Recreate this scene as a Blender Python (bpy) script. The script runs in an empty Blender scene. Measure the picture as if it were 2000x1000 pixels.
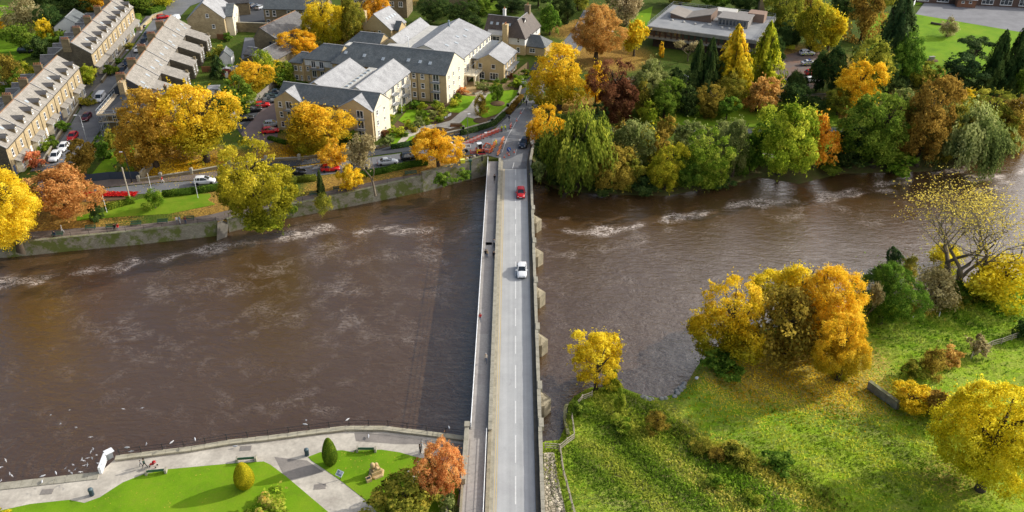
import bpy, math, random
import numpy as np
from mathutils import Vector, Matrix
random.seed(7); RNG = np.random.default_rng(7)
sc = bpy.context.scene
COL = sc.collection
R = math.radians

# ------------------------------------------------------------------ survey helpers (a surveyed spot on the photo -> a point on the ground)
FL = 1700.0; TH = math.atan(1025/1700.0); SN, CS = math.sin(TH), math.cos(TH); CH = 82.0
def G(px, py, z=0.0):
    u = px-1007.0; v = py-500.0; k = (CH-z)/(FL*SN+v*CS)
    return (u*k, (FL*CS-v*SN)*k)
def ppm(X, Y, Z):                       # photo pixels per metre at a point
    return FL/(Y*CS+(CH-Z)*SN)
def lerp(a, b, t): return a+(b-a)*t
def sm(a, b, x):
    t = np.clip((x-a)/(b-a), 0, 1); return t*t*(3-2*t)
WZ = -4.0                               # water level
BN = [(-260,142,-1.2),(-97,142,-1.2)] + [G(px,py,z)+(z,) for px,py,z in
      [(130,466,-1.2),(250,455,-1.2),(415,437,-1.2),(516,411,-1.2),(615,392,-1.1),(730,367,-.7),(825,345,-.3),(950,311,0)]] + \
     [(3.6,177.6,0)] + [G(px,py,z)+(z,) for px,py,z in
      [(1090,366,-3.6),(1180,374,-3.6),(1300,377,-3.6),(1420,356,-3.6),(1480,340,-3.6),(1560,354,-3.6),(1640,334,-3.6),(1800,330,-3.6),(1870,322,-3.6),(1960,288,-3.6),(2000,275,-3.6)]] + [(300,232,-3.6)]
BS = [(-260,66,-2.4),(-90,79.5,-2.4)] + [G(px,py,z)+(z,) for px,py,z in
      [(0,946,-2.4),(195,924,-2.4),(227,895,-2.4),(300,886,-2.4),(375,877,-2.4),(450,864,-2.4),(525,856,-2.4),(600,846,-2.4),(675,837,-2.4),(750,837,-2.4),(825,846,-2.4),(912,857,-2.4)]] + \
     [(3.7,90.0,-2.2)] + [G(px,py,z)+(z,) for px,py,z in
      [(1092,860,-2.6),(1104,832,-2.8),(1103,800,-2.8),(1118,776,-3.2),(1150,758,-3.6),(1210,756,-3.6),(1250,772,-3.7),(1290,780,-3.7),(1318,772,-3.7),(1345,748,-3.7),(1366,712,-3.7),(1420,665,-3.7),(1600,620,-3.7),(1700,602,-3.7),(1800,588,-3.7),(1900,568,-3.7),(2000,540,-3.7)]] + [(300,190,-3.6)]
def bank(B):
    B = sorted(B); return [np.array(c) for c in zip(*B)]
nx, ny, nz = bank(BN); sx_, sy_, sz_ = bank(BS)
def yN(X): return np.interp(X, nx, ny)
def yS(X): return np.interp(X, sx_, sy_)
def wob(X, Y, s=1.0):
    return (np.sin(X*.31*s+1.3)*np.sin(Y*.27*s+.4)+.6*np.sin(X*.83*s+Y*.61*s)+.4*np.sin(X*1.7*s-Y*1.3*s+2))/2
def HN(X, Y):
    d = Y-yN(X); zb = np.interp(X, nx, nz)
    left = zb+(0-zb)*sm(0, 9, d)
    right = zb+(-1.4-zb)*sm(0, 5, d)+1.4*sm(6, 34, d)+.12*wob(X, Y, .5)*sm(2, 8, d)*(1-sm(20, 34, d))
    return np.where(X < 3.6, left, right)
def HS(X, Y):
    d = yS(X)-Y; zb = np.interp(X, sx_, sz_)
    f = sm(4, 9, X)
    right = zb+(-2.2-zb)*sm(0, 4, d)+1.0*sm(8, 45, d)+(.22*wob(X, Y, .6)+.1*wob(X+9, Y*1.3, 1.9))*sm(1, 5, d)
    return np.where(X < 3.6, -2.4, right)
def H(X, Y):
    mid = (yN(X)+yS(X))/2
    return float(np.where(Y > mid, HN(X, np.maximum(Y, yN(X))), HS(X, np.minimum(Y, yS(X)))))
def P(px, py, dz=0.0):                  # ground point (x, y, z)
    z = -1.0
    for _ in range(7):
        X, Y = G(px, py, z); z = H(X, Y)
    X, Y = G(px, py, z+dz)
    return X, Y, z

# ------------------------------------------------------------------ object helpers
def tag(o, label=None, cat=None, group=None, kind=None):
    if label: o['label'] = label
    if cat: o['category'] = cat
    if group: o['group'] = group
    if kind: o['kind'] = kind
    return o
def thing(name, label, cat, loc=(0,0,0), rz=0.0, group=None):
    o = bpy.data.objects.new(name, None); COL.objects.link(o); o.empty_display_size = .5
    o.location = loc; o.rotation_euler = (0,0,rz)
    return tag(o, label, cat, group)
def link(name, me, parent=None, loc=(0,0,0), rot=(0,0,0), scale=(1,1,1)):
    o = bpy.data.objects.new(name, me); COL.objects.link(o)
    if parent: o.parent = parent
    o.location = loc; o.rotation_euler = rot; o.scale = scale
    return o
def kids(o): return [c for c in CH_[o.name]] if o.name in CH_ else []
CH_ = {}
def dup(root, loc, rz, label=None, group=None, scale=None):
    allo = list(root.children)
    r = root.copy(); COL.objects.link(r); r.location = loc; r.rotation_euler = (0,0,rz)
    if scale: r.scale = scale
    if label: r['label'] = label
    if group: r['group'] = group
    for c in allo:
        k = c.copy(); COL.objects.link(k); k.parent = r
        for g in list(c.children):
            q = g.copy(); COL.objects.link(q); q.parent = k
    return r
class MB:
    def __init__(s): s.v = []; s.f = []; s.m = []; s.sm = []
    def add(s, vs, fs, m=0, smooth=False):
        o = len(s.v); s.v += [tuple(p) for p in vs]
        for f in fs: s.f.append([i+o for i in f]); s.m.append(m); s.sm.append(smooth)
        return s
    def box(s, x0, x1, y0, y1, z0, z1, m=0):
        vs = [(x0,y0,z0),(x1,y0,z0),(x1,y1,z0),(x0,y1,z0),(x0,y0,z1),(x1,y0,z1),(x1,y1,z1),(x0,y1,z1)]
        return s.add(vs, [(0,3,2,1),(4,5,6,7),(0,1,5,4),(1,2,6,5),(2,3,7,6),(3,0,4,7)], m)
    def bar(s, a, b, w, h, m=0):        # box beam from a to b
        a = Vector(a); b = Vector(b); d = (b-a).normalized()
        up = Vector((0,0,1)) if abs(d.z) < .95 else Vector((1,0,0))
        x = d.cross(up).normalized()*w/2; y = x.cross(d).normalized()*h/2
        vs = [p+q for p in (a, b) for q in (x+y, -x+y, -x-y, x-y)]
        return s.add(vs, [(0,1,2,3),(7,6,5,4),(0,4,5,1),(1,5,6,2),(2,6,7,3),(3,7,4,0)], m)
    def tube(s, pts, rs, n=6, m=0, smooth=True):
        if not hasattr(rs, '__len__'): rs = [rs]*len(pts)
        pts = [Vector(p) for p in pts]; rings = []; o = len(s.v); vs = []
        for i, p in enumerate(pts):
            d = (pts[min(i+1, len(pts)-1)]-pts[max(i-1, 0)]).normalized()
            up = Vector((0,0,1)) if abs(d.z) < .9 else Vector((1,0,0))
            x = d.cross(up).normalized(); y = d.cross(x)
            for k in range(n):
                a = 2*math.pi*k/n; vs.append(p+(x*math.cos(a)+y*math.sin(a))*rs[i])
        fs = []
        for i in range(len(pts)-1):
            for k in range(n):
                fs.append((i*n+k, i*n+(k+1) % n, (i+1)*n+(k+1) % n, (i+1)*n+k))
        s.add(vs, fs, m, smooth)
        s.add(vs[:n], [tuple(range(n))], m); s.add(vs[-n:], [tuple(reversed(range(n)))], m)
        return s
    def lathe(s, prof, n=12, m=0, c=(0,0,0), smooth=True):
        vs = []; fs = []
        for r, z in prof:
            for k in range(n):
                a = 2*math.pi*k/n; vs.append((c[0]+r*math.cos(a), c[1]+r*math.sin(a), c[2]+z))
        for i in range(len(prof)-1):
            for k in range(n): fs.append((i*n+k, i*n+(k+1) % n, (i+1)*n+(k+1) % n, (i+1)*n+k))
        fs.append(tuple(reversed(range(n)))); fs.append(tuple(range((len(prof)-1)*n, len(prof)*n)))
        return s.add(vs, fs, m, smooth)
    def prism(s, poly, z0, z1, m=0):
        n = len(poly)
        a = sum(poly[i][0]*poly[(i+1) % n][1]-poly[(i+1) % n][0]*poly[i][1] for i in range(n))
        if a < 0: poly = poly[::-1]
        vs = [(x,y,z0) for x,y in poly]+[(x,y,z1) for x,y in poly]
        fs = [tuple(reversed(range(n))), tuple(range(n, 2*n))]+[(i, (i+1) % n, n+(i+1) % n, n+i) for i in range(n)]
        return s.add(vs, fs, m)
    def mesh(s, name, *mats):
        me = bpy.data.meshes.new(name); me.from_pydata(s.v, [], s.f)
        for m in mats: me.materials.append(m)
        me.polygons.foreach_set('material_index', s.m); me.polygons.foreach_set('use_smooth', s.sm)
        me.update(); return me
    def build(s, name, mats, parent=None, **k):
        if not isinstance(mats, (list, tuple)): mats = [mats]
        return link(name, s.mesh(name, *mats), parent, **k)

# ------------------------------------------------------------------ materials
MATS = {}
def nodes(name):
    m = bpy.data.materials.new(name); m.use_nodes = True; nt = m.node_tree; nt.nodes.clear()
    out = nt.nodes.new('ShaderNodeOutputMaterial'); return m, nt, out
def N(nt, t, **kw):
    n = nt.nodes.new(t)
    for k, v in kw.items():
        if k.startswith('i_'): n.inputs[k[2:].replace('_', ' ')].default_value = v
        elif k.startswith('n') and k[1:].isdigit(): n.inputs[int(k[1:])].default_value = v
        else: setattr(n, k, v)
    return n
def c4(c): return (c[0], c[1], c[2], 1)
def noise(nt, scale, detail=4, rough=.6, vec=None, dist=0.0):
    n = N(nt, 'ShaderNodeTexNoise'); n.inputs['Scale'].default_value = scale; n.inputs['Detail'].default_value = detail
    n.inputs['Roughness'].default_value = rough; n.inputs['Distortion'].default_value = dist
    if vec is not None: nt.links.new(vec, n.inputs['Vector'])
    return n.outputs['Fac']
def ramp(nt, fac, stops):
    r = N(nt, 'ShaderNodeValToRGB'); nt.links.new(fac, r.inputs['Fac']); cr = r.color_ramp
    while len(cr.elements) < len(stops): cr.elements.new(.5)
    for e, (p, c) in zip(cr.elements, stops): e.position = p; e.color = c4(c) if len(c) == 3 else c
    return r.outputs['Color']
def mix(nt, fac, a, b, mode='MIX'):
    n = N(nt, 'ShaderNodeMix', data_type='RGBA', blend_type=mode)
    for s, v in ((n.inputs[0], fac), (n.inputs[6], a), (n.inputs[7], b)):
        if isinstance(v, (int, float)): s.default_value = v
        elif isinstance(v, tuple): s.default_value = c4(v)
        else: nt.links.new(v, s)
    return n.outputs[2]
def math_(nt, op, a, b=0.0, clamp=False):
    n = N(nt, 'ShaderNodeMath', operation=op, use_clamp=clamp)
    for i, v in ((0, a), (1, b)):
        if isinstance(v, (int, float)): n.inputs[i].default_value = v
        else: nt.links.new(v, n.inputs[i])
    return n.outputs[0]
def finish(nt, out, col, rough=.8, spec=.3, bump=None, bs=.3, bd=.05, metal=0, emit=None):
    b = N(nt, 'ShaderNodeBsdfPrincipled')
    if isinstance(col, tuple): b.inputs['Base Color'].default_value = c4(col)
    else: nt.links.new(col, b.inputs['Base Color'])
    if isinstance(rough, (int, float)): b.inputs['Roughness'].default_value = rough
    else: nt.links.new(rough, b.inputs['Roughness'])
    b.inputs['Specular IOR Level'].default_value = spec; b.inputs['Metallic'].default_value = metal
    if bump is not None:
        n = N(nt, 'ShaderNodeBump'); n.inputs['Strength'].default_value = bs; n.inputs['Distance'].default_value = bd
        nt.links.new(bump, n.inputs['Height']); nt.links.new(n.outputs[0], b.inputs['Normal'])
    nt.links.new(b.outputs[0], out.inputs[0]); return b
def coord(nt, kind='Object'):
    return N(nt, 'ShaderNodeTexCoord').outputs[kind]
def scaled(nt, vec, s, rot=0):
    m = N(nt, 'ShaderNodeMapping'); m.inputs['Scale'].default_value = s; m.inputs['Rotation'].default_value = (0,0,rot)
    nt.links.new(vec, m.inputs['Vector']); return m.outputs[0]
def simple(name, c, c2=None, scale=2.0, rough=.8, spec=.3, bump=.2, world=False, metal=0, fine=25):
    if name in MATS: return MATS[name]
    m, nt, out = nodes(name)
    v = N(nt, 'ShaderNodeNewGeometry').outputs['Position'] if world else coord(nt)
    if c2 is None: c2 = tuple(x*.75 for x in c)
    a = noise(nt, scale, 6, .65, v); b = noise(nt, fine, 3, .7, v)
    col = mix(nt, ramp(nt, a, [(.35, (0,0,0)), (.65, (1,1,1))]), c, c2)
    col = mix(nt, .35, col, ramp(nt, b, [(.3, (.35,.35,.35)), (.7, (1,1,1))]), 'MULTIPLY')
    finish(nt, out, col, rough, spec, b if bump else None, bump, .03, metal)
    MATS[name] = m; return m
def paint(name, c, rough=.25, metal=0, spec=.5):
    if name in MATS: return MATS[name]
    m, nt, out = nodes(name)
    v = coord(nt); a = noise(nt, 1.5, 4, .6, v)
    col = mix(nt, a, c, tuple(x*.82 for x in c))
    b = finish(nt, out, col, rough, spec, metal=metal)
    MATS[name] = m; return m
def masonry(name, c1, c2, mortar, bw=.45, bh=.2, world=False, moss=None, bump=.5, var=1.0):
    """coursed stone: brick pattern picked by the face's own direction"""
    if name in MATS: return MATS[name]
    m, nt, out = nodes(name)
    tc = coord(nt); sep = N(nt, 'ShaderNodeSeparateXYZ'); nt.links.new(tc, sep.inputs[0])
    s = math_(nt, 'ADD', sep.outputs[0], sep.outputs[1])
    cmb = N(nt, 'ShaderNodeCombineXYZ'); nt.links.new(s, cmb.inputs[0]); nt.links.new(sep.outputs[2], cmb.inputs[1])
    br = N(nt, 'ShaderNodeTexBrick'); nt.links.new(cmb.outputs[0], br.inputs['Vector'])
    br.inputs['Color1'].default_value = c4(c1); br.inputs['Color2'].default_value = c4(c2); br.inputs['Mortar'].default_value = c4(mortar)
    br.inputs['Scale'].default_value = 1; br.inputs['Brick Width'].default_value = bw; br.inputs['Row Height'].default_value = bh
    br.inputs['Mortar Size'].default_value = .018; br.inputs['Bias'].default_value = -.1
    n1 = noise(nt, .45, 5, .65, tc)
    col = mix(nt, .6*var, br.outputs['Color'], ramp(nt, n1, [(.3, (.45,.42,.4)), (.65, (1,1,1))]), 'MULTIPLY')
    if moss:
        n2 = noise(nt, .35, 6, .7, tc); col = mix(nt, ramp(nt, n2, [(.47, (0,0,0)), (.56, (.9,.9,.9))]), col, moss)
    n3 = noise(nt, 9, 4, .7, tc); col = mix(nt, .3, col, ramp(nt, n3, [(.3, (.5,.5,.5)), (.7, (1,1,1))]), 'MULTIPLY')
    finish(nt, out, col, .9, .2, br.outputs['Fac'], -bump, .02)
    MATS[name] = m; return m
def roofing(name, c1, c2, lichen=None, rw=.35, rh=.28):
    """slates in courses running along the object's longer roof direction; stained"""
    if name in MATS: return MATS[name]
    m, nt, out = nodes(name)
    tc = coord(nt, 'UV'); pos = coord(nt)
    br = N(nt, 'ShaderNodeTexBrick'); nt.links.new(tc, br.inputs['Vector'])
    br.inputs['Color1'].default_value = c4(c1); br.inputs['Color2'].default_value = c4(c2); br.inputs['Mortar'].default_value = c4(tuple(x*.4 for x in c1))
    br.inputs['Scale'].default_value = 1; br.inputs['Brick Width'].default_value = rw; br.inputs['Row Height'].default_value = rh
    br.inputs['Mortar Size'].default_value = .012
    n1 = noise(nt, .5, 6, .7, scaled(nt, pos, (1,1,1))); n2 = noise(nt, 2.5, 5, .7, pos)
    col = mix(nt, .75, br.outputs['Color'], ramp(nt, n1, [(.3, (.5,.5,.5)), (.68, (1.0,1.0,1.0))]), 'MULTIPLY')
    col = mix(nt, .4, col, ramp(nt, n2, [(.3, (.55,.55,.55)), (.7, (1,1,1))]), 'MULTIPLY')
    if lichen: col = mix(nt, ramp(nt, noise(nt, .8, 6, .75, pos), [(.5, (0,0,0)), (.62, (.7,.7,.7))]), col, lichen)
    finish(nt, out, col, .65, .4, br.outputs['Fac'], -.4, .02)
    MATS[name] = m; return m
def leaf(name, c1, c2, c3, low=None, trans=.5):
    """c1 darker leaves (dealt at random), c2 main, c3 bright tips; low = colour the crown turns to near its foot"""
    if name in MATS: return MATS[name]
    m, nt, out = nodes(name)
    at = N(nt, 'ShaderNodeAttribute', attribute_name='tint'); sep = N(nt, 'ShaderNodeSeparateColor'); nt.links.new(at.outputs['Color'], sep.inputs[0])
    oi = N(nt, 'ShaderNodeObjectInfo')
    f = math_(nt, 'ADD', math_(nt, 'MULTIPLY', sep.outputs[0], .6), math_(nt, 'MULTIPLY', sep.outputs[1], .4))
    col = ramp(nt, f, [(.12, c1), (.48, c2), (.85, c3)])
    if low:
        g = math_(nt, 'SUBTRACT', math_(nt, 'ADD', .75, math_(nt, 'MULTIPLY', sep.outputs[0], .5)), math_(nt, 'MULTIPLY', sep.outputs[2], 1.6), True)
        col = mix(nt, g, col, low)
    hs = N(nt, 'ShaderNodeHueSaturation'); nt.links.new(col, hs.inputs['Color'])
    nt.links.new(math_(nt, 'ADD', .485, math_(nt, 'MULTIPLY', oi.outputs['Random'], .03)), hs.inputs['Hue'])
    nt.links.new(math_(nt, 'ADD', .85, math_(nt, 'MULTIPLY', sep.outputs[1], .3)), hs.inputs['Value'])
    d = N(nt, 'ShaderNodeBsdfDiffuse'); t = N(nt, 'ShaderNodeBsdfTranslucent'); mx = N(nt, 'ShaderNodeMixShader')
    nt.links.new(hs.outputs[0], d.inputs[0]); nt.links.new(hs.outputs[0], t.inputs[0]); mx.inputs[0].default_value = trans
    nt.links.new(d.outputs[0], mx.inputs[1]); nt.links.new(t.outputs[0], mx.inputs[2]); nt.links.new(mx.outputs[0], out.inputs[0])
    MATS[name] = m; return m
LEAF = {
 'gold':   leaf('leaf_gold', (.52,.33,.015), (.90,.62,.03), (1.0,.80,.09)),
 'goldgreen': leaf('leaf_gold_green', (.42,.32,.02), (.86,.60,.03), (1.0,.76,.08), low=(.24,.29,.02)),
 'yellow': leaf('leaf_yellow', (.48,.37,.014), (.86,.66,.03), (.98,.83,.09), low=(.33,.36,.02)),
 'lime':   leaf('leaf_lime', (.13,.21,.015), (.36,.45,.035), (.70,.68,.08)),
 'yelgreen': leaf('leaf_yellow_green', (.17,.21,.015), (.46,.47,.035), (.84,.74,.07)),
 'orange': leaf('leaf_orange', (.48,.25,.015), (.88,.50,.04), (1.0,.64,.10)),
 'rust':   leaf('leaf_rust', (.34,.18,.04), (.66,.38,.10), (.84,.55,.18)),
 'copper': leaf('leaf_copper', (.10,.045,.02), (.24,.11,.05), (.42,.22,.09)),
 'brown':  leaf('leaf_brown', (.15,.10,.02), (.36,.26,.045), (.60,.42,.08)),
 'olive':  leaf('leaf_olive', (.12,.14,.018), (.31,.33,.045), (.62,.53,.08)),
 'green':  leaf('leaf_green', (.06,.115,.016), (.15,.26,.03), (.32,.42,.06)),
 'bright': leaf('leaf_bright_green', (.08,.15,.016), (.23,.35,.03), (.50,.53,.08)),
 'dark':   leaf('leaf_dark', (.026,.054,.018), (.065,.115,.03), (.14,.20,.05), trans=.25),
 'pine':   leaf('leaf_pine', (.03,.065,.024), (.07,.125,.04), (.14,.20,.07), trans=.25),
 'greygreen': leaf('leaf_grey_green', (.12,.16,.045), (.28,.33,.09), (.48,.49,.18)),
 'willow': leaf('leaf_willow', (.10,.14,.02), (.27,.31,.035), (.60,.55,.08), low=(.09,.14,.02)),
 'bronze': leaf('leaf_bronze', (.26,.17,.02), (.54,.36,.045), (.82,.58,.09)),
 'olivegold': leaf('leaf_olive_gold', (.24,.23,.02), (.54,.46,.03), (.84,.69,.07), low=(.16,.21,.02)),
 'pale':   leaf('leaf_pale_yellow', (.50,.40,.06), (.80,.64,.10), (.95,.82,.22), trans=.5),
 'twig':   leaf('leaf_twig', (.24,.19,.08), (.42,.35,.17), (.60,.51,.28)),
 'pink':   leaf('leaf_pink', (.45,.15,.05), (.80,.33,.14), (.92,.50,.20)),
 'topiary': leaf('leaf_topiary', (.05,.10,.012), (.14,.22,.02), (.26,.32,.03), trans=.2),
 'topgold': leaf('leaf_golden_topiary', (.22,.24,.012), (.50,.48,.02), (.80,.70,.03), trans=.2),
 'flower': leaf('leaf_flower', (.14,.26,.02), (.34,.50,.04), (.82,.66,.16)),
}
BARK = simple('bark', (.11,.085,.06), (.05,.04,.03), 3, .95, .1, .6)
BARKL = simple('bark_light', (.26,.22,.16), (.14,.11,.08), 3, .95, .1, .5)
# ------------------------------------------------------------------ foliage shapes (each crown fits a unit ball; tree scale gives its size)
def cards(name, c, nrm, size, tint, elong=1.0, vert=False, core=None):
    n = len(c); r = RNG.normal(size=(n,3))
    if vert: r = r*.25+np.array([0,0,1.0])
    t = np.cross(nrm, r); t /= np.linalg.norm(t, axis=1)[:,None]+1e-9
    b = np.cross(nrm, t); b /= np.linalg.norm(b, axis=1)[:,None]+1e-9
    s = (size*(.65+.7*RNG.random(n)))[:,None]*.5
    fold = nrm*s*.35
    V = np.empty((n,4,3)); V[:,0] = c-b*s*elong; V[:,1] = c+t*s*.75+fold; V[:,2] = c+b*s*elong; V[:,3] = c-t*s*.75+fold
    V = V.reshape(-1,3); nf = n; cv = cf = None
    me = bpy.data.meshes.new(name)
    if core is not None:
        cv, cf = core; base = len(V); V = np.vstack([V, cv])
    me.vertices.add(len(V)); me.vertices.foreach_set('co', V.astype(np.float32).ravel())
    nq = n+(len(cf) if cf is not None else 0)
    idx = np.arange(4*n)
    if cf is not None: idx = np.concatenate([idx, (np.array(cf)+base).ravel()])
    me.loops.add(len(idx)); me.loops.foreach_set('vertex_index', idx.astype(np.int32))
    me.polygons.add(nq); me.polygons.foreach_set('loop_start', (np.arange(nq)*4).astype(np.int32)); me.polygons.foreach_set('loop_total', np.full(nq, 4, np.int32))
    me.update(calc_edges=True)
    a = me.color_attributes.new('tint', 'FLOAT_COLOR', 'POINT')
    C = np.ones((len(V),4)); C[:4*n,:3] = np.repeat(tint, 4, axis=0)
    if cf is not None: C[4*n:,:3] = (.15,.2,.5)
    a.data.foreach_set('color', C.astype(np.float32).ravel())
    me.materials.append(LEAF['gold'])
    return me
def ballcore(rx, rz, z0=0, n=10, m=14, f=None):
    vs = []; fs = []
    for i in range(n+1):
        p = math.pi*i/n
        for k in range(m):
            a = 2*math.pi*k/m; rr = rx*math.sin(p)*(f(math.cos(p)) if f else 1)
            vs.append((rr*math.cos(a), rr*math.sin(a), z0-rz*math.cos(p)))
    for i in range(n):
        for k in range(m): fs.append((i*m+k, i*m+(k+1) % m, (i+1)*m+(k+1) % m, (i+1)*m+k))
    return np.array(vs), fs
def crown_broad(seed, nc, nl, lf, flat=.0, dens=1.0, lumpy=.18, ragged=.0):
    g = np.random.default_rng(seed)
    # the crown is several leaning lobes; leaf clumps sit on the lobes' outer skins
    nl_ = 9; ld = g.normal(size=(nl_,3)); ld /= np.linalg.norm(ld, axis=1)[:,None]; lc = ld*(.34+.30*g.random(nl_))[:,None]; lc[:,2] = lc[:,2]*.95-.02; lc[0] = (0,0,.42); lr = .30+.22*g.random(nl_)
    li = g.integers(0, nl_, nc*3); e0 = g.normal(size=(nc*3,3)); e0 /= np.linalg.norm(e0, axis=1)[:,None]
    cand = lc[li]+e0*(lr[li]*(.72+.28*g.random(nc*3)))[:,None]
    dd = np.linalg.norm(cand[:,None,:]-lc[None], axis=2)/lr[None]; order = np.argsort(-(dd.min(axis=1)+.25*g.random(nc*3))); cc = cand[order[:nc]]
    cc *= (1/np.percentile(np.linalg.norm(cc[:,:2], axis=1), 97))*.86; cc[:,2] = np.clip(cc[:,2], -.86, .9)
    d = cc/(np.linalg.norm(cc, axis=1)[:,None]+1e-6)
    cr = (.07+.11*g.random(nc))*(1.0 if nc > 100 else 1.35 if nc > 60 else 1.8)*(1 if nc < 200 else .66)
    ct = g.random(nc)
    w = cr**2; k = g.choice(nc, nl, p=w/w.sum())
    e = g.normal(size=(nl,3)); e /= np.linalg.norm(e, axis=1)[:,None]
    e = e+.55*d[k]+np.array([0,0,.25]); e /= np.linalg.norm(e, axis=1)[:,None]
    rr = cr[k]*(.62+.45*g.random(nl)+ragged*g.random(nl)**3*1.6)
    c = cc[k]+e*rr[:,None]*np.array([1,1,.85])
    ns = nl//25; u_ = g.integers(0, nc, ns); c[-ns:] = cc[u_]+d[u_]*(cr[u_]*(.9+1.1*g.random(ns)))[:,None]+g.normal(size=(ns,3))*.018   # stray shoots
    # a tenth of the leaves fill the inside
    ni = nl//9; q = g.normal(size=(ni,3)); q /= np.linalg.norm(q, axis=1)[:,None]; c[:ni] = q*(.55*g.random(ni)**.5)[:,None]
    nrm = e*.7+g.normal(size=(nl,3))*.5; nrm /= np.linalg.norm(nrm, axis=1)[:,None]
    tint = np.stack([ct[k], g.random(nl), (c[:,2]+1)/2], 1)
    return cards('crown', c, nrm, np.full(nl, lf), tint, 1.15)
def crown_conifer(seed, nl, lf, power=.85, tiers=11, rad=.95, arm=.2):
    g = np.random.default_rng(seed)
    t = g.random(nl)**.62; z = 1-2*t            # more leaves low
    tier = np.round(t*tiers)/tiers; R0 = rad*(t**power)
    a = g.random(nl)*2*math.pi
    arms = .80+arm*np.sin(a*5+tier*37)+.7*arm*np.sin(a*11+tier*17)
    drop = (t-tier)*tiers
    r = R0*arms*(.55+.45*g.random(nl)**.4)*(1-.18*np.abs(drop))
    c = np.stack([r*np.cos(a), r*np.sin(a), z-.06*r], 1)
    nrm = np.stack([np.cos(a), np.sin(a), np.full(nl, .7)], 1)+g.normal(size=(nl,3))*.45; nrm /= np.linalg.norm(nrm, axis=1)[:,None]
    tint = np.stack([(np.sin(a*3+tier*9)+1)/2, g.random(nl), (z+1)/2], 1)
    return cards('crown', c, nrm, np.full(nl, lf), tint, 1.5)
def crown_willow(seed, nstr, per, lf):
    g = np.random.default_rng(seed); C = []; T = []; Nn = []
    cl = g.normal(size=(46,3)); cl[:,2] = np.abs(cl[:,2])+.1; cl /= np.linalg.norm(cl, axis=1)[:,None]; crr = .50+.42*g.random(46); cln = .35+.8*g.random(46)
    for i in range(nstr):
        q_ = g.integers(0, 46); d = cl[q_]+g.normal(size=3)*.13; r = crr[q_]
        p = d*r*np.array([1,1,.95]); out = d[:2]/(np.linalg.norm(d[:2])+.01); L = cln[q_]*(.6+.5*g.random())*(.7+p[2]); L = min(L, p[2]+1.0)
        tt = (q_*.37) % 1
        for q in range(per):
            s = q/per; x = p[:2]+out*(.16*math.sin(s*2))+g.normal(size=2)*.028
            C.append((x[0], x[1], p[2]-L*s)); T.append((tt, g.random(), (p[2]-L*s+1)/2)); Nn.append((out[0]+g.normal()*.55, out[1]+g.normal()*.55, .45))
    C = np.array(C); Nn = np.array(Nn); Nn /= np.linalg.norm(Nn, axis=1)[:,None]
    return cards('crown', C, Nn, np.full(len(C), lf), np.array(T), 1.5, vert=True)
def crown_topiary(seed, nl, lf, cone=False):
    g = np.random.default_rng(seed); d = g.normal(size=(nl,3)); d /= np.linalg.norm(d, axis=1)[:,None]
    sh = (lambda z: 1-.38*(z+1)/2*1.25) if cone else (lambda z: 1-.06*z)
    k = sh(d[:,2]); c = np.stack([d[:,0]*k, d[:,1]*k, d[:,2]], 1)*(.955+.045*g.random(nl))[:,None]
    nrm = d+g.normal(size=(nl,3))*.3; nrm /= np.linalg.norm(nrm, axis=1)[:,None]
    tint = np.stack([.3+.4*(np.sin(9*d[:,0]+7*d[:,2])+1)/2, g.random(nl), (d[:,2]+1)/2], 1)
    return cards('crown', c, nrm, np.full(nl, lf), tint, 1.1, core=ballcore(.95, .95, f=lambda z: sh(-z)))
def crown_umbrella(seed, nl, lf):
    g = np.random.default_rng(seed); nc = 26
    cx = g.uniform(-.75, .75, nc); cy = g.uniform(-.75, .75, nc); cz = np.where(g.random(nc) < .5, .7, -.1)+g.normal(size=nc)*.1
    k = g.integers(0, nc, nl); e = g.normal(size=(nl,3)); e /= np.linalg.norm(e, axis=1)[:,None]; e[:,2] = np.abs(e[:,2])
    c = np.stack([cx[k], cy[k], cz[k]], 1)+e*np.array([.28,.28,.22])*(.6+.4*g.random(nl))[:,None]
    nrm = e+g.normal(size=(nl,3))*.4; nrm /= np.linalg.norm(nrm, axis=1)[:,None]
    return cards('crown', c, nrm, np.full(nl, lf), np.stack([g.random(nc)[k], g.random(nl), (c[:,2]+1)/2], 1), 1.3)
def branches(seed, levels=5, spread=.55, trunks=1, r0=.05, fork=.16, sub=3, keep=1.0):
    """bare limbs in a unit frame: root at z=-1-ish, tips near the unit ball; returns MB and tips"""
    g = random.Random(seed); mb = MB(); tips = []
    def grow(p, d, L, r, lv):
        pts = [p]; rs = [r]; q = p
        for i in range(3):
            d = (d+Vector((g.gauss(0,.16), g.gauss(0,.16), g.gauss(0,.10)+.05))).normalized(); q = q+d*L/3; pts.append(q); rs.append(r*(1-.2*(i+1)/1.6))
        mb.tube(pts, rs, 5 if lv > 1 else 3)
        if lv == 0: tips.append(q); return
        for k in range(sub):
            a = g.uniform(0, 6.28); w = spread*(.7+.6*g.random())
            n = (d+Vector((math.cos(a)*w, math.sin(a)*w, g.uniform(-.2,.35)*w))).normalized()
            s = pts[-1] if k < 2 else pts[2]
            if g.random() < keep or k == 0: grow(s, n, L*(.68+.16*g.random()), rs[-1]*.72, lv-1)
    for k in range(trunks):
        a = 6.28*k/trunks; lean = 0 if trunks == 1 else .4
        grow(Vector((0,0,-1.0)), Vector((math.cos(a)*lean, math.sin(a)*lean, 1)).normalized(), .52, r0, levels)
    return mb, tips
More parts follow.
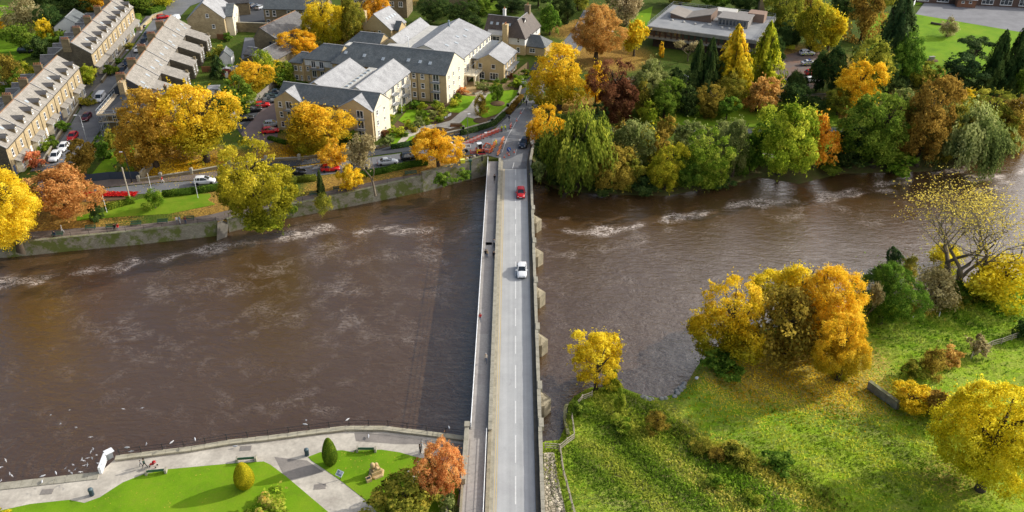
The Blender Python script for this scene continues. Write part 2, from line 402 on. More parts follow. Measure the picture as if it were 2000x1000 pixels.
def trunk_mesh(seed):
    g = random.Random(seed); mb = MB()      # z 0..1 = ground to crown top, x/y in crown radii
    p = Vector((0,0,-.03)); pts = [p]; rs = [.115]
    for i in range(5):
        p = p+Vector((g.gauss(0,.02), g.gauss(0,.02), .14)); pts.append(p); rs.append(.085*(1-.13*i))
    mb.tube(pts, rs, 8)
    for k in range(9):
        a = k*2.4+g.random(); s = pts[2+k % 3]; rr = .045
        d = Vector((math.cos(a)*.30, math.sin(a)*.30, .15)); e = s+d*.8; f = e+d*.7+Vector((0,0,.06))
        mb.tube([s, (s+e)/2+Vector((0,0,.02)), e, f], [rr, rr*.8, rr*.6, rr*.25], 5)
    return mb.mesh('trunk', BARK)
TR = [trunk_mesh(s) for s in (1,2,3)]
PRO = {
 'b': [crown_broad(s, 90, 6500, .082) for s in (11,12,13,14)],          # small/medium tree
 'B': [crown_broad(s, 190, 22000, .042, lumpy=.2) for s in (21,22,23,26,27)],   # large tree
 'X': [crown_broad(s, 460, 52000, .027, lumpy=.2, ragged=.25) for s in (24,25,28)],      # nearest large trees
 's': [crown_broad(s, 26, 1500, .17) for s in (31,32,33)],           # bush
 'm': [crown_broad(s, 60, 5000, .09, ragged=.5, lumpy=.3) for s in (34,35)],   # loose, airy
 'c': [crown_conifer(s, 7000, .085, .62, 9) for s in (41,42)],
 'L': [crown_conifer(s, 9000, .08, .75, 7, arm=.42) for s in (46,47)],
 'C': [crown_conifer(s, 18000, .05, .6, 8) for s in (43,44)],
 'w': [crown_willow(s, 900, 28, .05) for s in (51,52)],
 't': [crown_topiary(61, 9000, .045, False)],
 'T': [crown_topiary(62, 9000, .045, True)],
 'u': [crown_umbrella(71, 5000, .07)],
}
def twig_crown(seed, nl, lf, levels=5, sub=3, r0=.05, spread=.62, trunks=1):
    mb, tips = branches(seed, levels, spread, trunks, r0, sub=sub)
    g = np.random.default_rng(seed); tp = np.array([tuple(t) for t in tips])
    sc_ = .95/np.percentile(np.abs(tp[:,:2]), 97); zt = np.percentile(tp[:,2], 98); zs = 2.0/(zt+1)
    tp = (tp+np.array([0,0,1]))*np.array([sc_, sc_, zs])-np.array([0,0,1])
    mb.v = [(x*sc_, y*sc_, (z+1)*zs-1) for x, y, z in mb.v]
    k = g.integers(0, len(tp), nl); c = tp[k]+g.normal(size=(nl,3))*.055
    nrm = g.normal(size=(nl,3)); nrm /= np.linalg.norm(nrm, axis=1)[:,None]
    return mb.mesh('trunk', BARKL), cards('crown', c, nrm, np.full(nl, lf), np.stack([g.random(len(tp))[k], g.random(nl), (c[:,2]+1)/2], 1), 1.2)
TW = [twig_crown(81, 3500, .06, 5), twig_crown(82, 3500, .06, 5)]
HERO = twig_crown(93, 4200, .021, 6, 3, .055, .88, 3)
cnt = {}
def tree(kind, pal, cx, y0, y1, w, label, cat='tree', group=None, clear=.12, name=None, ground=None):
    """a tree whose crown was surveyed at cx, from y0 (top) to y1 (foot of crown), w wide"""
    zg = -1.0; Zc = 4.0; cy = (y0+y1)/2; hh = (y1-y0)/2
    for _ in range(12):
        X, Y = G(cx, cy, Zc); s = ppm(X, Y, Zc); Rr = w/2/s
        zg = H(X, Y) if ground is None else ground
        D = math.sqrt(X*X+Y*Y+(CH-Zc)**2); sp = (CH-Zc)/D; cp = math.sqrt(1-sp*sp)
        q = (hh/s)**2-(Rr*sp)**2; Rz = math.sqrt(max(q, (.45*Rr*cp)**2))/cp
        Rz = min(max(Rz, .55*Rr), 3.2*Rr)
        Zc = lerp(Zc, zg+Rz*(1+clear), .7)
    P0 = PRO.get(kind); i = cnt.get(kind, 0); cnt[kind] = i+1
    nm = name or {'c':'conifer_tree','C':'conifer_tree','L':'conifer_tree','s':'bush','t':'clipped_bush','T':'clipped_bush','w':'willow_tree','u':'pine_tree','z':'bare_tree','H':'bare_tree'}.get(kind, 'tree')
    rz = (i*2.399+cx*.01) % 6.28
    Rr *= {'c':1.15,'C':1.3,'L':1.25,'w':1.08,'s':1.15,'t':1,'T':1,'H':1.0}.get(kind, 1.17); Rz *= 1.09 if kind not in 'tT' else 1
    off = 0.0
    if X > 4 and ground is None:
        mid = float(yN(X)+yS(X))/2; Y2 = max(Y, float(yN(X))+1.3) if Y > mid else min(Y, float(yS(X))-1.0)
        off = Y-Y2; Zc += 0; Y = Y2; zg = H(X, Y)
    if off: rz = 0.0
    t = thing(nm, label, cat, (X, Y, zg), rz, group)
    if kind == 'H': Rr *= 1.15
    if kind in 'zH':
        tm, cm = HERO if kind == 'H' else TW[i % 2]
        link('trunk', tm, t, (0,0,Rz), scale=(Rr,Rr,Rz)); c = link('crown', cm, t, (0,0,Rz), scale=(Rr,Rr,Rz)); off = 0
    else:
        if kind not in 'stT': link('trunk', TR[i % 3], t, scale=(Rr*.75,Rr*.75,(Zc-zg+Rz)*1.0))
        else: link('stem', TR[i % 3], t, scale=(Rr*.4,Rr*.4,(Zc-zg+Rz)*.7))
        c = link('crown', P0[i % len(P0)], t, (0,off,Zc-zg), scale=(Rr,Rr,Rz))
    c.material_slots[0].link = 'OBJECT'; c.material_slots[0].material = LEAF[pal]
    return t
def hedge(pts, w, h, pal, label, world=False, lf=.22, name='hedge', group=None, z0=None):
    """clipped hedge along surveyed points: solid core and a skin of leaves"""
    W = [Vector(p) if world else Vector(P(*p)) for p in pts]
    C = []; Nn = []; core = MB()
    for a, b in zip(W, W[1:]):
        L = (b-a).length; d = (b-a).normalized(); nx_ = Vector((-d.y, d.x, 0)).normalized()
        n = int(L*(2*h+w)*26)+40
        for _ in range(n):
            t = random.random()*L; u = random.random()*(2*h+w); p = a+d*t; wob_ = .06*math.sin(t*2.1+a.x)
            if u < h: q = p+nx_*(w/2+wob_)+Vector((0,0,u)); nn = nx_
            elif u < 2*h: q = p-nx_*(w/2+wob_)+Vector((0,0,u-h)); nn = -nx_
            else: q = p+nx_*(u-2*h-w/2)+Vector((0,0,h+wob_)); nn = Vector((0,0,1))
            q = q+Vector((random.gauss(0,.04), random.gauss(0,.04), random.gauss(0,.04)))
            C.append(tuple(q-W[0])); Nn.append(tuple(nn+Vector((random.gauss(0,.4), random.gauss(0,.4), random.gauss(0,.4)))))
        o = W[0]; core.bar(a-o+Vector((0,0,h/2-.15)), b-o+Vector((0,0,h/2-.15)), w-.08, h+.2)
    C = np.array(C); Nn = np.array(Nn); Nn /= np.linalg.norm(Nn, axis=1)[:,None]
    fs = [f for f in core.f]
    me = cards(name, C, Nn, np.full(len(C), lf), np.stack([(np.sin(C[:,0]*.9)+1)/2*.7, RNG.random(len(C)), np.full(len(C), .8)], 1), 1.1, core=(np.array(core.v), fs))
    me.materials.clear(); me.materials.append(LEAF[pal])
    o = link(name, me, None, tuple(W[0])); return tag(o, label, 'hedge', group)
# ------------------------------------------------------------------ ground materials
def terrain_mat(name, g1, g2, g3, litter1, litter2, dirt, fine=3.5, bstr=.6):
    m, nt, out = nodes(name)
    pos = N(nt, 'ShaderNodeNewGeometry').outputs['Position']
    at = N(nt, 'ShaderNodeAttribute', attribute_name='paint'); sep = N(nt, 'ShaderNodeSeparateColor'); nt.links.new(at.outputs['Color'], sep.inputs[0])
    n1 = noise(nt, .09, 6, .65, pos); n2 = noise(nt, .55, 6, .7, pos); n3 = noise(nt, fine, 5, .75, pos)
    st = noise(nt, .8, 5, .7, scaled(nt, pos, (.35,1.3,1), R(-32)))
    col = ramp(nt, n1, [(.35, g1), (.62, g2)])
    col = mix(nt, ramp(nt, n2, [(.45, (0,0,0)), (.7, (.7,.7,.7))]), col, g3)
    col = mix(nt, math_(nt, 'MULTIPLY', ramp(nt, st, [(.45, (0,0,0)), (.62, (1,1,1))]), math_(nt, 'ADD', sep.outputs[2], .0, True)), col, dirt)
    lf = math_(nt, 'MULTIPLY', ramp(nt, math_(nt, 'ADD', n3, math_(nt, 'MULTIPLY', sep.outputs[0], .26)), [(.52, (0,0,0)), (.64, (1,1,1))]), ramp(nt, sep.outputs[0], [(.0, (0,0,0)), (.25, (1,1,1))]))
    col = mix(nt, lf, col, ramp(nt, noise(nt, 2.1, 5, .7, pos), [(.38, litter2), (.6, litter1)]))
    dk = math_(nt, 'MULTIPLY', sep.outputs[1], ramp(nt, n2, [(.3, (.4,.4,.4)), (.6, (1,1,1))]))
    col = mix(nt, dk, col, dirt)
    col = mix(nt, .55, col, ramp(nt, n3, [(.3, (.42,.42,.42)), (.68, (1.0,1.0,1.0))]), 'MULTIPLY')
    h = math_(nt, 'ADD', n3, math_(nt, 'MULTIPLY', n2, 1.5))
    finish(nt, out, col, .95, .1, h, bstr, .35)
    MATS[name] = m; return m
TN = terrain_mat('ground_north', (.055,.10,.012), (.085,.135,.015), (.13,.12,.03), (.50,.30,.06), (.24,.14,.04), (.10,.075,.04))
TS = terrain_mat('meadow', (.20,.38,.014), (.34,.50,.024), (.47,.49,.10), (.62,.48,.10), (.40,.32,.08), (.34,.28,.13), 2.6, 1.0)
def lawn_mat():
    m, nt, out = nodes('lawn_grass'); pos = N(nt, 'ShaderNodeNewGeometry').outputs['Position']
    n1 = noise(nt, .14, 6, .65, pos); n2 = noise(nt, 1.1, 6, .75, pos); n3 = noise(nt, 7, 4, .75, pos)
    col = ramp(nt, n1, [(.34, (.115,.235,.008)), (.5, (.165,.31,.010)), (.66, (.21,.33,.015))])
    col = mix(nt, ramp(nt, n2, [(.5, (0,0,0)), (.75, (.5,.5,.5))]), col, (.20,.24,.03))
    sp = N(nt, 'ShaderNodeTexVoronoi'); sp.inputs['Scale'].default_value = 1.7; nt.links.new(pos, sp.inputs['Vector'])
    dots = math_(nt, 'MULTIPLY', math_(nt, 'LESS_THAN', sp.outputs['Distance'], .13), ramp(nt, noise(nt, .12, 3, .6, pos), [(.45, (0,0,0)), (.6, (1,1,1))]))
    col = mix(nt, dots, col, (.55,.38,.06))
    col = mix(nt, .4, col, ramp(nt, n3, [(.3, (.5,.5,.5)), (.7, (1,1,1))]), 'MULTIPLY')
    finish(nt, out, col, .95, .1, n3, .5, .05); MATS['lawn_grass'] = m; return m
LAWN = lawn_mat()
LAWNP = simple('park_grass', (.13,.25,.010), (.20,.27,.02), .3, .95, .1, .5, True, fine=5)
def road_mat():
    m, nt, out = nodes('asphalt_pale'); pos = N(nt, 'ShaderNodeNewGeometry').outputs['Position']
    n1 = noise(nt, .3, 5, .65, pos); tr = noise(nt, 1.6, 3, .6, scaled(nt, pos, (1,.012,1))); n3 = noise(nt, 5, 4, .75, pos); st = noise(nt, .9, 6, .75, scaled(nt, pos, (1,.35,1)))
    col = ramp(nt, n1, [(.35, (.40,.405,.405)), (.65, (.47,.475,.47))])
    col = mix(nt, .55, col, ramp(nt, tr, [(.35, (.72,.72,.72)), (.65, (1,1,1))]), 'MULTIPLY')
    col = mix(nt, ramp(nt, st, [(.60, (0,0,0)), (.72, (.55,.55,.55))]), col, (.27,.27,.27))
    col = mix(nt, .25, col, ramp(nt, n3, [(.3, (.55,.55,.55)), (.7, (1,1,1))]), 'MULTIPLY')
    finish(nt, out, col, .9, .25, n3, .1, .03); MATS['asphalt_pale'] = m; return m
ASPH = road_mat()
ASPHD = simple('asphalt_dark', (.20,.205,.215), (.15,.155,.165), .3, .9, .25, .15, True, fine=4)
ASPHB = simple('asphalt_car_park', (.055,.06,.07), (.075,.08,.088), .25, .9, .25, .15, True, fine=4)
ASPHM = simple('block_paving', (.20,.155,.15), (.16,.125,.12), .3, .9, .2, .2, True, fine=5)
PATHC = simple('pale_path', (.62,.57,.48), (.42,.38,.32), .3, .9, .2, .2, True, fine=2)
PATHG = simple('grey_path', (.30,.27,.24), (.22,.20,.18), .3, .9, .2, .2, True, fine=3)
PATHB = simple('brown_path', (.21,.17,.145), (.15,.12,.10), .4, .9, .2, .2, True, fine=3)
SLAB = simple('footway', (.40,.37,.345), (.32,.295,.275), .2, .9, .2, .15, True, fine=2.5)
SLAB2 = simple('footway_patch', (.42,.39,.36), (.36,.335,.31), .3, .9, .2, .15, True, fine=3)
PAVE = simple('pavement_dark', (.17,.16,.155), (.12,.115,.11), .3, .9, .2, .2, True, fine=3)
GRAVEL = simple('gold_gravel', (.45,.33,.16), (.36,.26,.13), .6, .9, .1, .3, True, fine=6)
SOIL = simple('soil', (.10,.07,.045), (.16,.10,.05), 1, .95, .1, .4, True, fine=5)
WHITEL = simple('road_paint_white', (.80,.80,.78), (.62,.62,.60), 2, .7, .3, 0, True)
YELL = simple('road_paint_yellow', (.62,.46,.16), (.50,.38,.16), 2, .7, .3, 0, True)
CONC = simple('concrete', (.42,.40,.36), (.30,.29,.26), .8, .85, .3, .3, True, fine=5)
STONE = masonry('river_wall_stone', (.33,.31,.24), (.26,.245,.18), (.14,.13,.10), .7, .32, moss=(.10,.125,.02), bump=.6)
STONEB = simple('bridge_stone', (.38,.33,.23), (.22,.195,.135), 1.2, .9, .2, .5, True, fine=7)
STONED = simple('bridge_stone_dark', (.20,.17,.13), (.13,.115,.09), 1.0, .9, .2, .5, True, fine=6)
COPE = simple('coping_stone', (.42,.39,.31), (.29,.27,.21), .9, .9, .2, .4, True, fine=5)
BLACK = paint('black_metal', (.02,.02,.022), .5)
GREYM = paint('grey_metal', (.30,.32,.34), .4, .4)
WHITEM = paint('white_metal', (.80,.82,.84), .4)
GREENM = paint('green_metal', (.03,.09,.06), .5)
WOOD = simple('weathered_wood', (.50,.44,.35), (.36,.31,.25), 2, .9, .2, .4)
FENCEW = simple('brown_fence_wood', (.26,.12,.05), (.18,.09,.045), 1, .9, .2, .4)
GLASS = paint('window_glass', (.035,.045,.055), .06, 0, .8)
WHITEW = paint('white_frame', (.80,.80,.78), .4)

def near(pxs, X, Y):                    # soft blobs: (px, py, radius m, strength)
    a = np.zeros_like(X)
    for px, py, r, s in pxs:
        x, y, _ = P(px, py); a = np.maximum(a, s*np.clip(1.25-np.hypot(X-x, (Y-y))/r, 0, 1))
    return a
LIT = [(330,310,11,1),(400,320,9,1),(130,425,9,1),(40,470,10,1),(230,425,5,.35),(430,405,9,.8),(470,330,8,1),(600,290,11,1),(560,300,8,1),(640,300,8,1),(660,372,7,1),(720,372,7,.9),
       (850,330,8,1),(900,322,6,1),(780,350,5,.6),(380,385,4,.4),(1110,200,7,1),(1180,110,14,1),(1130,60,10,1),(1205,215,8,.9),(1300,215,9,.6),(1410,215,9,.8),(1480,208,9,.7),(1560,205,9,.7),(1640,208,9,.9),(1600,220,6,.6),
       (1700,170,10,.8),(1950,210,12,.9),(1850,190,8,.4),(1560,120,16,.8),(1050,350,5,.7),(760,0,12,.9),(690,75,10,.6),(480,0,4,.1)]
LITS = [(1560,722,9,1),(1480,730,8,.8),(1630,745,8,.9),(1410,735,5,.5),(1340,735,3,.5),(1700,780,5,.4),(1860,930,5,.35),(1660,700,6,.8),(1560,760,6,.35)]
DIRTS = [(x, y, 1.3, .8) for x, y in ((1304,786),(1310,794),(1316,802),(1323,811),(1331,821),(1338,832),(1344,843),(1350,856))]+[(1150+i*18, 905+i*6.5, 1.5, .5) for i in range(15)]+[(1335+i*12, 915+i*7.5, 1.4, .5) for i in range(10)]+[(1640+i*14, 800+i*9, 1.2, .3) for i in range(10)]+[(1300,930,4,.5),(1330,945,4,.55),(1370,965,4,.5),(1230,925,3,.45),(1160,905,3,.35),(1290,895,2.5,.5),(1240,800,4,.5),(1200,850,3,.35),(1260,900,5,.3),(1350,960,6,.35),(1180,880,3,.3),(1340,870,3,.5),(1500,950,4,.3),(1290,825,3,.6),(1790,590,6,.5),(1590,600,9,.6),(1180,960,3,.2)]
ROUGH = [(1200,880,12,.6),(1300,950,14,.8),(1430,950,12,.6),(1550,860,22,.35),(1700,850,18,.45),(1250,800,6,.9),(1500,980,8,1),(1380,880,7,.8),(1850,640,30,.3)]
def terrain(name, south, mat):
    if not south:
        xs = np.concatenate([[-1500,-700,-400], np.arange(-262, 262, 1.6), [300,400,700,1500]])
        ss = np.concatenate([[-2.2,-.02], np.arange(0, 14, .8), np.arange(14, 70, 1.8), np.arange(70, 220, 5), [300,600,1400]])
    else:
        xs = np.concatenate([[-1500,-500,-200], np.arange(-110, 118, .9), [140,200,400,1500]])
        ss = np.concatenate([[-2.2,-.02], np.arange(0, 60, .75), [70,90,140,300,900]])
    X, S = np.meshgrid(xs, ss)
    if south: Yb = yS(X); Y = Yb-S; Z = HS(X, Y)
    else: Yb = yN(X); Y = Yb+S; Z = HN(X, Y)
    soft = X > 3.7
    Z[0] = WZ-2.0; Y[0] = np.where(soft[0], Y[0], Yb[0]+(.35 if not south else -.35)); Z[1] = np.where(soft[1], -3.9, Z[2]); Y[1] = np.where(soft[1], Yb[1]-(.5 if not south else -.5), Yb[1]+(.35 if not south else -.35)); Y[2] = np.where(soft[2], Y[2], Yb[2]+(.37 if not south else -.37))
    if south:                            # the lawns and paths under the bridge ramp sit low; the causeway stands over them
        pass
    ny_, nx_ = X.shape; V = np.stack([X, Y, Z], -1).reshape(-1,3)
    fs = []
    for j in range(ny_-1):
        for i in range(nx_-1):
            a = j*nx_+i; q = (a, a+1, a+nx_+1, a+nx_)
            fs.append(q if not south else q[::-1])
    me = bpy.data.meshes.new(name); me.from_pydata(V.tolist(), [], fs); me.materials.append(mat); me.update()
    me.polygons.foreach_set('use_smooth', [True]*len(me.polygons))
    at = me.color_attributes.new('paint', 'FLOAT_COLOR', 'POINT'); x, y = V[:,0], V[:,1]
    C = np.ones((len(V),4))
    C[:,0] = near(LITS if south else LIT, x, y); C[:,1] = near(DIRTS, x, y) if south else np.where(x > 3.6, np.clip(1.1-(y-yN(x))/5, 0, .8), np.clip(.4-(y-yN(x))/9, 0, .3)); C[:,2] = near(ROUGH, x, y) if south else 0
    at.data.foreach_set('color', C.astype(np.float32).ravel())
    o = link(name, me); tag(o, kind='structure'); return o
terrain('ground', False, TN); terrain('meadow_ground', True, TS)
def seabed():
    mb = MB(); mb.add([(-3000,-1500,-8),(3000,-1500,-8),(3000,4000,-8),(-3000,4000,-8)], [(0,1,2,3)]); tag(mb.build('terrain', SOIL), kind='structure')
seabed()
from mathutils.geometry import delaunay_2d_cdt
def sheet(name, pts, off, mat, z=None, step=2.0, world=False, kind='structure', thick=0, **tg):
    """a surveyed outline laid on the ground"""
    W = [p if world else (P(*p)[:2] if z is None else G(p[0], p[1], z)) for p in pts]
    n = len(W); a = sum(W[i][0]*W[(i+1) % n][1]-W[(i+1) % n][0]*W[i][1] for i in range(n))
    if a < 0: W = W[::-1]
    V = [Vector(p) for p in W]; E_ = [(i, (i+1) % n) for i in range(n)]
    if z is None:
        x0, x1 = min(p[0] for p in W), max(p[0] for p in W); y0, y1 = min(p[1] for p in W), max(p[1] for p in W)
        def inside(x, y):
            c = False
            for i in range(n):
                xa, ya = W[i]; xb, yb = W[(i+1) % n]
                if (ya > y) != (yb > y) and x < (xb-xa)*(y-ya)/(yb-ya)+xa: c = not c
            return c
        x = x0+step/2
        while x < x1:
            y = y0+step/2
            while y < y1:
                if inside(x, y): V.append(Vector((x+.01*math.sin(y), y)))
                y += step
            x += step
    r = delaunay_2d_cdt(V, E_, [], 1, 1e-4)
    vs = [(v.x, v.y, (H(v.x, v.y) if z is None else z)+off) for v in r[0]]
    mb = MB(); fl = [list(f) for f in r[2]]
    mb.add(vs, fl, 0)
    if thick:
        k = len(vs)
        pv = [(x, y, (H(x, y) if z is None else z)+off) for x, y in W]+[(x, y, (H(x, y) if z is None else z)+off-thick) for x, y in W]
        mb.add(pv, [(i, i+n, (i+1) % n+n, (i+1) % n)[::-1] for i in range(n)], 0)
    o = mb.build(name, mat)
    me = o.data
    if me.polygons and me.polygons[0].normal.z < 0: me.flip_normals()
    if kind: tag(o, kind=kind)
    if tg: tag(o, **tg)
    return o
def strip(pts, w):                       # px polyline -> world outline of given width in metres
    Wp = [Vector(P(*p)[:2]) for p in pts]; L = []; Rr = []
    for i, p in enumerate(Wp):
        d = (Wp[min(i+1, len(Wp)-1)]-Wp[max(i-1, 0)]).normalized(); nn = Vector((-d.y, d.x))*w/2
        L.append(tuple(p+nn)); Rr.append(tuple(p-nn))
    return L+Rr[::-1]
# roads
sheet('road', [(-120,400),(0,388),(90,381),(182,370),(312,358),(375,354),(450,344),(560,329),(640,319),(700,311),(820,295),(905,277),(950,263),(975,246),(1003,222),(1026,195),(1036,160),(1062,125),(1095,88),(1122,55),(1140,20),
      (1172,20),(1158,60),(1135,98),(1100,135),(1072,165),(1052,200),(1047,245),(1044,282),(1030,305),(1028.2,330),(982,330),(984,312),(950,303),(905,303),(840,314),(740,329),(640,341),(560,351),(470,361),(371,372),(312,377),(182,384),(90,396),(0,412),(-120,425)], .06, ASPHD, step=3)
tag(bpy.data.objects['road'], kind='structure')
sheet('street', [(70,394),(75,350),(85,330),(165,200),(255,100),(305,30),(345,-8),(420,-40),(445,-15),(372,12),(345,40),(300,100),(235,200),(150,320),(125,355),(118,392)], .10, ASPHD, step=3)
sheet('pavement', strip([(72,335),(152,200),(243,100),(293,32)], 2.6), .16, PAVE, world=True)
sheet('pavement', strip([(163,322),(247,200),(307,105)], 2.0), .16, PAVE, world=True)
sheet('pavement', [(905,275),(950,261),(975,244),(1003,220),(1024,193),(1031,160),(1058,122),(1045,122),(1022,158),(1012,190),(990,212),(960,233),(900,256),(780,280),(700,296),(560,314),(450,330),(450,342),(560,327),(700,309),(820,293)], .14, ASPHB)
sheet('footpath', [(182,352),(312,345),(375,342),(450,331),(450,343),(375,353),(312,357),(182,369)], .13, PATHB)
sheet('bridge_road', [(-2.8,40),(2.5,40),(2.5,150),(2.45,176.5),(-2.8,176.5)], .0, ASPH, z=.0, world=True)
sheet('junction_road', [(-2.8,176.5),(2.45,176.5),(3.2,182),(4.0,190),(5.0,202),(4.5,215),(-3.0,203),(-5.4,192),(-5.6,186)], .075, simple('asphalt_mid', (.26,.265,.27), (.19,.195,.20), .25, .9, .25, .1, True, fine=3), world=True)
# river walks and car parks on the north side
sheet('river_walk', [(8,474),(250,453),(415,435),(428,432),(470,418),(516,408),(615,389),(730,364),(822,345),(822,339),(730,355),(615,379),(516,399),(470,405),(410,420),(330,433),(250,441),(150,446),(8,458)], .07, PATHB, step=1.5)
sheet('flower_bed', [(170,379),(262,377),(270,382),(255,389),(182,396),(150,394)], .10, SOIL)
sheet('car_park', [(455,240),(540,172),(556,186),(549,215),(541,275),(500,292),(478,272)], .08, ASPHM)
sheet('car_park', [(455,240),(540,172),(543,176),(470,262)], .10, ASPHB)
sheet('car_park', [(385,66),(440,-10),(500,-40),(620,-30),(600,28),(570,45),(548,62),(390,63)], .08, ASPHB)
sheet('service_yard', [(478,74),(532,78),(520,112),(505,104),(480,118),(470,112)], .07, ASPHB)
sheet('service_lane', [(478,74),(512,74),(497,120),(470,124)], .085, ASPHD)
sheet('lane', [(165,166),(190,160),(218,162),(200,180),(168,178)], .07, PATHG)
sheet('driveway', [(-30,160),(20,158),(22,172),(-30,182)], .07, PATHG)
sheet('police_car_park', [(1180,180),(1230,150),(1350,150),(1520,112),(1600,90),(1610,168),(1560,180),(1400,186),(1260,190)], .07, simple('car_park_leafy', (.22,.13,.09), (.17,.15,.14), .35, .9, .2, .2, True))
sheet('footpath', [(1150,248),(1300,250),(1460,252),(1560,250),(1700,250),(1700,258),(1560,258),(1460,261),(1300,259),(1150,258)], .07, ASPHB)
sheet('footpath', [(1955,208),(2040,190),(2040,203),(1965,215)], .07, PATHG)
# lawns on the north side
sheet('lawn', [(1300,190),(1480,200),(1640,196),(1640,246),(1480,248),(1240,246),(1230,215)], .055, LAWNP)
sheet('lawn', [(1440,268),(1520,270),(1650,262),(1680,300),(1560,330),(1460,318)], .055, LAWN)
sheet('lawn', [(1680,25),(1790,28),(1990,62),(2060,75),(2060,135),(1960,150),(1800,160),(1760,130),(1700,100)], .055, LAWN)
sheet('lawn', [(1776,-10),(1802,-8),(1800,8),(1776,14)], .06, LAWN)
sheet('schoolyard', [(1788,28),(1810,0),(1806,-30),(2080,-20),(2080,70),(1988,62)], .07, simple('schoolyard_tarmac', (.27,.27,.28), (.20,.20,.21), .2, .9, .2, .1, True))
sheet('lawn', [(-120,60),(-60,20),(0,10),(20,12),(100,60),(60,110),(20,125),(-20,150),(-100,140)], .055, LAWN)
sheet('lawn', [(1235,30),(1275,12),(1262,75),(1225,90)], .055, LAWN)
sheet('lawn', [(940,0),(1000,0),(990,28),(950,26)], .055, LAWNP)
sheet('lawn', [(195,410),(300,382),(410,378),(420,400),(330,418),(230,424),(150,432),(150,424)], .05, LAWNP)
sheet('lawn', [(170,352),(212,300),(262,285),(262,335)], .05, LAWN)
sheet('lawn', [(262,45),(320,30),(300,52),(262,62)], .05, LAWNP)
# gardens of the retirement flats
sheet('garden_ground', [(745,290),(765,250),(800,205),(865,200),(905,165),(925,160),(985,163),(1006,140),(1032,120),(1036,160),(1018,178),(1005,205),(962,235),(900,254),(800,278)], .045, SOIL)
sheet('garden_path', [(762,283),(800,250),(815,243),(850,244),(880,236),(905,215),(925,190),(945,180),(958,180),(944,200),(935,228),(950,233),(948,240),(900,246),(880,252),(855,248),(820,258),(790,277)], .09, PATHC)
sheet('garden_terrace', [(896,172),(906,160),(930,160),(985,163),(1008,140),(1030,122),(1028,140),(1012,172),(985,178),(950,176),(925,190),(900,182)], .095, GRAVEL)
sheet('garden_lawn', [(778,236),(797,214),(845,217),(848,224),(812,240),(790,242)], .11, LAWN)
sheet('garden_lawn', [(868,213),(900,187),(930,189),(914,211),(898,221),(880,220)], .11, LAWN)
sheet('garden_lawn', [(935,213),(956,180),(1000,176),(1017,178),(1008,200),(975,222),(946,232),(936,225)], .115, LAWN)
sheet('garden_lawn', [(896,243),(912,229),(940,236),(950,239),(925,250),(902,256)], .115, LAWN)
sheet('garden_lawn', [(757,286),(775,265),(792,262),(772,284)], .115, LAWN)
sheet('garden_lawn', [(786,286),(800,268),(812,264),(806,280)], .115, LAWN)
# park at the near left
sheet('park_path', [(-60,962),(0,946),(195,924),(227,895),(300,886),(375,877),(450,864),(525,856),(600,846),(675,837),(750,837),(825,846),(912,857),(912,1060),(-60,1060)], .04, PATHC, z=-2.4)
sheet('park_path_patch', [(692,846),(750,848),(835,858),(905,868),(905,900),(880,890),(830,868),(775,868),(695,862)], .05, PATHG, z=-2.4)
sheet('park_path_patch', [(536,893),(600,900),(632,922),(560,940)], .05, PATHG, z=-2.4)  # grey tarmac patch, with the tree shadow on it put into its colour
sheet('park_lawn', [(-60,1010),(0,998),(60,985),(135,977),(165,983),(195,972),(240,943),(280,927),(330,917),(450,906),(515,902),(528,908),(560,932),(645,1004),(645,1060),(-60,1060)], .08, LAWN, z=-2.4, thick=.12)
sheet('park_lawn', [(602,893),(625,884),(668,880),(690,884),(694,880),(745,879),(780,884),(812,893),(860,905),(900,940),(880,1060),(780,1060),(724,985),(660,935),(608,900)], .08, LAWN, z=-2.4, thick=.12)
for a, b, c_ in (((612,917),(635,922),(628,932)), ((93,960),(96,967),(89,964)), ((476,871),(484,874),(478,878))):
    pass
for cx, cy in ((625,951),(480,876),(92,961)):
    x, y = G(cx, cy, -2.4); m_ = MB(); m_.box(-.75,.75,-.45,.45,0,.02); o = m_.build('drain_cover', PATHG, loc=(x,y,-2.345), rot=(0,0,.1)); tag(o, 'grey square drain cover in the pale path, '+{625:'lowest one, beside the diagonal path lawn edge',480:'near the wall by the middle bench',92:'furthest left, between wall and lawn'}[cx], 'drain cover', 'drain covers in the park path')
# rubble steps by the bridge
RUB = masonry('rubble_paving', (.55,.48,.34), (.30,.26,.19), (.07,.07,.05), .55, .4)
def rubble():
    m, nt, out = nodes('rubble'); pos = N(nt, 'ShaderNodeNewGeometry').outputs['Position']
    v = N(nt, 'ShaderNodeTexVoronoi'); v.inputs['Scale'].default_value = 2.2; nt.links.new(pos, v.inputs['Vector'])
    e = N(nt, 'ShaderNodeTexVoronoi', feature='DISTANCE_TO_EDGE'); e.inputs['Scale'].default_value = 2.2; nt.links.new(pos, e.inputs['Vector'])
    sp = N(nt, 'ShaderNodeSeparateColor'); nt.links.new(v.outputs['Color'], sp.inputs[0])
    col = ramp(nt, sp.outputs[0], [(0, (.20,.17,.12)), (1, (.62,.55,.42))])
    col = mix(nt, ramp(nt, e.outputs['Distance'], [(.02, (1,1,1)), (.09, (0,0,0))]), col, (.05,.055,.03))
    finish(nt, out, col, .9, .2, e.outputs['Distance'], .8, .2); return m
sheet('rubble_paving', [(1062,889),(1082,889),(1090,940),(1106,1010),(1064,1010)], .5, rubble(), z=-2.4, thick=.8)

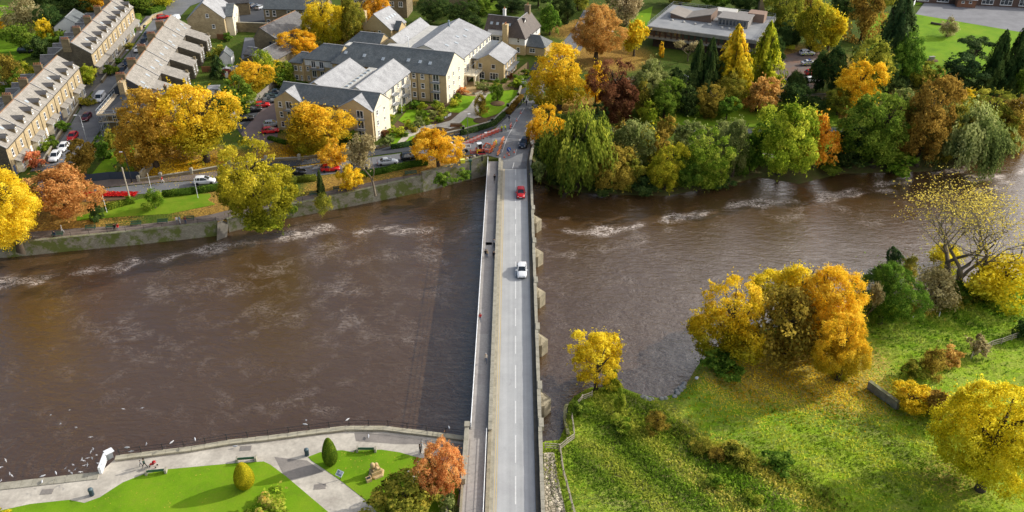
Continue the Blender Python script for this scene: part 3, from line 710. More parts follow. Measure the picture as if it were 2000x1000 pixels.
# ------------------------------------------------------------------ water
FOAM = [  # surveyed streaks of foam: points, half width m, strength
 ([(2010,335),(1950,345),(1900,350)], 1.6, .8), ([(1900,322),(1860,332),(1790,345),(1720,362),(1650,374),(1600,385)], .9, .9), ([(1990,352),(1930,372),(1880,380)], 1.4, .6),
 ([(1740,372),(1660,378),(1600,392),(1520,394),(1450,398),(1390,412),(1330,424),(1270,436),(1200,450),(1130,456),(1070,446),(1048,432)], 1.3, 1.0), ([(1570,400),(1550,418),(1530,428)], 1.6, .45),
 ([(1620,395),(1660,420),(1700,440)], 2.2, .35), ([(1300,450),(1240,470),(1150,490),(1080,500)], 1.6, .4), ([(1060,488),(1120,500),(1180,520)], .6, .5), ([(1060,430),(1075,420),(1100,428)], .5, .6),
 ([(945,440),(900,452),(860,446),(800,452),(745,447),(735,440)], 1.2, .7), ([(740,447),(690,455),(650,448),(622,445),(600,458),(560,462),(520,475),(470,474),(430,484),(370,492),(320,508),(270,512),(220,524),(150,533),(80,545),(0,556)], 1.5, .9),
 ([(640,440),(680,452),(700,465)], 1.0, .8), ([(860,448),(830,480),(780,500),(700,510)], 2.5, .32), ([(700,470),(600,500),(520,540),(420,560),(320,570)], 4.0, .30), ([(860,470),(850,540),(840,620)], 3.0, .22),
 ([(500,620),(600,600),(740,640),(820,650)], 5.0, .22), ([(520,790),(620,780),(640,800)], 1.5, .28), ([(200,640),(300,680),(420,720)], 4.0, .16), ([(500,520),(560,560),(640,560),(740,570)], 3.0, .28)]
def water():
    xs = np.concatenate([[-1500,-400,-200], np.arange(-118, 152, .7), [200,300,600,1500]]); ys = np.concatenate([[-20,40,62], np.arange(74, 203, .7), [215,235,260]])
    X, Y = np.meshgrid(xs, ys); V = np.stack([X, Y, np.full_like(X, WZ)], -1).reshape(-1,3)
    w = len(xs); fs = [(j*w+i, j*w+i+1, (j+1)*w+i+1, (j+1)*w+i) for j in range(len(ys)-1) for i in range(w-1)]
    me = bpy.data.meshes.new('river'); me.from_pydata(V.tolist(), [], fs); me.update(); me.polygons.foreach_set('use_smooth', [True]*len(fs))
    x, y = V[:,0], V[:,1]; F = np.zeros(len(V))
    for pts, wd, st in FOAM:
        W = [G(px, py, WZ) for px, py in pts]
        for (ax, ay), (bx, by) in zip(W, W[1:]):
            L2 = (bx-ax)**2+(by-ay)**2; t = np.clip(((x-ax)*(bx-ax)+(y-ay)*(by-ay))/L2, 0, 1)
            d = np.hypot(x-ax-t*(bx-ax), (y-ay-t*(by-ay))); d = np.abs(d+.9*np.sin(x*.31+y*.2)+.6*np.sin(x*.9+1.3)); F = np.maximum(F, st*np.exp(-(d/(wd*.85))**2*.9))
    calm = np.clip(1-np.hypot((x+64)/26, (y-88)/13), 0, 1)       # rings of small waves at the near left
    calm2 = calm*0
    C = np.ones((len(V),4)); C[:,0] = F; C[:,1] = np.clip((x+20)/60, 0, 1); C[:,2] = np.maximum(calm, calm2)
    a = me.color_attributes.new('foam', 'FLOAT_COLOR', 'POINT'); a.data.foreach_set('color', C.astype(np.float32).ravel())
    m, nt, out = nodes('river_water'); pos = N(nt, 'ShaderNodeNewGeometry').outputs['Position']
    at = N(nt, 'ShaderNodeAttribute', attribute_name='foam'); sep = N(nt, 'ShaderNodeSeparateColor'); nt.links.new(at.outputs['Color'], sep.inputs[0])
    big = noise(nt, .035, 5, .6, scaled(nt, pos, (.6,1,1)))
    base = ramp(nt, big, [(.35, (.064,.033,.012)), (.65, (.080,.044,.018))])
    wf = noise(nt, .42, 3.2, .55, scaled(nt, pos, (.55,1.0,1)), 2.2); wf2 = noise(nt, 1.25, 3.5, .6, scaled(nt, pos, (.6,1.1,1)), 2.6)
    veins = math_(nt, 'SUBTRACT', 1.0, math_(nt, 'MULTIPLY', math_(nt, 'ABSOLUTE', math_(nt, 'SUBTRACT', wf, .5)), 22.0), True)
    veins2 = math_(nt, 'SUBTRACT', 1.0, math_(nt, 'MULTIPLY', math_(nt, 'ABSOLUTE', math_(nt, 'SUBTRACT', wf2, .5)), 17.0), True)
    brk = ramp(nt, math_(nt, 'ADD', noise(nt, .22, 5, .65, pos, .5), math_(nt, 'MULTIPLY', sep.outputs[0], .42)), [(.52, (0,0,0)), (.86, (1,1,1))])
    fo = math_(nt, 'MULTIPLY', math_(nt, 'ADD', math_(nt, 'MULTIPLY', veins, .7), math_(nt, 'MULTIPLY', veins2, .6)), math_(nt, 'ADD', math_(nt, 'MULTIPLY', brk, math_(nt, 'ADD', math_(nt, 'MULTIPLY', sep.outputs[0], .9), .24)), .006), True)
    patch = ramp(nt, math_(nt, 'ADD', math_(nt, 'MULTIPLY', noise(nt, 2.6, 7, .78, scaled(nt, pos, (.4,1,1)), 1.8), 1.0), math_(nt, 'MULTIPLY', sep.outputs[0], .15)), [(.66, (0,0,0)), (.76, (1,1,1))])
    patch = math_(nt, 'MULTIPLY', patch, brk)
    fo = math_(nt, 'MAXIMUM', fo, math_(nt, 'MULTIPLY', patch, math_(nt, 'MULTIPLY', sep.outputs[0], .55)), True)
    fo = math_(nt, 'MULTIPLY', fo, .9)
    col = mix(nt, fo, base, (.74,.64,.56))
    b = finish(nt, out, col, mix(nt, fo, (.06,.06,.06), (.75,.75,.75)), .5)
    b.inputs['IOR'].default_value = 1.6; b.inputs['Specular IOR Level'].default_value = 1.0
    w1 = noise(nt, .7, 5, .62, scaled(nt, pos, (.5,1.2,1)), 1.4); w2 = noise(nt, 3.4, 4, .6, scaled(nt, pos, (.7,1.2,1)), .4); w3 = noise(nt, .16, 4, .6, pos)
    wv = N(nt, 'ShaderNodeTexWave', wave_type='RINGS', rings_direction='Z'); wv.inputs['Scale'].default_value = .28; wv.inputs['Distortion'].default_value = 5; wv.inputs['Detail'].default_value = 3
    wv.inputs['Detail Scale'].default_value = .6
    mp = N(nt, 'ShaderNodeMapping'); mp.inputs['Location'].default_value = (57,-88,0); nt.links.new(pos, mp.inputs['Vector']); nt.links.new(mp.outputs[0], wv.inputs['Vector'])
    hsum = math_(nt, 'ADD', math_(nt, 'MULTIPLY', w1, 1.5), math_(nt, 'ADD', math_(nt, 'MULTIPLY', w2, .35), math_(nt, 'MULTIPLY', w3, 2.0)))
    hsum = math_(nt, 'ADD', hsum, math_(nt, 'MULTIPLY', math_(nt, 'MULTIPLY', wv.outputs['Fac'], sep.outputs[2]), .30))
    bp = N(nt, 'ShaderNodeBump'); bp.inputs['Strength'].default_value = .42; bp.inputs['Distance'].default_value = .24
    nt.links.new(hsum, bp.inputs['Height']); nt.links.new(bp.outputs[0], b.inputs['Normal'])
    me.materials.append(m); tag(link('river', me), kind='structure')
water()

# ------------------------------------------------------------------ road bridge
def road_bridge():
    t = thing('stone_bridge', 'long straight stone road bridge crossing the brown river', 'bridge', (0,0,0))
    PY = [G(1050, y, -1.5)[1] for y in (427,492,570,662,778)]
    PY = sorted(PY); ends = [90.0]+PY+[176.5]
    d = MB(); d.box(-3.5,3.35,90,176.5,-.9,-.05); d.box(-6.75,3.35,40,90,-5,-.06); d.build('deck', STONED, t)
    for a, b in zip(ends, ends[1:]):
        m = MB(); a2 = a+1.3; b2 = b-1.3; n = 12; r = []
        for i in range(n+1):
            s = i/n; y = a2+(b2-a2)*s; r.append((y, -4.6+3.5*math.sqrt(max(0, 1-(2*s-1)**2))))
        for X, o in ((3.45,1), (-3.55,-1)):
            for (y0, z0), (y1, z1) in zip(r, r[1:]):
                q = [(X,y0,z0),(X,y1,z1),(X,y1,-.55),(X,y0,-.55)]; m.add(q, [(0,1,2,3) if o > 0 else (3,2,1,0)])
            m.add([(X,a,-5),(X,a2,-5),(X,a2,-.55),(X,a,-.55)], [(0,1,2,3) if o > 0 else (3,2,1,0)]); m.add([(X,b2,-5),(X,b,-5),(X,b,-.55),(X,b2,-.55)], [(0,1,2,3) if o > 0 else (3,2,1,0)])
        for (y0, z0), (y1, z1) in zip(r, r[1:]): m.add([(-3.55,y0,z0),(3.45,y0,z0),(3.45,y1,z1),(-3.55,y1,z1)], [(0,1,2,3)])
        m.build('arch', STONEB, t)
    for y in PY:
        m = MB(); m.prism([(3.47,y-1.5),(4.2,y-1.45),(5.2,y-.2),(5.2,y+.2),(4.2,y+1.45),(3.47,y+1.5)], -5.5, -1.7)
        v = [(3.47,y-1.3,-1.7),(4.1,y-1.3,-1.7),(5.0,y,-1.7),(4.1,y+1.3,-1.7),(3.47,y+1.3,-1.7),(3.47,y-1.2,-.95),(3.47,y+1.2,-.95),(4.0,y,-1.05)]
        m.add(v, [(0,1,7,5),(1,2,7),(2,3,7),(3,4,6,7),(5,7,6)]); m.build('pier', STONEB, t)
    m = MB()
    segs = [(2.5,40),(2.5,176),(2.9,181),(3.7,186)]
    for (xa, ya), (xb, yb) in zip(segs, segs[1:]):      # right footway and parapet, flaring at the far end
        m.add([(xa,ya,.13),(xa+.62,ya,.13),(xb+.62,yb,.13),(xb,yb,.13),(xa,ya,-.02),(xb,yb,-.02)], [(0,1,2,3),(4,0,3,5)])
    m.build('footway', STONED, t)
    m = MB()
    for (xa, ya), (xb, yb) in zip(segs, segs[1:]):
        m.bar((xa+.82,ya,.36),(xb+.82,yb,.36), .36, 1.1)
    y = 42
    m.build('parapet', STONEB, t)
    m = MB()
    for (xa, ya), (xb, yb) in zip(segs, segs[1:]): 
        L = max(1, int((yb-ya)/1.5))
        for i in range(L):
            a = (lerp(xa,xb,i/L)+.83, lerp(ya,yb,i/L)+.02, .955+.012*math.sin(i*2.2)); b = (lerp(xa,xb,(i+1)/L)+.83, lerp(ya,yb,(i+1)/L)-.02, .955+.012*math.sin(i*2.2)); m.bar(a, b, .50+.03*math.sin(i*5.1), .13)
    for y in PY+[90.2]: m.box(3.2,3.85,y-.9,y+.9,.35,1.09)
    m.build('coping', COPE, t)
    m = MB(); m.box(-3.66,-3.28,89,177,-.2,.80); m.build('parapet', STONEB, t)
    m = MB()
    for i in range(59): m.box(-3.74+.01*math.sin(i*3),-3.2+.01*math.sin(i*7),89+i*1.49,89+i*1.49+1.45,.80,.93)
    m.build('coping', COPE, t)
    m = MB(); m.box(-3.27,-2.81,40,177.5,-.03,.11); m.build('kerb', COPE, t)
    m = MB(); m.box(-3.72,-3.28,40,89,-.05,.55); m.build('parapet', STONEB, t)
    # markings laid on the carriageway belong to the road
    k = MB(); y = 66.0; 
    rows = [(1000,985),(930,845-0),(848,790)]
    for ya, yb in ((985,930),(904,850),(827,783),(758,713),(691,656),(637,602),(583,548),(539,511),(500,474),(461,438),(428,407),(395,378),(366,352),(342,327)):
        Y0 = G(1007, ya, 0)[1]; Y1 = G(1007, yb, 0)[1]; k.add([(-.07,Y0,.006),(.07,Y0,.006),(.07,Y1,.006),(-.07,Y1,.006)], [(0,1,2,3)])
    for Y0 in (42,50,58,66): k.add([(-.07,Y0,.006),(.07,Y0,.006),(.07,Y0+4.3,.006),(-.07,Y0+4.3,.006)], [(0,1,2,3)])
    tag(k.build('centre_line', WHITEL), kind='structure')
    k = MB()
    for x in (-2.68,-2.42): k.add([(x-.045,40,.006),(x+.045,40,.006),(x+.045,176,.006),(x-.045,176,.006)], [(0,1,2,3)])
    tag(k.build('yellow_lines', YELL), kind='structure')
    k = MB()
    for y0, y1 in ((1000,930),): pass
    for (a, b) in (((1001,330),(1004,318)),((1006,303),(1009,292)),((1012,282),(1016,272)),((1026,258),(1031,247)),((1036,240),(1040,228))):
        A = Vector((*G(*a),.085)); B = Vector((*G(*b),.085)); k.bar(A, B, .12, .012)
    for (a, b) in (((981,298),(990,270)),((990,270),(1008,238)),((1008,238),(1024,212))): k.bar(Vector((*G(*a),.085)), Vector((*G(*b),.085)), .10, .012)
    tag(k.build('road_markings', WHITEL), kind='structure')
road_bridge()
def footbridge():
    t = thing('footbridge', 'narrow grey footbridge with pale outer handrail running beside the stone bridge', 'footbridge', (0,0,0))
    d = MB(); d.box(-6.05,-3.70,90,176.8,-.5,-.02); d.build('deck', SLAB, t)
    e = MB(); e.box(-6.18,-6.06,90,176.8,-.75,.06); e.build('edge_beam', CONC, t)
    for a, b, x0, x1 in ((162,158,-5.9,-4.2),(148,136,-6.0,-4.3),(126,123.5,-5.6,-4.6),(112,106,-5.9,-4.3),(119,116.5,-5.9,-5.2),(99.5,97.0,-6,-4.4),(103,102,-5.9,-5),(141,140,-5.6,-4.4)):
        k = MB(); k.add([(x0,b,-.012),(x1,b,-.012),(x1,a,-.012),(x0,a,-.012)], [(0,1,2,3)]); k.build('resurfaced_patch', SLAB2, t)
    n = 48
    for i in range(n):
        y = 90.4+i*(176.2-90.4)/(n-1); m = MB(); m.box(-.03,.03,-.03,.03,-.3,1.14); m.build('post', WHITEM, t, loc=(-6.12,y,0))
    for z, r in ((1.16,.05),(.75,.025),(.4,.025)):
        m = MB(); m.tube([(-6.12,90,z),(-6.12,120,z),(-6.12,150,z),(-6.12,176.6,z)], r, 6); m.build('handrail' if z > 1 else 'rail', WHITEM, t)
footbridge()
def approach():
    # ramp footway at the near end with its outer wall and inner railing
    sheet('footway', [(-6.6,90),(-3.75,90),(-3.75,40),(-6.6,40)], .0, SLAB, z=-.03, world=True)
    t = thing('stone_wall', 'pale coped stone parapet wall at the near end of the footbridge', 'wall', (-6.62,85,0))
    m = MB(); m.box(-.22,.22,-5.2,5.0,-2.5,.85); m.build('wall', masonry('ramp_stone', (.45,.39,.26), (.36,.31,.20), (.2,.18,.13), .6, .28), t)
    m = MB(); m.box(-.3,.3,-5.25,5.05,.85,.98); m.box(-.36,.36,4.3,5.3,.98,1.2); m.build('coping', COPE, t)
    t = thing('railing', 'white railing along the inner edge of the ramp south of the footbridge', 'railing', (-3.95,82,0))
    for i in range(13):
        m = MB(); m.box(-.025,.025,-.025,.025,0,1.1); m.build('post', WHITEM, t, loc=(0,-12+i*1.55,0))
    for z in (1.1,.6): m = MB(); m.tube([(0,-12.2,z),(0,0,z),(0,7,z)], .035, 6); m.build('rail', WHITEM, t)
    # outer low wall and steps down to the park
    t = thing('stone_steps', 'narrow stone steps between low walls going down beside the ramp', 'steps', (-7.6,77,-2.4))
    for i in range(9):
        m = MB(); m.box(-.7,.7,-3+i*.45,-3+(i+1)*.45,0,2.2-i*.24); m.build('step', CONC, t)
    m = MB(); m.box(.72,.98,-3.4,2.2,0,2.9); m.box(-1.0,-.72,-3.4,2.2,0,2.3); m.build('side_wall', STONEB, t)
approach()

# ------------------------------------------------------------------ river walls
def river_wall(label, X0, X1, B, yf, inset, top, w=.55, mat=STONE, capm=COPE, base=-5.0, capz=.14, extra=()):
    xs = [X0]+[b[0] for b in sorted(B) if X0 < b[0] < X1]+[X1]
    mid = (X0+X1)/2; o = Vector((mid, float(yf(mid)), 0)); t = thing('river_wall', label, 'river wall', tuple(o), 0, 'walls along the river')
    m = MB(); cp = MB(); sgn = inset
    zt = lambda x: top(x)
    pts = [(x, float(yf(x)), zt(x)) for x in xs]
    for (xa,ya,za), (xb,yb,zb) in zip(pts, pts[1:]):
        d = Vector((xb-xa, yb-ya)).normalized(); nn = Vector((-d.y, d.x))*w*sgn
        v = [(xa,ya,base),(xb,yb,base),(xb+nn.x,yb+nn.y,base),(xa+nn.x,ya+nn.y,base),(xa,ya,za),(xb,yb,zb),(xb+nn.x,yb+nn.y,zb),(xa+nn.x,ya+nn.y,za)]
        v = [(x-o.x, y-o.y, z) for x, y, z in v]
        m.add(v, [(0,3,2,1),(4,5,6,7),(0,1,5,4),(1,2,6,5),(2,3,7,6),(3,0,4,7)])
        L = math.hypot(xb-xa, yb-ya); k = max(1, int(L/1.3))
        for i in range(k):
            a = Vector((lerp(xa,xb,i/k)-o.x+nn.x*.42, lerp(ya,yb,i/k)-o.y+nn.y*.42, lerp(za,zb,i/k)+capz/2+.003)); b = Vector((lerp(xa,xb,(i+1)/k)-o.x+nn.x*.42, lerp(ya,yb,(i+1)/k)-o.y+nn.y*.42, lerp(za,zb,(i+1)/k)+capz/2+.003))
            e = (b-a).normalized()*.018; cp.bar(a+e, b-e, w+.12+.03*math.sin(i*4.3), capz)
    m.build('wall', mat, t); cp.build('coping', capm, t); return t
zbank = lambda x: float(np.interp(x, nx, nz))
xw = G(424,436,-1.2)[0]; xv = G(446,425,-1.2)[0]
COPED = simple('mossy_coping', (.30,.29,.22), (.16,.17,.07), .9, .95, .1, .4, True)
river_wall('long mossy stone river wall below the benches at far left', -130, xw, BN, yN, 1, lambda x: -1.05, capm=COPED)
river_wall('mossy stone river wall below the leaning yellow tree and green benches', xv, G(825,345,-.3)[0], BN, yN, 1, lambda x: zbank(x)+.1, capm=COPED)
river_wall('taller grey stone wall joining the far end of the footbridge', G(825,345,-.3)[0]+.02, -6.3, BN, yN, 1, lambda x: max(zbank(x), -.35)+.85, mat=masonry('grey_wall_stone', (.36,.34,.28), (.28,.265,.21), (.16,.15,.12), .8, .35, moss=(.16,.17,.05)), capm=COPED)
river_wall('curving park wall with pale coping and black railing along the near bank', G(227,895,-2.4)[0], -6.85, BS, yS, -1, lambda x: -2.12, mat=masonry('park_wall_stone', (.38,.34,.26), (.30,.27,.2), (.18,.16,.12), .7, .3), capm=simple('park_coping', (.50,.46,.35), (.42,.38,.27), .8, .9, .2, .4, True), w=.7)
river_wall('low flat stone landing edge at the lower left corner of the river', -130, G(195,924,-2.4)[0], BS, yS, -1, lambda x: -2.33, mat=CONC, w=1.2, capz=.08)
# slipway between the two north walls
m = MB(); a = Vector((*G(424,437,-1.2),0)); b = Vector((*G(446,426,-1.2),0)); 
d_ = MB(); d_.add([(a.x,a.y-2.2,-4.3),(b.x,b.y-2.8,-4.3),(b.x,b.y+.4,-1.12),(a.x,a.y+.4,-1.12),(a.x,a.y-2.2,-5.5),(b.x,b.y-2.8,-5.5)], [(0,1,2,3),(4,5,1,0)])
o = d_.build('slipway', simple('slipway_stone', (.22,.20,.17), (.12,.11,.09), .6, .9, .2, .4, True)); tag(o, 'sloping stone slipway in the gap between the two mossy river walls', 'slipway')
# ------------------------------------------------------------------ buildings
ST_GOLD = masonry('stone_terrace', (.58,.46,.27), (.42,.33,.19), (.24,.19,.12), .5, .24)
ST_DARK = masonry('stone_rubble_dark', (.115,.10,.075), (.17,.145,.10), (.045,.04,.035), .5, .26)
ST_BUFF = masonry('brick_buff', (.62,.48,.265), (.55,.42,.225), (.42,.33,.19), .45, .16, var=.5, bump=.2)
ST_CREAM = masonry('brick_cream', (.84,.77,.60), (.80,.72,.55), (.68,.61,.46), .45, .16, var=.4, bump=.2)  # paler than the buff: sunlit look of east walls put into its colour
ST_OLD = masonry('stone_old', (.30,.24,.14), (.21,.17,.105), (.12,.10,.07), .6, .28)
BRICK = masonry('brick_red', (.30,.13,.07), (.24,.11,.065), (.16,.12,.09), .45, .15, var=.5)
RENDERW = simple('white_render', (.74,.74,.72), (.66,.66,.64), 1, .9, .2, .1)
SLATE = roofing('slate_grey', (.13,.15,.155), (.19,.205,.205), None)
SLATEL = roofing('slate_light', (.38,.385,.395), (.46,.465,.47), None)
SLATET = roofing('stone_slate', (.42,.385,.335), (.31,.285,.245), None, .5, .4)
SLATED = roofing('slate_dark', (.07,.07,.072), (.10,.095,.095), None)
TILEB = roofing('tile_brown', (.10,.075,.06), (.14,.11,.09), None)
SLATEO = roofing('slate_old', (.15,.145,.145), (.21,.20,.19), None, .45, .35)
LEAD = simple('lead_flashing', (.42,.42,.42), (.30,.30,.30), 3, .6, .4)
RIDGE = simple('ridge_tile', (.42,.23,.12), (.30,.17,.10), 3, .9, .2)
FLATW = simple('pale_flat_roof', (.62,.60,.55), (.48,.47,.43), .8, .8, .2)
BLACKG = paint('black_gutter', (.025,.025,.028), .5)
POT = simple('terracotta', (.50,.22,.11), (.38,.17,.09), 3, .9, .2)
def uvmesh(mb, name, mats):
    """mesh whose UVs run along each slope in metres, for slate courses"""
    me = mb.mesh(name, *mats); uv = me.uv_layers.new(name='UVMap').data
    for p in me.polygons:
        n = p.normal; h = Vector((-n.y, n.x, 0)); h = h.normalized() if h.length > 1e-4 else Vector((1,0,0)); v = n.cross(h)
        for li in p.loop_indices:
            co = me.vertices[me.loops[li].vertex_index].co; uv[li].uv = (co.dot(h), co.dot(v))
    return me
def gable(root, x0, x1, y0, y1, z0, e, r, axis='x', wall=ST_BUFF, roof=SLATE, oh=.3, ridge=None, hip=(0,0), gutter=True, ridgemat=None, verge=.12, wmesh=True):
    """a block with walls and pitched roof; axis = ridge direction; ridge = its offset across; hip = how far each ridge end is drawn in"""
    if axis == 'x': L0, L1, W0, W1 = x0, x1, y0, y1; T = lambda l, w, z: (l, w, z)
    else: L0, L1, W0, W1 = y0, y1, x0, x1; T = lambda l, w, z: (w, l, z)
    rm = (W0+W1)/2 if ridge is None else ridge
    flip = axis != 'x'
    def F(m, vs, fs):
        m.add([T(*v) for v in vs], [f[::-1] for f in fs] if flip else fs)
    if wmesh:
        m = MB(); h0, h1 = hip
        V = [(L0,W0,z0),(L1,W0,z0),(L1,W1,z0),(L0,W1,z0),(L0,W0,e),(L1,W0,e),(L1,W1,e),(L0,W1,e),(L0,rm,r if not h0 else e),(L1,rm,r if not h1 else e)]
        F(m, V, [(0,1,5,4),(2,3,7,6),(1,2,6,9,5),(3,0,4,8,7)]); m.build('wall', wall, root)
    m = MB(); t = .14
    s0 = (r-e)/(rm-W0); s1 = (r-e)/(W1-rm); v0 = 0 if hip[0] else verge; v1 = 0 if hip[1] else verge
    a0 = L0-(oh if hip[0] else verge); a1 = L1+(oh if hip[1] else verge)
    b0 = L0+hip[0] if hip[0] else L0-verge; b1 = L1-hip[1] if hip[1] else L1+verge
    zo0 = e-oh*s0; zo1 = e-oh*s1
    top = [(a0,W0-oh,zo0),(a1,W0-oh,zo0),(b1,rm,r),(b0,rm,r),(a1,W1+oh,zo1),(a0,W1+oh,zo1)]
    up = [(x,y,z+t) for x,y,z in top]; V = [(x,y,z+.004) for x,y,z in top]+up
    fs = [(6,7,8,9),(9,8,10,11),(0,3,2,1),(3,5,4,2),(0,1,7,6),(4,5,11,10)]
    fs += [(1,2,8,7),(2,4,10,8)] if not hip[1] else [(1,2,8,7),(2,4,10,8)]
    fs += [(0,6,9,3),(3,9,11,5)]
    if hip[1]: fs += [(7,10,8)]
    if hip[0]: fs += [(6,9,11)]
    F(m, V, fs); ob = link('roof', uvmesh(m, 'roof', [roof]), root)
    k = MB(); k.bar(T(b0,rm,r+t+.01), T(b1,rm,r+t+.01), .26, .10); k.build('ridge', ridgemat or LEAD, ob)
    if gutter:
        g = MB(); g.bar(T(a0+.02,W0-oh-.06,zo0+.05), T(a1-.02,W0-oh-.06,zo0+.05), .11, .09); g.build('gutter', BLACKG, root)
        g = MB(); g.bar(T(a0+.02,W1+oh+.06,zo1+.05), T(a1-.02,W1+oh+.06,zo1+.05), .11, .09); g.build('gutter', BLACKG, root)
    return ob
WINP = {}
def win(root, x, y, z, face, w=1.0, h=1.3, kind='sash', fmat=None):
    """window centred at x,y with sill height z; face S E N W"""
    fmat = fmat or WHITEW; key = (w, h, kind, fmat.name)
    if key not in WINP:
        m = MB(); b = .11 if kind != 'dark' else .07; d0, d1 = -.05, .06
        m.box(-w/2-.02,-w/2+b,d0,d1,0,h); m.box(w/2-b,w/2+.02,d0,d1,0,h); m.box(-w/2+b,w/2-b,d0,d1,0,b); m.box(-w/2+b,w/2-b,d0,d1,h-b,h)
        if kind == 'sash': m.box(-w/2+b,w/2-b,d0+.01,d1,h*.5-.045,h*.5+.045)
        if kind in ('pair','door','cross'): m.box(-.05,.05,d0+.01,d1,b,h-b)
        if kind == 'cross': m.box(-w/2+b,-.05,d0+.012,d1,h*.55-.04,h*.55+.04); m.box(.05,w/2-b,d0+.012,d1,h*.55-.04,h*.55+.04)
        if kind == 'triple':
            for q in (-w/6, w/6): m.box(q-.05,q+.05,d0+.01,d1,b,h-b)
            m.box(-w/2+b,-w/6-.05,d0+.012,d1,h*.6-.035,h*.6+.035); m.box(w/6+.05,w/2-b,d0+.012,d1,h*.6-.035,h*.6+.035)
        m.box(-w/2-.1,w/2+.1,-.13,.02,-.10,-.004)
        p = MB(); p.box(-w/2+.02,w/2-.02,-.008,.04,.02,h-.02)
        WINP[key] = (m.mesh('window', fmat), p.mesh('pane', GLASS))
    a, b_ = WINP[key]; rz = {'S':0,'E':math.pi/2,'N':math.pi,'W':-math.pi/2}[face]
    o = link('window', a, root, (x,y,z), (0,0,rz)); link('pane', b_, o); return o
SKYL = {}
def rooflight(root, x, y, z, axis, slope, sgn, w=.7, h=1.0):
    """pane lying on a slope; axis = ridge direction of that roof, sgn = side of the ridge"""
    m = SKYL.get((w,h))
    if not m:
        mb = MB(); mb.box(-w/2,w/2,-h/2,h/2,0,.07); m = SKYL[(w,h)] = mb.mesh('rooflight', paint('rooflight_glass', (.42,.47,.50), .15, 0, .8))
    a = math.atan(slope)
    if axis == 'x': rot = (a*-sgn, 0, 0)
    else: rot = (0, a*sgn, 0)
    link('rooflight', m, root, (x,y,z+.15), rot)
def chimney(root, x, y, z0, z1, w=.7, d=1.6, pots=4, mat=ST_OLD):
    m = MB(); m.box(-w/2,w/2,-d/2,d/2,0,z1-z0); m.box(-w/2-.08,w/2+.08,-d/2-.08,d/2+.08,z1-z0-.25,z1-z0-.05); o = m.build('chimney', mat, root, loc=(x,y,z0))
    p = MB()
    for i in range(pots): p.lathe([(.12,0),(.14,.1),(.11,.45),(.14,.5)], 8, c=(0, -d/2+.2+i*(d-.4)/max(1,pots-1), z1-z0-.01))
    p.build('chimney_pot', POT, o); return o
def balcony(root, x, y, z, face, w=2.2, d=1.1, plants=False):
    m = MB(); m.box(-w/2,w/2,-d,-.002,-.12,0); o = m.build('balcony', GREYM, root, loc=(x,y,z), rot=(0,0,{'S':0,'E':math.pi/2,'N':math.pi,'W':-math.pi/2}[face]))
    r = MB()
    for a, b in (((-w/2,-.03,1.05),(-w/2,-d,1.05)),((-w/2,-d,1.05),(w/2,-d,1.05)),((w/2,-d,1.05),(w/2,-.03,1.05))): r.bar(a, b, .05, .05)
    n = 9
    for i in range(n+1): r.box(-w/2+i*w/n-.012,-w/2+i*w/n+.012,-d-.01,-d+.015,0,1.03)
    for i in range(1,4): 
        for s in (-w/2, w/2): r.box(s-.012,s+.012,-i*d/4-.01,-i*d/4+.01,0,1.03)
    r.build('balustrade', GREYM, o)
    return o
def pipe(root, x, y, z0, z1):
    m = MB(); m.tube([(0,0,0),(0,0,z1-z0)], .06, 6); m.build('drainpipe', BLACKG, root, loc=(x,y,z0))

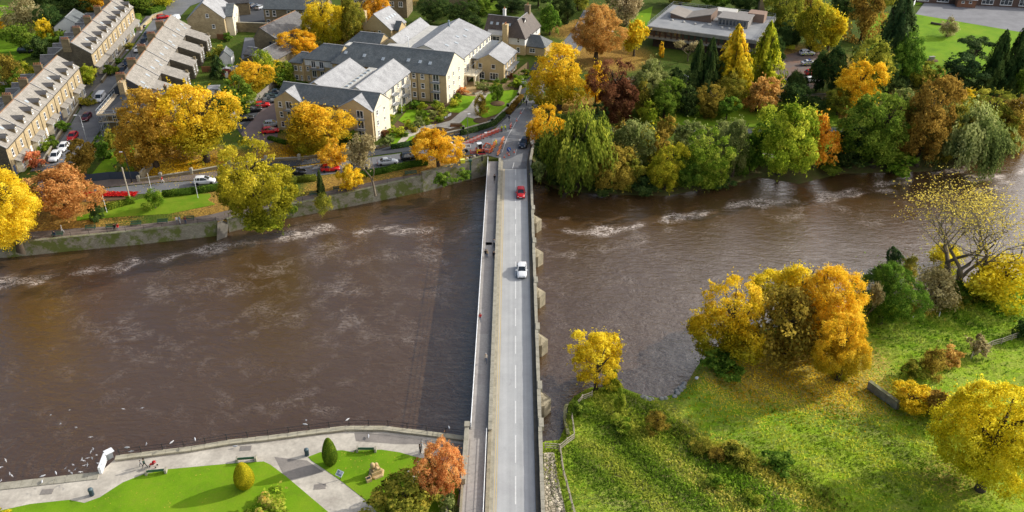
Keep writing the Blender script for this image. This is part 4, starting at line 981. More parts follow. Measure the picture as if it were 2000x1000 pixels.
def flats():
    ang = R(-17.7); X, Y = -32.5, 187.9
    t = thing('apartment_block', 'large cream and buff stone retirement flats with many grey slate gables and balconies', 'apartment building', (X,Y,0), ang)
    e, r = 7.6, 10.3
    # south wing with two front gables
    gable(t, -25.2, 0, 0, 8, 0, e, r, 'x', ST_BUFF, SLATE)
    m = MB(); m.add([(.02,.02,0),(.02,7.98,0),(.02,7.98,e),(.02,4,r-.05),(.02,.02,e)], [(0,1,2,3,4)]); m.build('gable_wall', ST_CREAM, t)  # east end over the buff wall, its sunlit brightness painted in as paler brick
    for x0, x1 in ((-25.6,-18.4), (-8.7,-.25)):
        gable(t, x0, x1, -.7, 4.0, 0, e-.02, r-.35, 'y', ST_BUFF, SLATEL if True else SLATE, gutter=False)
    # parallel wings behind, with a pale valley between
    gable(t, -22.8, -13.6, 6.0, 24.5, 0, e-.05, r-.02, 'y', ST_BUFF, SLATEL, gutter=False)
    gable(t, -11.6, -2.9, 6.0, 27.2, 0, e-.06, r+.03, 'y', ST_CREAM, SLATEL)
    m = MB(); m.box(-13.75,-11.45,8.2,26,e-.9,e+.35)
    m.build('valley_roof', FLATW, t)
    for i in range(8): m = MB(); m.box(-.35,.35,-.35,.35,0,.25); m.build('rooflight', paint('rooflight_glass', (.42,.47,.50), .15, 0, .8), t, loc=(-12.6,9.6+i*2.0,e+.36))
    # tall middle wing
    gable(t, -25.2, 6.9, 27.4, 40.0, 0, e-.02, r+1.1, 'x', ST_BUFF, SLATE, hip=(3.5,0))
    m = MB(); m.add([(6.92,27.42,0),(6.92,39.98,0),(6.92,39.98,e),(6.92,33.7,r+1.0),(6.92,27.42,e)], [(0,1,2,3,4)]); m.build('gable_wall', ST_CREAM, t)  # same paler facing on this east end, sunlight put into the colour
    for x, y in ((-22.5,30.5),(-11.5,29.8),(-4.5,30.2),(-1.2,30.1),(1.6,30.0),(-17,30.2)): rooflight(t, x, y, e+(y-27.4)*(r+1.1-e)/6.3, 'x', (r+1.1-e)/6.3, -1, .8, 1.0)
    # east wing running back, and its twin ridge
    gable(t, -11.6, 6.2, 38.2, 64, 0, e-.05, r+.75, 'y', ST_CREAM, SLATEL, ridge=-3.4)
    for i, y in enumerate((44,48,52,54.5,58.8)): rooflight(t, .7+(i%2)*1.2, y, e+(6.2-(.7+(i%2)*1.2))*(r+.75-e)/9.6, 'y', (r+.75-e)/9.6, 1, 1.1, .8)
    gable(t, -19.6, -11.8, 44.0, 64.5, 0, e-.3, r-.2, 'y', ST_BUFF, SLATEL)
    gable(t, -30, -19.8, 44.0, 52, 0, e-.5, r-.6, 'x', ST_BUFF, SLATE, hip=(3,0))
    m = MB(); m.box(-12.4,-9.3,41.2,63.5,e-.6,e+.9); m.box(-16,-9.4,40.6,43.9,e-.8,e+1.25); m.build('flat_roof', FLATW, t)
    m = MB(); m.box(-28,-6,40.05,43.0,e-1,e+.6); m.build('flat_roof', FLATW, t)
    m = MB(); m.tube([(-9.4,41.5,e+.5),(-9.4,41.5,e+4.2),(-10.2,41.5,e+4.4)], .09, 6); m.build('mast', WHITEM, t)
    m = MB(); m.lathe([(.35,0),(.35,1.0),(.22,1.3),(.22,1.8),(.3,1.9)], 10, c=(-3.4,56,r+.6)); m.build('roof_vent', paint('vent_blue', (.20,.26,.32), .4), t)
    # west blocks
    gable(t, -35.4, -25.4, 30.2, 40.0, 0, e-.7, r-.6, 'x', ST_BUFF, SLATE, hip=(3.8,0))
    gable(t, -39.4, -35.5, 29.6, 37.0, 0, e-1.9, r-2.9, 'x', ST_BUFF, SLATE, hip=(1.9,0))
    m = MB(); m.box(-35.0,-26,30.12,30.18,e-2.6,e-.85); m.build('render_band', RENDERW, t)
    # east pavilion
    gable(t, 7.2, 15.7, 47.2, 58.8, 0, 5.0, 7.2, 'y', ST_BUFF, SLATEL)
    m = MB(); m.box(6.25,9.6,41.5,47.1,2.55,2.9); m.build('balcony_slab', ST_CREAM, t)
    for x, y in ((6.7,41.8),(9.3,41.8),(9.3,44.5)): m = MB(); m.box(-.25,.25,-.25,.25,0,2.55); m.build('column', ST_CREAM, t, loc=(x,y,0))
    m = MB()
    for a, b in (((6.3,41.5,3.9),(9.6,41.5,3.9)),((9.6,41.5,3.9),(9.6,47.1,3.9)),((6.4,41.5,5.7),(8.6,41.5,5.7)),((8.6,41.5,5.7),(8.6,47,5.7))): m.bar(a, b, .07, .07)
    for i in range(12): m.box(9.57,9.63,41.6+i*.48,41.64+i*.48,2.9,3.9)
    for x, y in ((8.6,41.5),(8.6,46.9),(8.6,44.2)): m.box(x-.05,x+.05,y-.05,y+.05,2.9,5.7)
    m.build('balustrade', GREYM, t)
    m = MB()
    for i in range(18): m.box(6.2+.03*(i%2),8.8,47.4+i*.95,48.2+i*.95,5.6,5.72)
    m.build('canopy', GREYM, t)
    # windows: camera side
    for z in (.9,3.4,5.9):
        win(t, -6.9, -.74, z, 'S', 1.0, 1.35); 
        win(t, -3.2, -.74, z-.3, 'S', 1.7, 1.9, 'pair')
        for x in (-11.5,-15.2): win(t, x, -.03, z, 'S', 1.0, 1.35)
        win(t, -21.6, -.74, z-.3, 'S', 1.7, 1.9, 'pair'); win(t, -24, -.74, z, 'S', .9, 1.35)
        for x in (-1.6,-.1): pass
        for x in (-2.0,.4): win(t, x+.0, 27.36, z, 'S', 1.0, 1.35)
        win(t, -.0-2.2+6.3, 27.36, z-.3, 'S', 1.7, 1.9, 'pair')
    for z in (3.2,5.7): balcony(t, -3.2, -.75, z-.2, 'S', 2.5, 1.1); balcony(t, 4.1, 27.35, z-.2, 'S', 2.5, 1.1); balcony(t, -21.6, -.75, z-.2, 'S', 2.5, 1.1)
    for x in (-8.9,-18.2): pipe(t, x, -.12, 0, e-.1)
    for x in (-1.0,2.4): pipe(t, x, 27.28, 0, e-.1)
    # right-hand faces
    for z in (.9,3.4,5.9):
        win(t, .06, 1.5, z, 'E', .8, 1.3); win(t, .06, 5.2, z, 'E', .6, .8, 'dark', WHITEW)
        for y in (9.4,12.4): win(t, -2.86, y, z, 'E', .8, 1.2)
        for y in (16.5,22.5): win(t, -2.86, y, z-.4, 'E', 1.6, 1.9, 'pair')
        win(t, -2.86, 19.6, z, 'E', .8, 1.2); win(t, -2.86, 25.4, z, 'E', .8, 1.2)
        for y in (29.2,32.4,36.4): win(t, 6.98, y, z, 'E', .75, 1.1)
    for z in (2.9,5.4): balcony(t, -2.85, 16.5, z, 'E', 2.6, 1.3); balcony(t, -2.85, 22.5, z, 'E', 2.6, 1.3)
    for y in (17.9,23.9): m = MB(); m.box(-.05,.05,-.05,.05,0,6.5); m.build('balcony_post', WHITEM, t, loc=(-1.5,y,0))
    for y in (39.4,41.3): 
        for z in (.9,3.4,5.9): win(t, 6.25 if y > 40 else 6.25, y+1.2, z, 'E', .8, 1.2)
    for i, y in enumerate((46.5,49.3,52.1,54.9,57.7,60.5,62.8)): win(t, 6.25, y, 5.85, 'E', 1.5 if i % 2 else 1.0, 1.3, 'pair' if i % 2 else 'sash')
    for y in (44.6,): win(t, 6.25, y, 3.0, 'E', 1.6, 2.0, 'pair')
    m = MB(); m.box(-.05,.05,-1,1,0,2.3); m.build('door', paint('brown_door', (.12,.05,.03), .4), t, loc=(6.26,43.8,0))
    # west block and pavilion windows
    for x, w in ((-34.2,.8),(-28.4,.6),(-26.4,.9)): win(t, x, 30.14, 5.2, 'S', w, 1.1, 'sash')
    for x in (-32.4,-30.0): win(t, x, 30.10, 4.6, 'S', 1.3, 1.9, 'pair'); win(t, x, 30.14, 1.9, 'S', 1.3, 1.9, 'pair')
    balcony(t, -31.2, 30.1, 4.4, 'S', 4.2, 1.0)
    for z in (.9,3.5): win(t, -37.6, 29.56, z, 'S', 1.0, 1.3); win(t, -36.1, 29.56, z, 'S', .5, 1.3); win(t, -34.3, 30.16, z, 'S', .7, 1.2)
    for x in (8.7,12.5): win(t, x+.2, 47.16, 3.4, 'S', 1.1, 1.2, 'dark', WHITEW)
    for x in (8.9,12.9): win(t, x, 47.16, .35, 'S', 2.4, 1.9, 'triple')
    for y in (49,51.4,53.8,56.2): win(t, 15.74, y, 3.2, 'E', 1.1, 1.4, 'pair'); win(t, 15.74, y, .4, 'E', 1.3, 1.9, 'pair')
    balcony(t, 15.74, 52.8, 2.75, 'E', 8.5, 1.3)
flats()

# terraces: each house a thing of its own
def house_meshes(end=False): pass
def terrace_house(i, o, ang, w, dz, style, label, group, first, last):
    t = thing('terraced_house', label, 'house', (o[0], o[1], 0), ang, group)
    # local x along the street (away from the camera), local +y away from the street front; front faces -y
    D, e, r, ry = 9.6, 6.7+dz, 9.9+dz, 4.5
    wl = ST_GOLD
    gable(t, .0, w-.02, 0, D, 0, e, r, 'x', ST_GOLD if not first else ST_GOLD, SLATET, ridge=ry, oh=.22, verge=-.01, ridgemat=RIDGE)
    if first:
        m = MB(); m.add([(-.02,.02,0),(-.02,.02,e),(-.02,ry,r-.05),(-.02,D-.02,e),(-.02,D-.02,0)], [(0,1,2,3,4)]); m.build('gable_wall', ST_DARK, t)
    if i % 2 == 0:
        chimney(t, .06, ry+1.3, e+.8, r+1.1, .75, 2.0, 5)
        m = MB(); m.bar((.03,-.1,e+.10), (.03,ry,r+.22), .16, .14); m.bar((.03,ry,r+.22), (.03,D,e+.12), .16, .14); m.build('party_parapet', LEAD, t)
    # dormer
    cx = w*.52; z0 = e+.75; y0 = .35
    dm = MB(); dm.add([(-.62,0,0),(.62,0,0),(.62,0,1.15),(0,0,1.75),(-.62,0,1.15),(-.62,2.2,1.15),(.62,2.2,1.15),(0,2.6,1.75)], [(0,1,2,3,4),(1,6,2),(0,4,5)])
    d = dm.build('dormer', ST_OLD, t, loc=(cx, y0, z0-.25))
    dr = MB(); dr.add([(-.8,-.18,1.02),(0,-.18,1.83),(0,2.9,1.83),(-.8,1.9,1.02),(.8,-.18,1.02),(.8,1.9,1.02)], [(0,1,2,3)[::-1],(4,5,2,1)[::-1]]); dr.add([(-.8,-.18,.95),(0,-.18,1.76),(.8,-.18,.95),(-.8,-.18,1.02),(0,-.18,1.83),(.8,-.18,1.02)], [(0,1,4,3),(1,2,5,4)])
    link('dormer_roof', uvmesh(dr, 'dormer_roof', [SLATEO]), d)
    win(t, cx, y0-.03, z0-.12, 'S', .70, .90)
    # windows and bay
    win(t, w*.5, -.03, 3.9, 'S', .95, 1.7, 'sash')
    if style == 'bay': win(t, w*.5+1.4*(-1 if i % 2 else 1), -.03, 3.9, 'S', .8, 1.6) if False else None
    bx = w*.30 if i % 2 else w*.70
    b = MB(); b.prism([(bx-1.15,0),(bx-.75,-1.0),(bx+.75,-1.0),(bx+1.15,0)], 0, 2.75); b.build('bay', ST_CREAM, t)
    for q, f in ((0,'S'),): win(t, bx, -1.03, .8, 'S', 1.35, 1.6, 'triple')
    dx = w*.78 if i % 2 else w*.22
    m = MB(); m.box(-.5,.5,-.05,.03,0,2.2); m.build('door', WHITEW if i % 3 else paint('blue_door', (.05,.09,.2), .4), t, loc=(dx,-.02,.1))
    rf = MB()
    if style == 'canopy': V = [(.0,-1.35,2.72),(w-.04,-1.35,2.72),(w-.04,-.02,3.35),(.0,-.02,3.35)]
    else: 
        x0, x1 = (.1, w*.62) if i % 2 else (w*.38, w-.1); V = [(x0,-1.3,2.72),(x1,-1.3,2.72),(x1,-.02,3.3),(x0,-.02,3.3)]
    rf.add(V+[(x,y,z-.12) for x,y,z in V], [(0,1,2,3),(7,6,5,4),(0,4,5,1),(1,5,6,2),(3,7,4,0)]); link('bay_roof', uvmesh(rf, 'bay_roof', [SLATET]), t)
    # rear outshot
    gable(t, w*.25 if i % 2 else .1, w*.9 if i % 2 else w*.72, D+.01, D+4.2, 0, 4.6, 6.2, 'y', ST_OLD, SLATEO, gutter=False)
    if i % 3 == 1: rooflight(t, w*.3, 2.6, e+(2.6)*(r-e)/ry, 'x', (r-e)/ry, -1, .8, .9)
    pipe(t, w-.25, -.1, 0, e)
    return t
ordn = ['first','second','third','fourth','fifth','sixth','seventh','eighth','ninth','tenth']
def terraces():
    a = R(97.2); u = Vector((math.cos(a), math.sin(a))); w = 5.15
    o = Vector((-115.7, 231.6))
    for i in range(9):
        p = o+u*w*i
        terrace_house(i, p, a, w, .10*(i//2), 'canopy', f'canopied stone terraced house, {ordn[i]} from the dark gable in the farther left row', 'terraced houses of the farther left row', i == 0, i == 8)
    o = Vector((-113.9, 219.8))-u*w*10
    for i in range(10):
        p = o+u*w*i
        terrace_house(i, p, a, w, .08*(i//2), 'bay', f'stone terraced house with bay window, {ordn[9-i]} from the far end of the near left row', 'terraced houses of the nearer left row', i == 0, i == 8)
    # the row across the street: backs towards us, long catslide roofs
    o = Vector((-91.4, 205.5)); n = 10; w = 5.45
    for i in range(n):
        p = o+u*w*i
        t = thing('terraced_house', f'long roofed terraced house seen from behind, {ordn[i]} from the near end of the right row', 'house', (p.x,p.y,0), a, 'terraced houses with backs to the gardens')
        e, r = 5.6+.1*(i//2), 9.2+.1*(i//2)
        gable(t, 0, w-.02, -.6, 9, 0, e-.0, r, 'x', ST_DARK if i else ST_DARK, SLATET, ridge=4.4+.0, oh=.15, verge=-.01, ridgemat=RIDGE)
        # rear wing under a continued slope, every second one turned so that pairs share a wing
        x0, x1 = (.0, w*.56) if i % 2 else (w*.44, w-.03)
        s = (r-e)/(4.4+.6); L = 5.6; zz = e-.0
        m = MB(); ze = zz-L*s*.55
        m.add([(x0,-.6,0),(x1,-.6,0),(x1,-.6-L,0),(x0,-.6-L,0),(x0,-.6,zz),(x1,-.6,zz),(x1,-.6-L,ze),(x0,-.6-L,ze)], [(0,4,7,3)[::-1],(1,5,6,2),(3,7,6,2)[::-1]]); m.build('wing_wall', ST_DARK, t)
        f = MB(); f.add([(x0-.03,-.55,zz+.16),(x1+.03,-.55,zz+.16),(x1+.03,-.8-L,ze+.02),(x0-.03,-.8-L,ze+.02),(x0-.03,-.55,zz+.02),(x1+.03,-.55,zz+.02),(x1+.03,-.8-L,ze-.12),(x0-.03,-.8-L,ze-.12)], [(0,1,2,3)[::-1],(4,5,6,7),(0,3,7,4),(1,5,6,2),(3,2,6,7)]); link('wing_roof', uvmesh(f, 'wing_roof', [SLATET]), t)
        win(t, (x0+x1)/2, -.63-L, .9, 'S', .9, 1.3); win(t, (x0+x1)/2, -.63-L, 2.3 if ze < 3.9 else 2.5, 'S', .8, 1.0)
        if i % 2 == 0: chimney(t, .05, 5.2, e+1.5, r+1.1, .75, 2.2, 6); m = MB(); m.bar((.02,-.7,e+.1), (.02,4.4,r+.2), .16, .12); m.build('party_parapet', LEAD, t)
        sl = (r-e)/5.0
        rooflight(t, w*.5, 1.2, e+1.8*sl, 'x', sl, -1, .8, 1.1)
        if i % 3 == 0: rooflight(t, w*.28, .2, e+.8*sl, 'x', sl, -1, .7, .9)
        if i == 0:
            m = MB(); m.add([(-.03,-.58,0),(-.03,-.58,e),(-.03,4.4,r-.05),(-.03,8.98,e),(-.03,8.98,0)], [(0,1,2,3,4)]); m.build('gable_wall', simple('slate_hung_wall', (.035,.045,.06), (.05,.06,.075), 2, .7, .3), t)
        if i % 2: m = MB(); m.box(-.3,.3,-.3,.3,0,.9); m.build('flue', ST_OLD, t, loc=(x1-.4 if i % 2 else x0+.4,-.2-L,ze))
terraces()

def one(name, label, cat, px, py, z, ang, group=None, world=None):
    X, Y = world or G(px, py, z); return thing(name, label, cat, (X,Y,0), R(ang), group)
def others():
    # scaffolded house at the street corner
    t = one('house', 'dark flat-hipped stone house wrapped in scaffolding at the near end of the row', 'house', 0,0,0, 5, world=(-96.0,191.4))
    gable(t, 0, 12, 0, 12, 0, 5.6, 7.6, 'x', ST_OLD, SLATED, hip=(4.5,4.5), oh=.4)
    for x in (2,5,8): win(t, x, -.03, 3.4, 'S', 1.0, 1.5); win(t, x, -.03, .8, 'S', 1.0, 1.5)
    chimney(t, 1.2, 11.5, 5.0, 9.2, 1.3, 2.0, 2, ST_GOLD)
    s = thing('scaffolding', 'silver tube scaffolding with timber boards around the corner house', 'scaffolding', t.location, t.rotation_euler.z)
    for k, (a, b) in enumerate((((-1.4,-1.4),(12.5,-1.4)), ((-1.4,-1.4),(-1.4,12.5)))):
        a = Vector((*a,0)); b = Vector((*b,0)); m = MB(); n = 7
        for i in range(n+1):
            p = a.lerp(b, i/n); q = p+(Vector((0,.9,0)) if k == 0 else Vector((.9,0,0)))
            m.tube([p, p+Vector((0,0,6.9))], .05, 5); m.tube([q, q+Vector((0,0,5.4))], .05, 5)
            for z in (1.9,3.8,5.5): m.tube([p+Vector((0,0,z)), q+Vector((0,0,z))], .04, 4)
        for z in (1.9,3.8,5.4,6.1,6.8): m.tube([a+Vector((0,0,z)), b+Vector((0,0,z))], .05, 5)
        for i in range(0, n, 2): m.tube([a.lerp(b, i/n), a.lerp(b, (i+1)/n)+Vector((0,0,3.8))], .04, 4)
        m.build('pole_frame', paint('galvanised_tube', (.45,.50,.56), .35, .5), s)
        m = MB(); d = (b-a).normalized()
        for z in (5.56,3.86): 
            for j in range(3):
                off = (Vector((0,.2+j*.26,z)) if k == 0 else Vector((.2+j*.26,0,z))); m.bar(a+off, b+off, .24, .05)
        off = Vector((0,-.06,5.75)) if k == 0 else Vector((-.06,0,5.75)); m.bar(a+off, b+off, .04, .3)
        m.build('boards', simple('scaffold_boards', (.60,.50,.36), (.48,.40,.28), 2, .9, .2), s)
    # tiny lean-to between
    t = one('house', 'small stone house with pale roof squeezed between scaffolded house and dark gable', 'house', 0,0,0, 7, world=(-88.2,199.0))
    gable(t, -3.5, 5, 0, 5.5, 0, 4.8, 7.2, 'x', ST_OLD, SLATET, ridgemat=RIDGE); chimney(t, 3.5, 2.7, 6.6, 8.4, .7, .7, 1)
    # white gabled cottage at the far left
    t = one('cottage', 'white rendered cottage with dark slate roof behind the far left terrace', 'cottage', 0,0,0, 8, world=(-141,263.5))
    gable(t, 0, 8.2, 0, 9.5, 0, 4.6, 7.4, 'y', RENDERW, SLATE, oh=.4)
    win(t, 2.2, -.03, 3.2, 'S', .5, .6, 'dark', GREYM); gable(t, 8.3, 10.6, 3, 6, 0, 3.8, 5.0, 'x', RENDERW, SLATE)
    t = one('garden_shed', 'blue grey painted garden shed behind the two left terraces', 'shed', 0,0,0, 8, world=(-128.5,224.5)); gable(t, 0, 3.2, 0, 3, 0, 2.3, 2.8, 'x', paint('blue_boards', (.16,.24,.30), .8), SLATE, gutter=False)
    m = MB(); m.box(-.45,.45,-.04,.04,0,1.9); m.build('door', paint('blue_boards', (.16,.24,.30), .8), t, loc=(1.6,-.03,.05))
    t = one('wood_garage', 'dark tarred lean-to garage at the back of the near left terrace', 'garage', 0,0,0, 97.2, world=(-125.5,184)); gable(t, 0, 5, 0, 4.5, 0, 2.6, 3.6, 'x', ST_DARK, SLATEO, gutter=False)
    # big gable house at the top
    t = one('stone_house', 'tall stone house with broad plain gable beside the upper car park', 'house', 0,0,0, 6, world=(-101.0,266.6))
    gable(t, 0, 11.0, 0, 14, 0, 6.2, 11.0, 'y', ST_GOLD, SLATEL, oh=.25); win(t, 6.2, -.03, 6.5, 'S', .9, 1.2); win(t, 7.6, -.03, 3.2, 'S', .9, 1.2)
    gable(t, 11.0, 13.2, 2.5, 13, 0, 6.1, 8.5, 'x', ST_CREAM, SLATE)
    for z in (1,4): win(t, 13.26, 5.0, z, 'E', .9, 1.3); win(t, 13.26, 9.0, z, 'E', .9, 1.3)
    # long stone building at the top of the car park
    t = one('stone_building', 'long stone building with white sash windows along the top car park', 'building', 0,0,0, -4, world=(-80.8,279.5))
    gable(t, 0, 20, 0, 9, 0, 6.0, 9.2, 'x', ST_OLD, SLATE, oh=.3)
    for x in (1.2,3.4,8.2,10.8,13.4,16): 
        win(t, x, -.03, 3.6, 'S', 1.1, 1.9, 'sash'); win(t, x, -.03, .8, 'S', 1.1, 1.7, 'sash')
    m = MB(); m.box(-.6,.6,-.06,.03,0,2.4); m.build('door', paint('black_door', (.03,.03,.035), .4), t, loc=(5.8,-.02,0))
    t = one('stone_building', 'low dark stone outbuilding at the top corner of the car park', 'building', 0,0,0, 16, world=(-101,290.5)); gable(t, 0, 12, 0, 7, 0, 4.2, 6.6, 'x', ST_OLD, SLATED); win(t, 6, -.03, 1, 'S', 1.4, 1.6, 'pair')
    # barns
    t = one('barn', 'rough stone barn with weathered slate roof beside the yellow tree', 'barn', 0,0,0, -20, world=(-77.2,253.0))
    gable(t, 0, 8.6, 0, 19, 0, 4.6, 7.8, 'y', ST_OLD, SLATEO, oh=.2, ridge=2.6, ridgemat=RIDGE); win(t, 5.6, -.03, 1.6, 'S', .7, 2.4, 'dark', BLACKG)
    t = one('barn', 'lower slate roofed outbuilding in front of the rough stone barn', 'barn', 0,0,0, -20, world=(-77.0,237.0))
    gable(t, 0, 8.8, 0, 15, 0, 3.0, 5.0, 'y', ST_OLD, SLATEO, oh=.25, ridge=4.2); gable(t, -3.2, -.1, 6, 11, 0, 2.7, 4.0, 'x', ST_OLD, SLATEO, oh=.2)
    # chapel-like house near the top middle
    t = one('stone_house', 'stone house with steep grey roof and four rooflights behind the flats', 'house', 0,0,0, -22, world=(-46.2,262.0))
    gable(t, 0, 9.5, 0, 9.5, 0, 5.2, 9.4, 'y', ST_BUFF, SLATEL, oh=.2, ridge=4.0); win(t, 5.6, -.03, 3.4, 'S', .9, 1.3)
    gable(t, 9.5, 11.3, 1.5, 6.0, 0, 5.0, 7.0, 'x', ST_BUFF, SLATE, oh=.2)
    for i in range(4): rooflight(t, 6.6, 3.2+i*1.6, 5.2+2.9*(4.2/5.5), 'y', 4.2/5.5, 1, .9, .8)
    chimney(t, .4, .6, 0, 10.0, 1.1, 1.1, 1, ST_BUFF)
    t = one('dark_building', 'dark stone building with slate roof at the top edge left of the conifers', 'building', 0,0,0, -6, world=(-55,292)); gable(t, 0, 19, 0, 9, 0, 6.4, 8.4, 'x', ST_OLD, SLATED, hip=(4,4))
    for i in range(6): win(t, 2+i*3, -.03, 3.6, 'S', 1.4, 1.7, 'cross', WHITEW)
    t = one('stone_building', 'stone building half hidden by conifers at the top centre', 'building', 0,0,0, -3, world=(-30.5,304)); gable(t, 0, 17, 0, 9, 0, 6.4, 9.0, 'x', ST_OLD, SLATE)
    for i in range(5): win(t, 2+i*3.2, -.03, 3.6, 'S', 1.1, 1.7, 'sash')
    # white house with brown roof
    t = one('white_house', 'white upper walled house with brown tiled roof and tall buff chimney', 'house', 0,0,0, -20, world=(1.2,251.3))
    gable(t, -12.2, -.6, 2.2, 10.6, 0, 4.9, 9.0, 'x', RENDERW, TILEB, oh=.35)
    gable(t, -5.2, 1.6, 0, 14.0, 0, 5.2, 9.2, 'y', RENDERW, TILEB, oh=.35, hip=(3.0,0))
    m = MB(); m.box(-5.25,1.66,-.06,2.1,0,2.9); m.box(1.62,1.68,2.1,13.9,0,2.9); m.build('stone_base', ST_BUFF, t)
    chimney(t, -4.2, -.6, 0, 8.9, 1.5, 1.4, 3, ST_BUFF); chimney(t, -2.0, 12.6, 7.5, 11.4, 1.6, 1.2, 2, ST_OLD); chimney(t, -7.5, 7.4, 8.2, 11.0, .8, .8, 2, RENDERW)
    for i in range(4): rooflight(t, -10.5+i*1.9, 4.4, 4.9+2.2, 'x', 1, -1, .8, .9)
    gable(t, -10.8, -6.2, 1.4, 4, 0, 4.8, 5.6, 'x', RENDERW, FLATW, gutter=False)
    win(t, -8.5, 1.36, 2.9, 'S', 3.4, 1.5, 'triple'); win(t, -.4, -.09, 3.6, 'S', .8, 1.5, 'sash'); win(t, -.4, -.10, .7, 'S', 1.0, 1.5, 'sash')
    for y in (3.5,7,10.5): win(t, 1.66, y, 3.5, 'E', .9, 1.3)
    gable(t, 1.75, 7.5, 1.0, 7.5, 0, 2.7, 5.0, 'x', ST_BUFF, SLATE, hip=(0,2.6)); win(t, 3.6, .97, .8, 'S', 1.7, 1.3, 'cross')
    # police station
    t = one('office_building', 'flat roofed concrete office building with rooftop plant rooms behind the conifers', 'office building', 0,0,0, -25.8, world=(39.8,259.2))
    CONG = simple('weathered_concrete', (.33,.32,.29), (.25,.245,.225), .8, .9, .2, .3); FELT = simple('roof_felt', (.33,.335,.335), (.24,.25,.26), .25, .9, .2, .1)
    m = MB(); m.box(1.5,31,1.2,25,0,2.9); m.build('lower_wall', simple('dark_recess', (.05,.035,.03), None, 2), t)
    m = MB(); m.box(-.3,32.5,-.3,26.3,2.7,3.2); m.build('floor_slab', CONG, t)
    m = MB(); m.box(.1,32.1,.1,25.9,3.2,5.3); m.build('wall', simple('brown_cladding', (.10,.05,.035), (.07,.04,.03), 2, .7), t)
    m = MB(); m.box(-.4,32.6,-.4,26.4,5.3,6.3); m.build('fascia', CONG, t)
    m = MB(); m.box(-.1,32.3,-.1,26.1,6.3,6.36); m.build('flat_roof', FELT, t)
    for i in range(18):
        win(t, 1.1+i*1.78, .05, 3.85, 'S', 1.35, 1.4, 'dark', simple('bronze_frame', (.12,.06,.04), None, 2))
    for i in range(18): m = MB(); m.box(-.65,.65,-.03,.0,0,.6); m.build('panel', simple('buff_panel', (.30,.26,.19), None, 3), t, loc=(1.1+i*1.78,.06,3.22))
    for i in range(12): win(t, 32.15, 1.8+i*2.0, 3.85, 'E', 1.35, 1.4, 'dark', simple('bronze_frame', (.12,.06,.04), None, 2))
    m = MB()
    V = [(3.5,11,6.36),(16,11,6.36),(16,19,6.36),(3.5,19,6.36),(3.5,11,7.9),(8.2,11,6.9),(16,11,8.9),(16,19,8.9),(8.2,19,6.9),(3.5,19,7.9)]
    m.add(V, [(0,1,6,5,4),(2,3,9,8,7),(1,2,7,6),(3,0,4,9)]); o = m.build('rooftop_hall', simple('brown_panels', (.22,.15,.11), (.18,.12,.09), 3), t)
    m = MB(); m.add([(3.2,10.7,8.05),(8.2,10.7,7.0),(16.2,10.7,9.05),(16.2,19.3,9.05),(8.2,19.3,7.0),(3.2,19.3,8.05)], [(0,1,4,5),(1,2,3,4)]); m.add([(3.2,10.7,7.8),(8.2,10.7,6.78),(16.2,10.7,8.8),(3.2,10.7,8.05),(8.2,10.7,7.0),(16.2,10.7,9.05)], [(0,1,4,3),(1,2,5,4)]); m.build('butterfly_roof', simple('brown_felt', (.30,.265,.23), (.25,.22,.19), .6), o)
    m = MB(); m.box(18.5,27.5,9.5,16.5,6.36,8.6); m.box(18.2,27.8,9.2,16.8,8.6,8.85); o = m.build('plant_room', simple('felt_light', (.28,.26,.24), (.24,.225,.21), 1), t)
    for i in range(8): win(o, 19.3+i*1.05, 9.46, 6.75, 'S', .8, 1.6, 'dark', GREYM)
    m = MB(); m.box(25.5,30.5,17.5,22,6.36,8.9); m.build('plant_room', simple('pink_brick', (.33,.22,.16), (.28,.19,.14), 1), t)
    m = MB(); m.box(14.5,21,20.5,25,6.36,7.6); m.build('plant_room', FLATW, t)
    m = MB(); m.box(21.5,25,19.5,24.5,6.36,7.3); m.build('plant_room', simple('felt_light', (.28,.26,.24), (.24,.225,.21), 1), t)
    for x, y in ((16.8,13.5),(16.2,9),(4.8,8.6),(8.5,8.2),(12.2,7.6),(20.5,7.3),(22.6,7.2),(26.5,7.6)): m = MB(); m.lathe([(.8 if x > 16 and x < 17 else .45,0),(.7 if x > 16 and x < 17 else .4,.25),(.2,.4)], 10, c=(x,y,6.37)); m.build('roof_dome', FLATW, t)
    m = MB()
    c_ = [(-.2,-.2),(-.2,26.2),(32.4,26.2),(32.4,-.2)]
    for (xa, ya), (xb, yb) in zip(c_, c_[1:]):
        for z in (6.85,7.35): m.bar((xa,ya,z), (xb,yb,z), .06, .06)
        n = 12
        for i in range(n+1): x, y = lerp(xa,xb,i/n), lerp(ya,yb,i/n); m.box(x-.03,x+.03,y-.03,y+.03,6.3,7.35)
    m.build('roof_railing', GREYM, t)
    # school at top right
    t = one('school_building', 'brown brick school building with white windows at the top right corner', 'school', 0,0,0, -12, world=(140.5,309.5))
    m = MB(); m.box(0,52,0,14,0,3.6); m.build('wall', masonry('brick_brown', (.17,.105,.08), (.14,.09,.07), (.1,.08,.07), .45, .15), t)
    m = MB(); m.box(-.3,52.3,-.3,14.3,3.6,3.9); m.build('flat_roof', FLATW, t)
    for x in (3,9.5,24,30,36): win(t, x, -.04, .7, 'S', 3.8, 2.2, 'triple')
    gable(t, 13.5, 19.5, -3.6, -.05, 0, 2.7, 3.3, 'x', BRICK, SLATEL, hip=(1.2,1.2)); win(t, 15.2, -3.64, 1.5, 'S', .9, .7, 'dark', WHITEW); win(t, 17.6, -3.64, 1.5, 'S', .9, .7, 'dark', WHITEW)
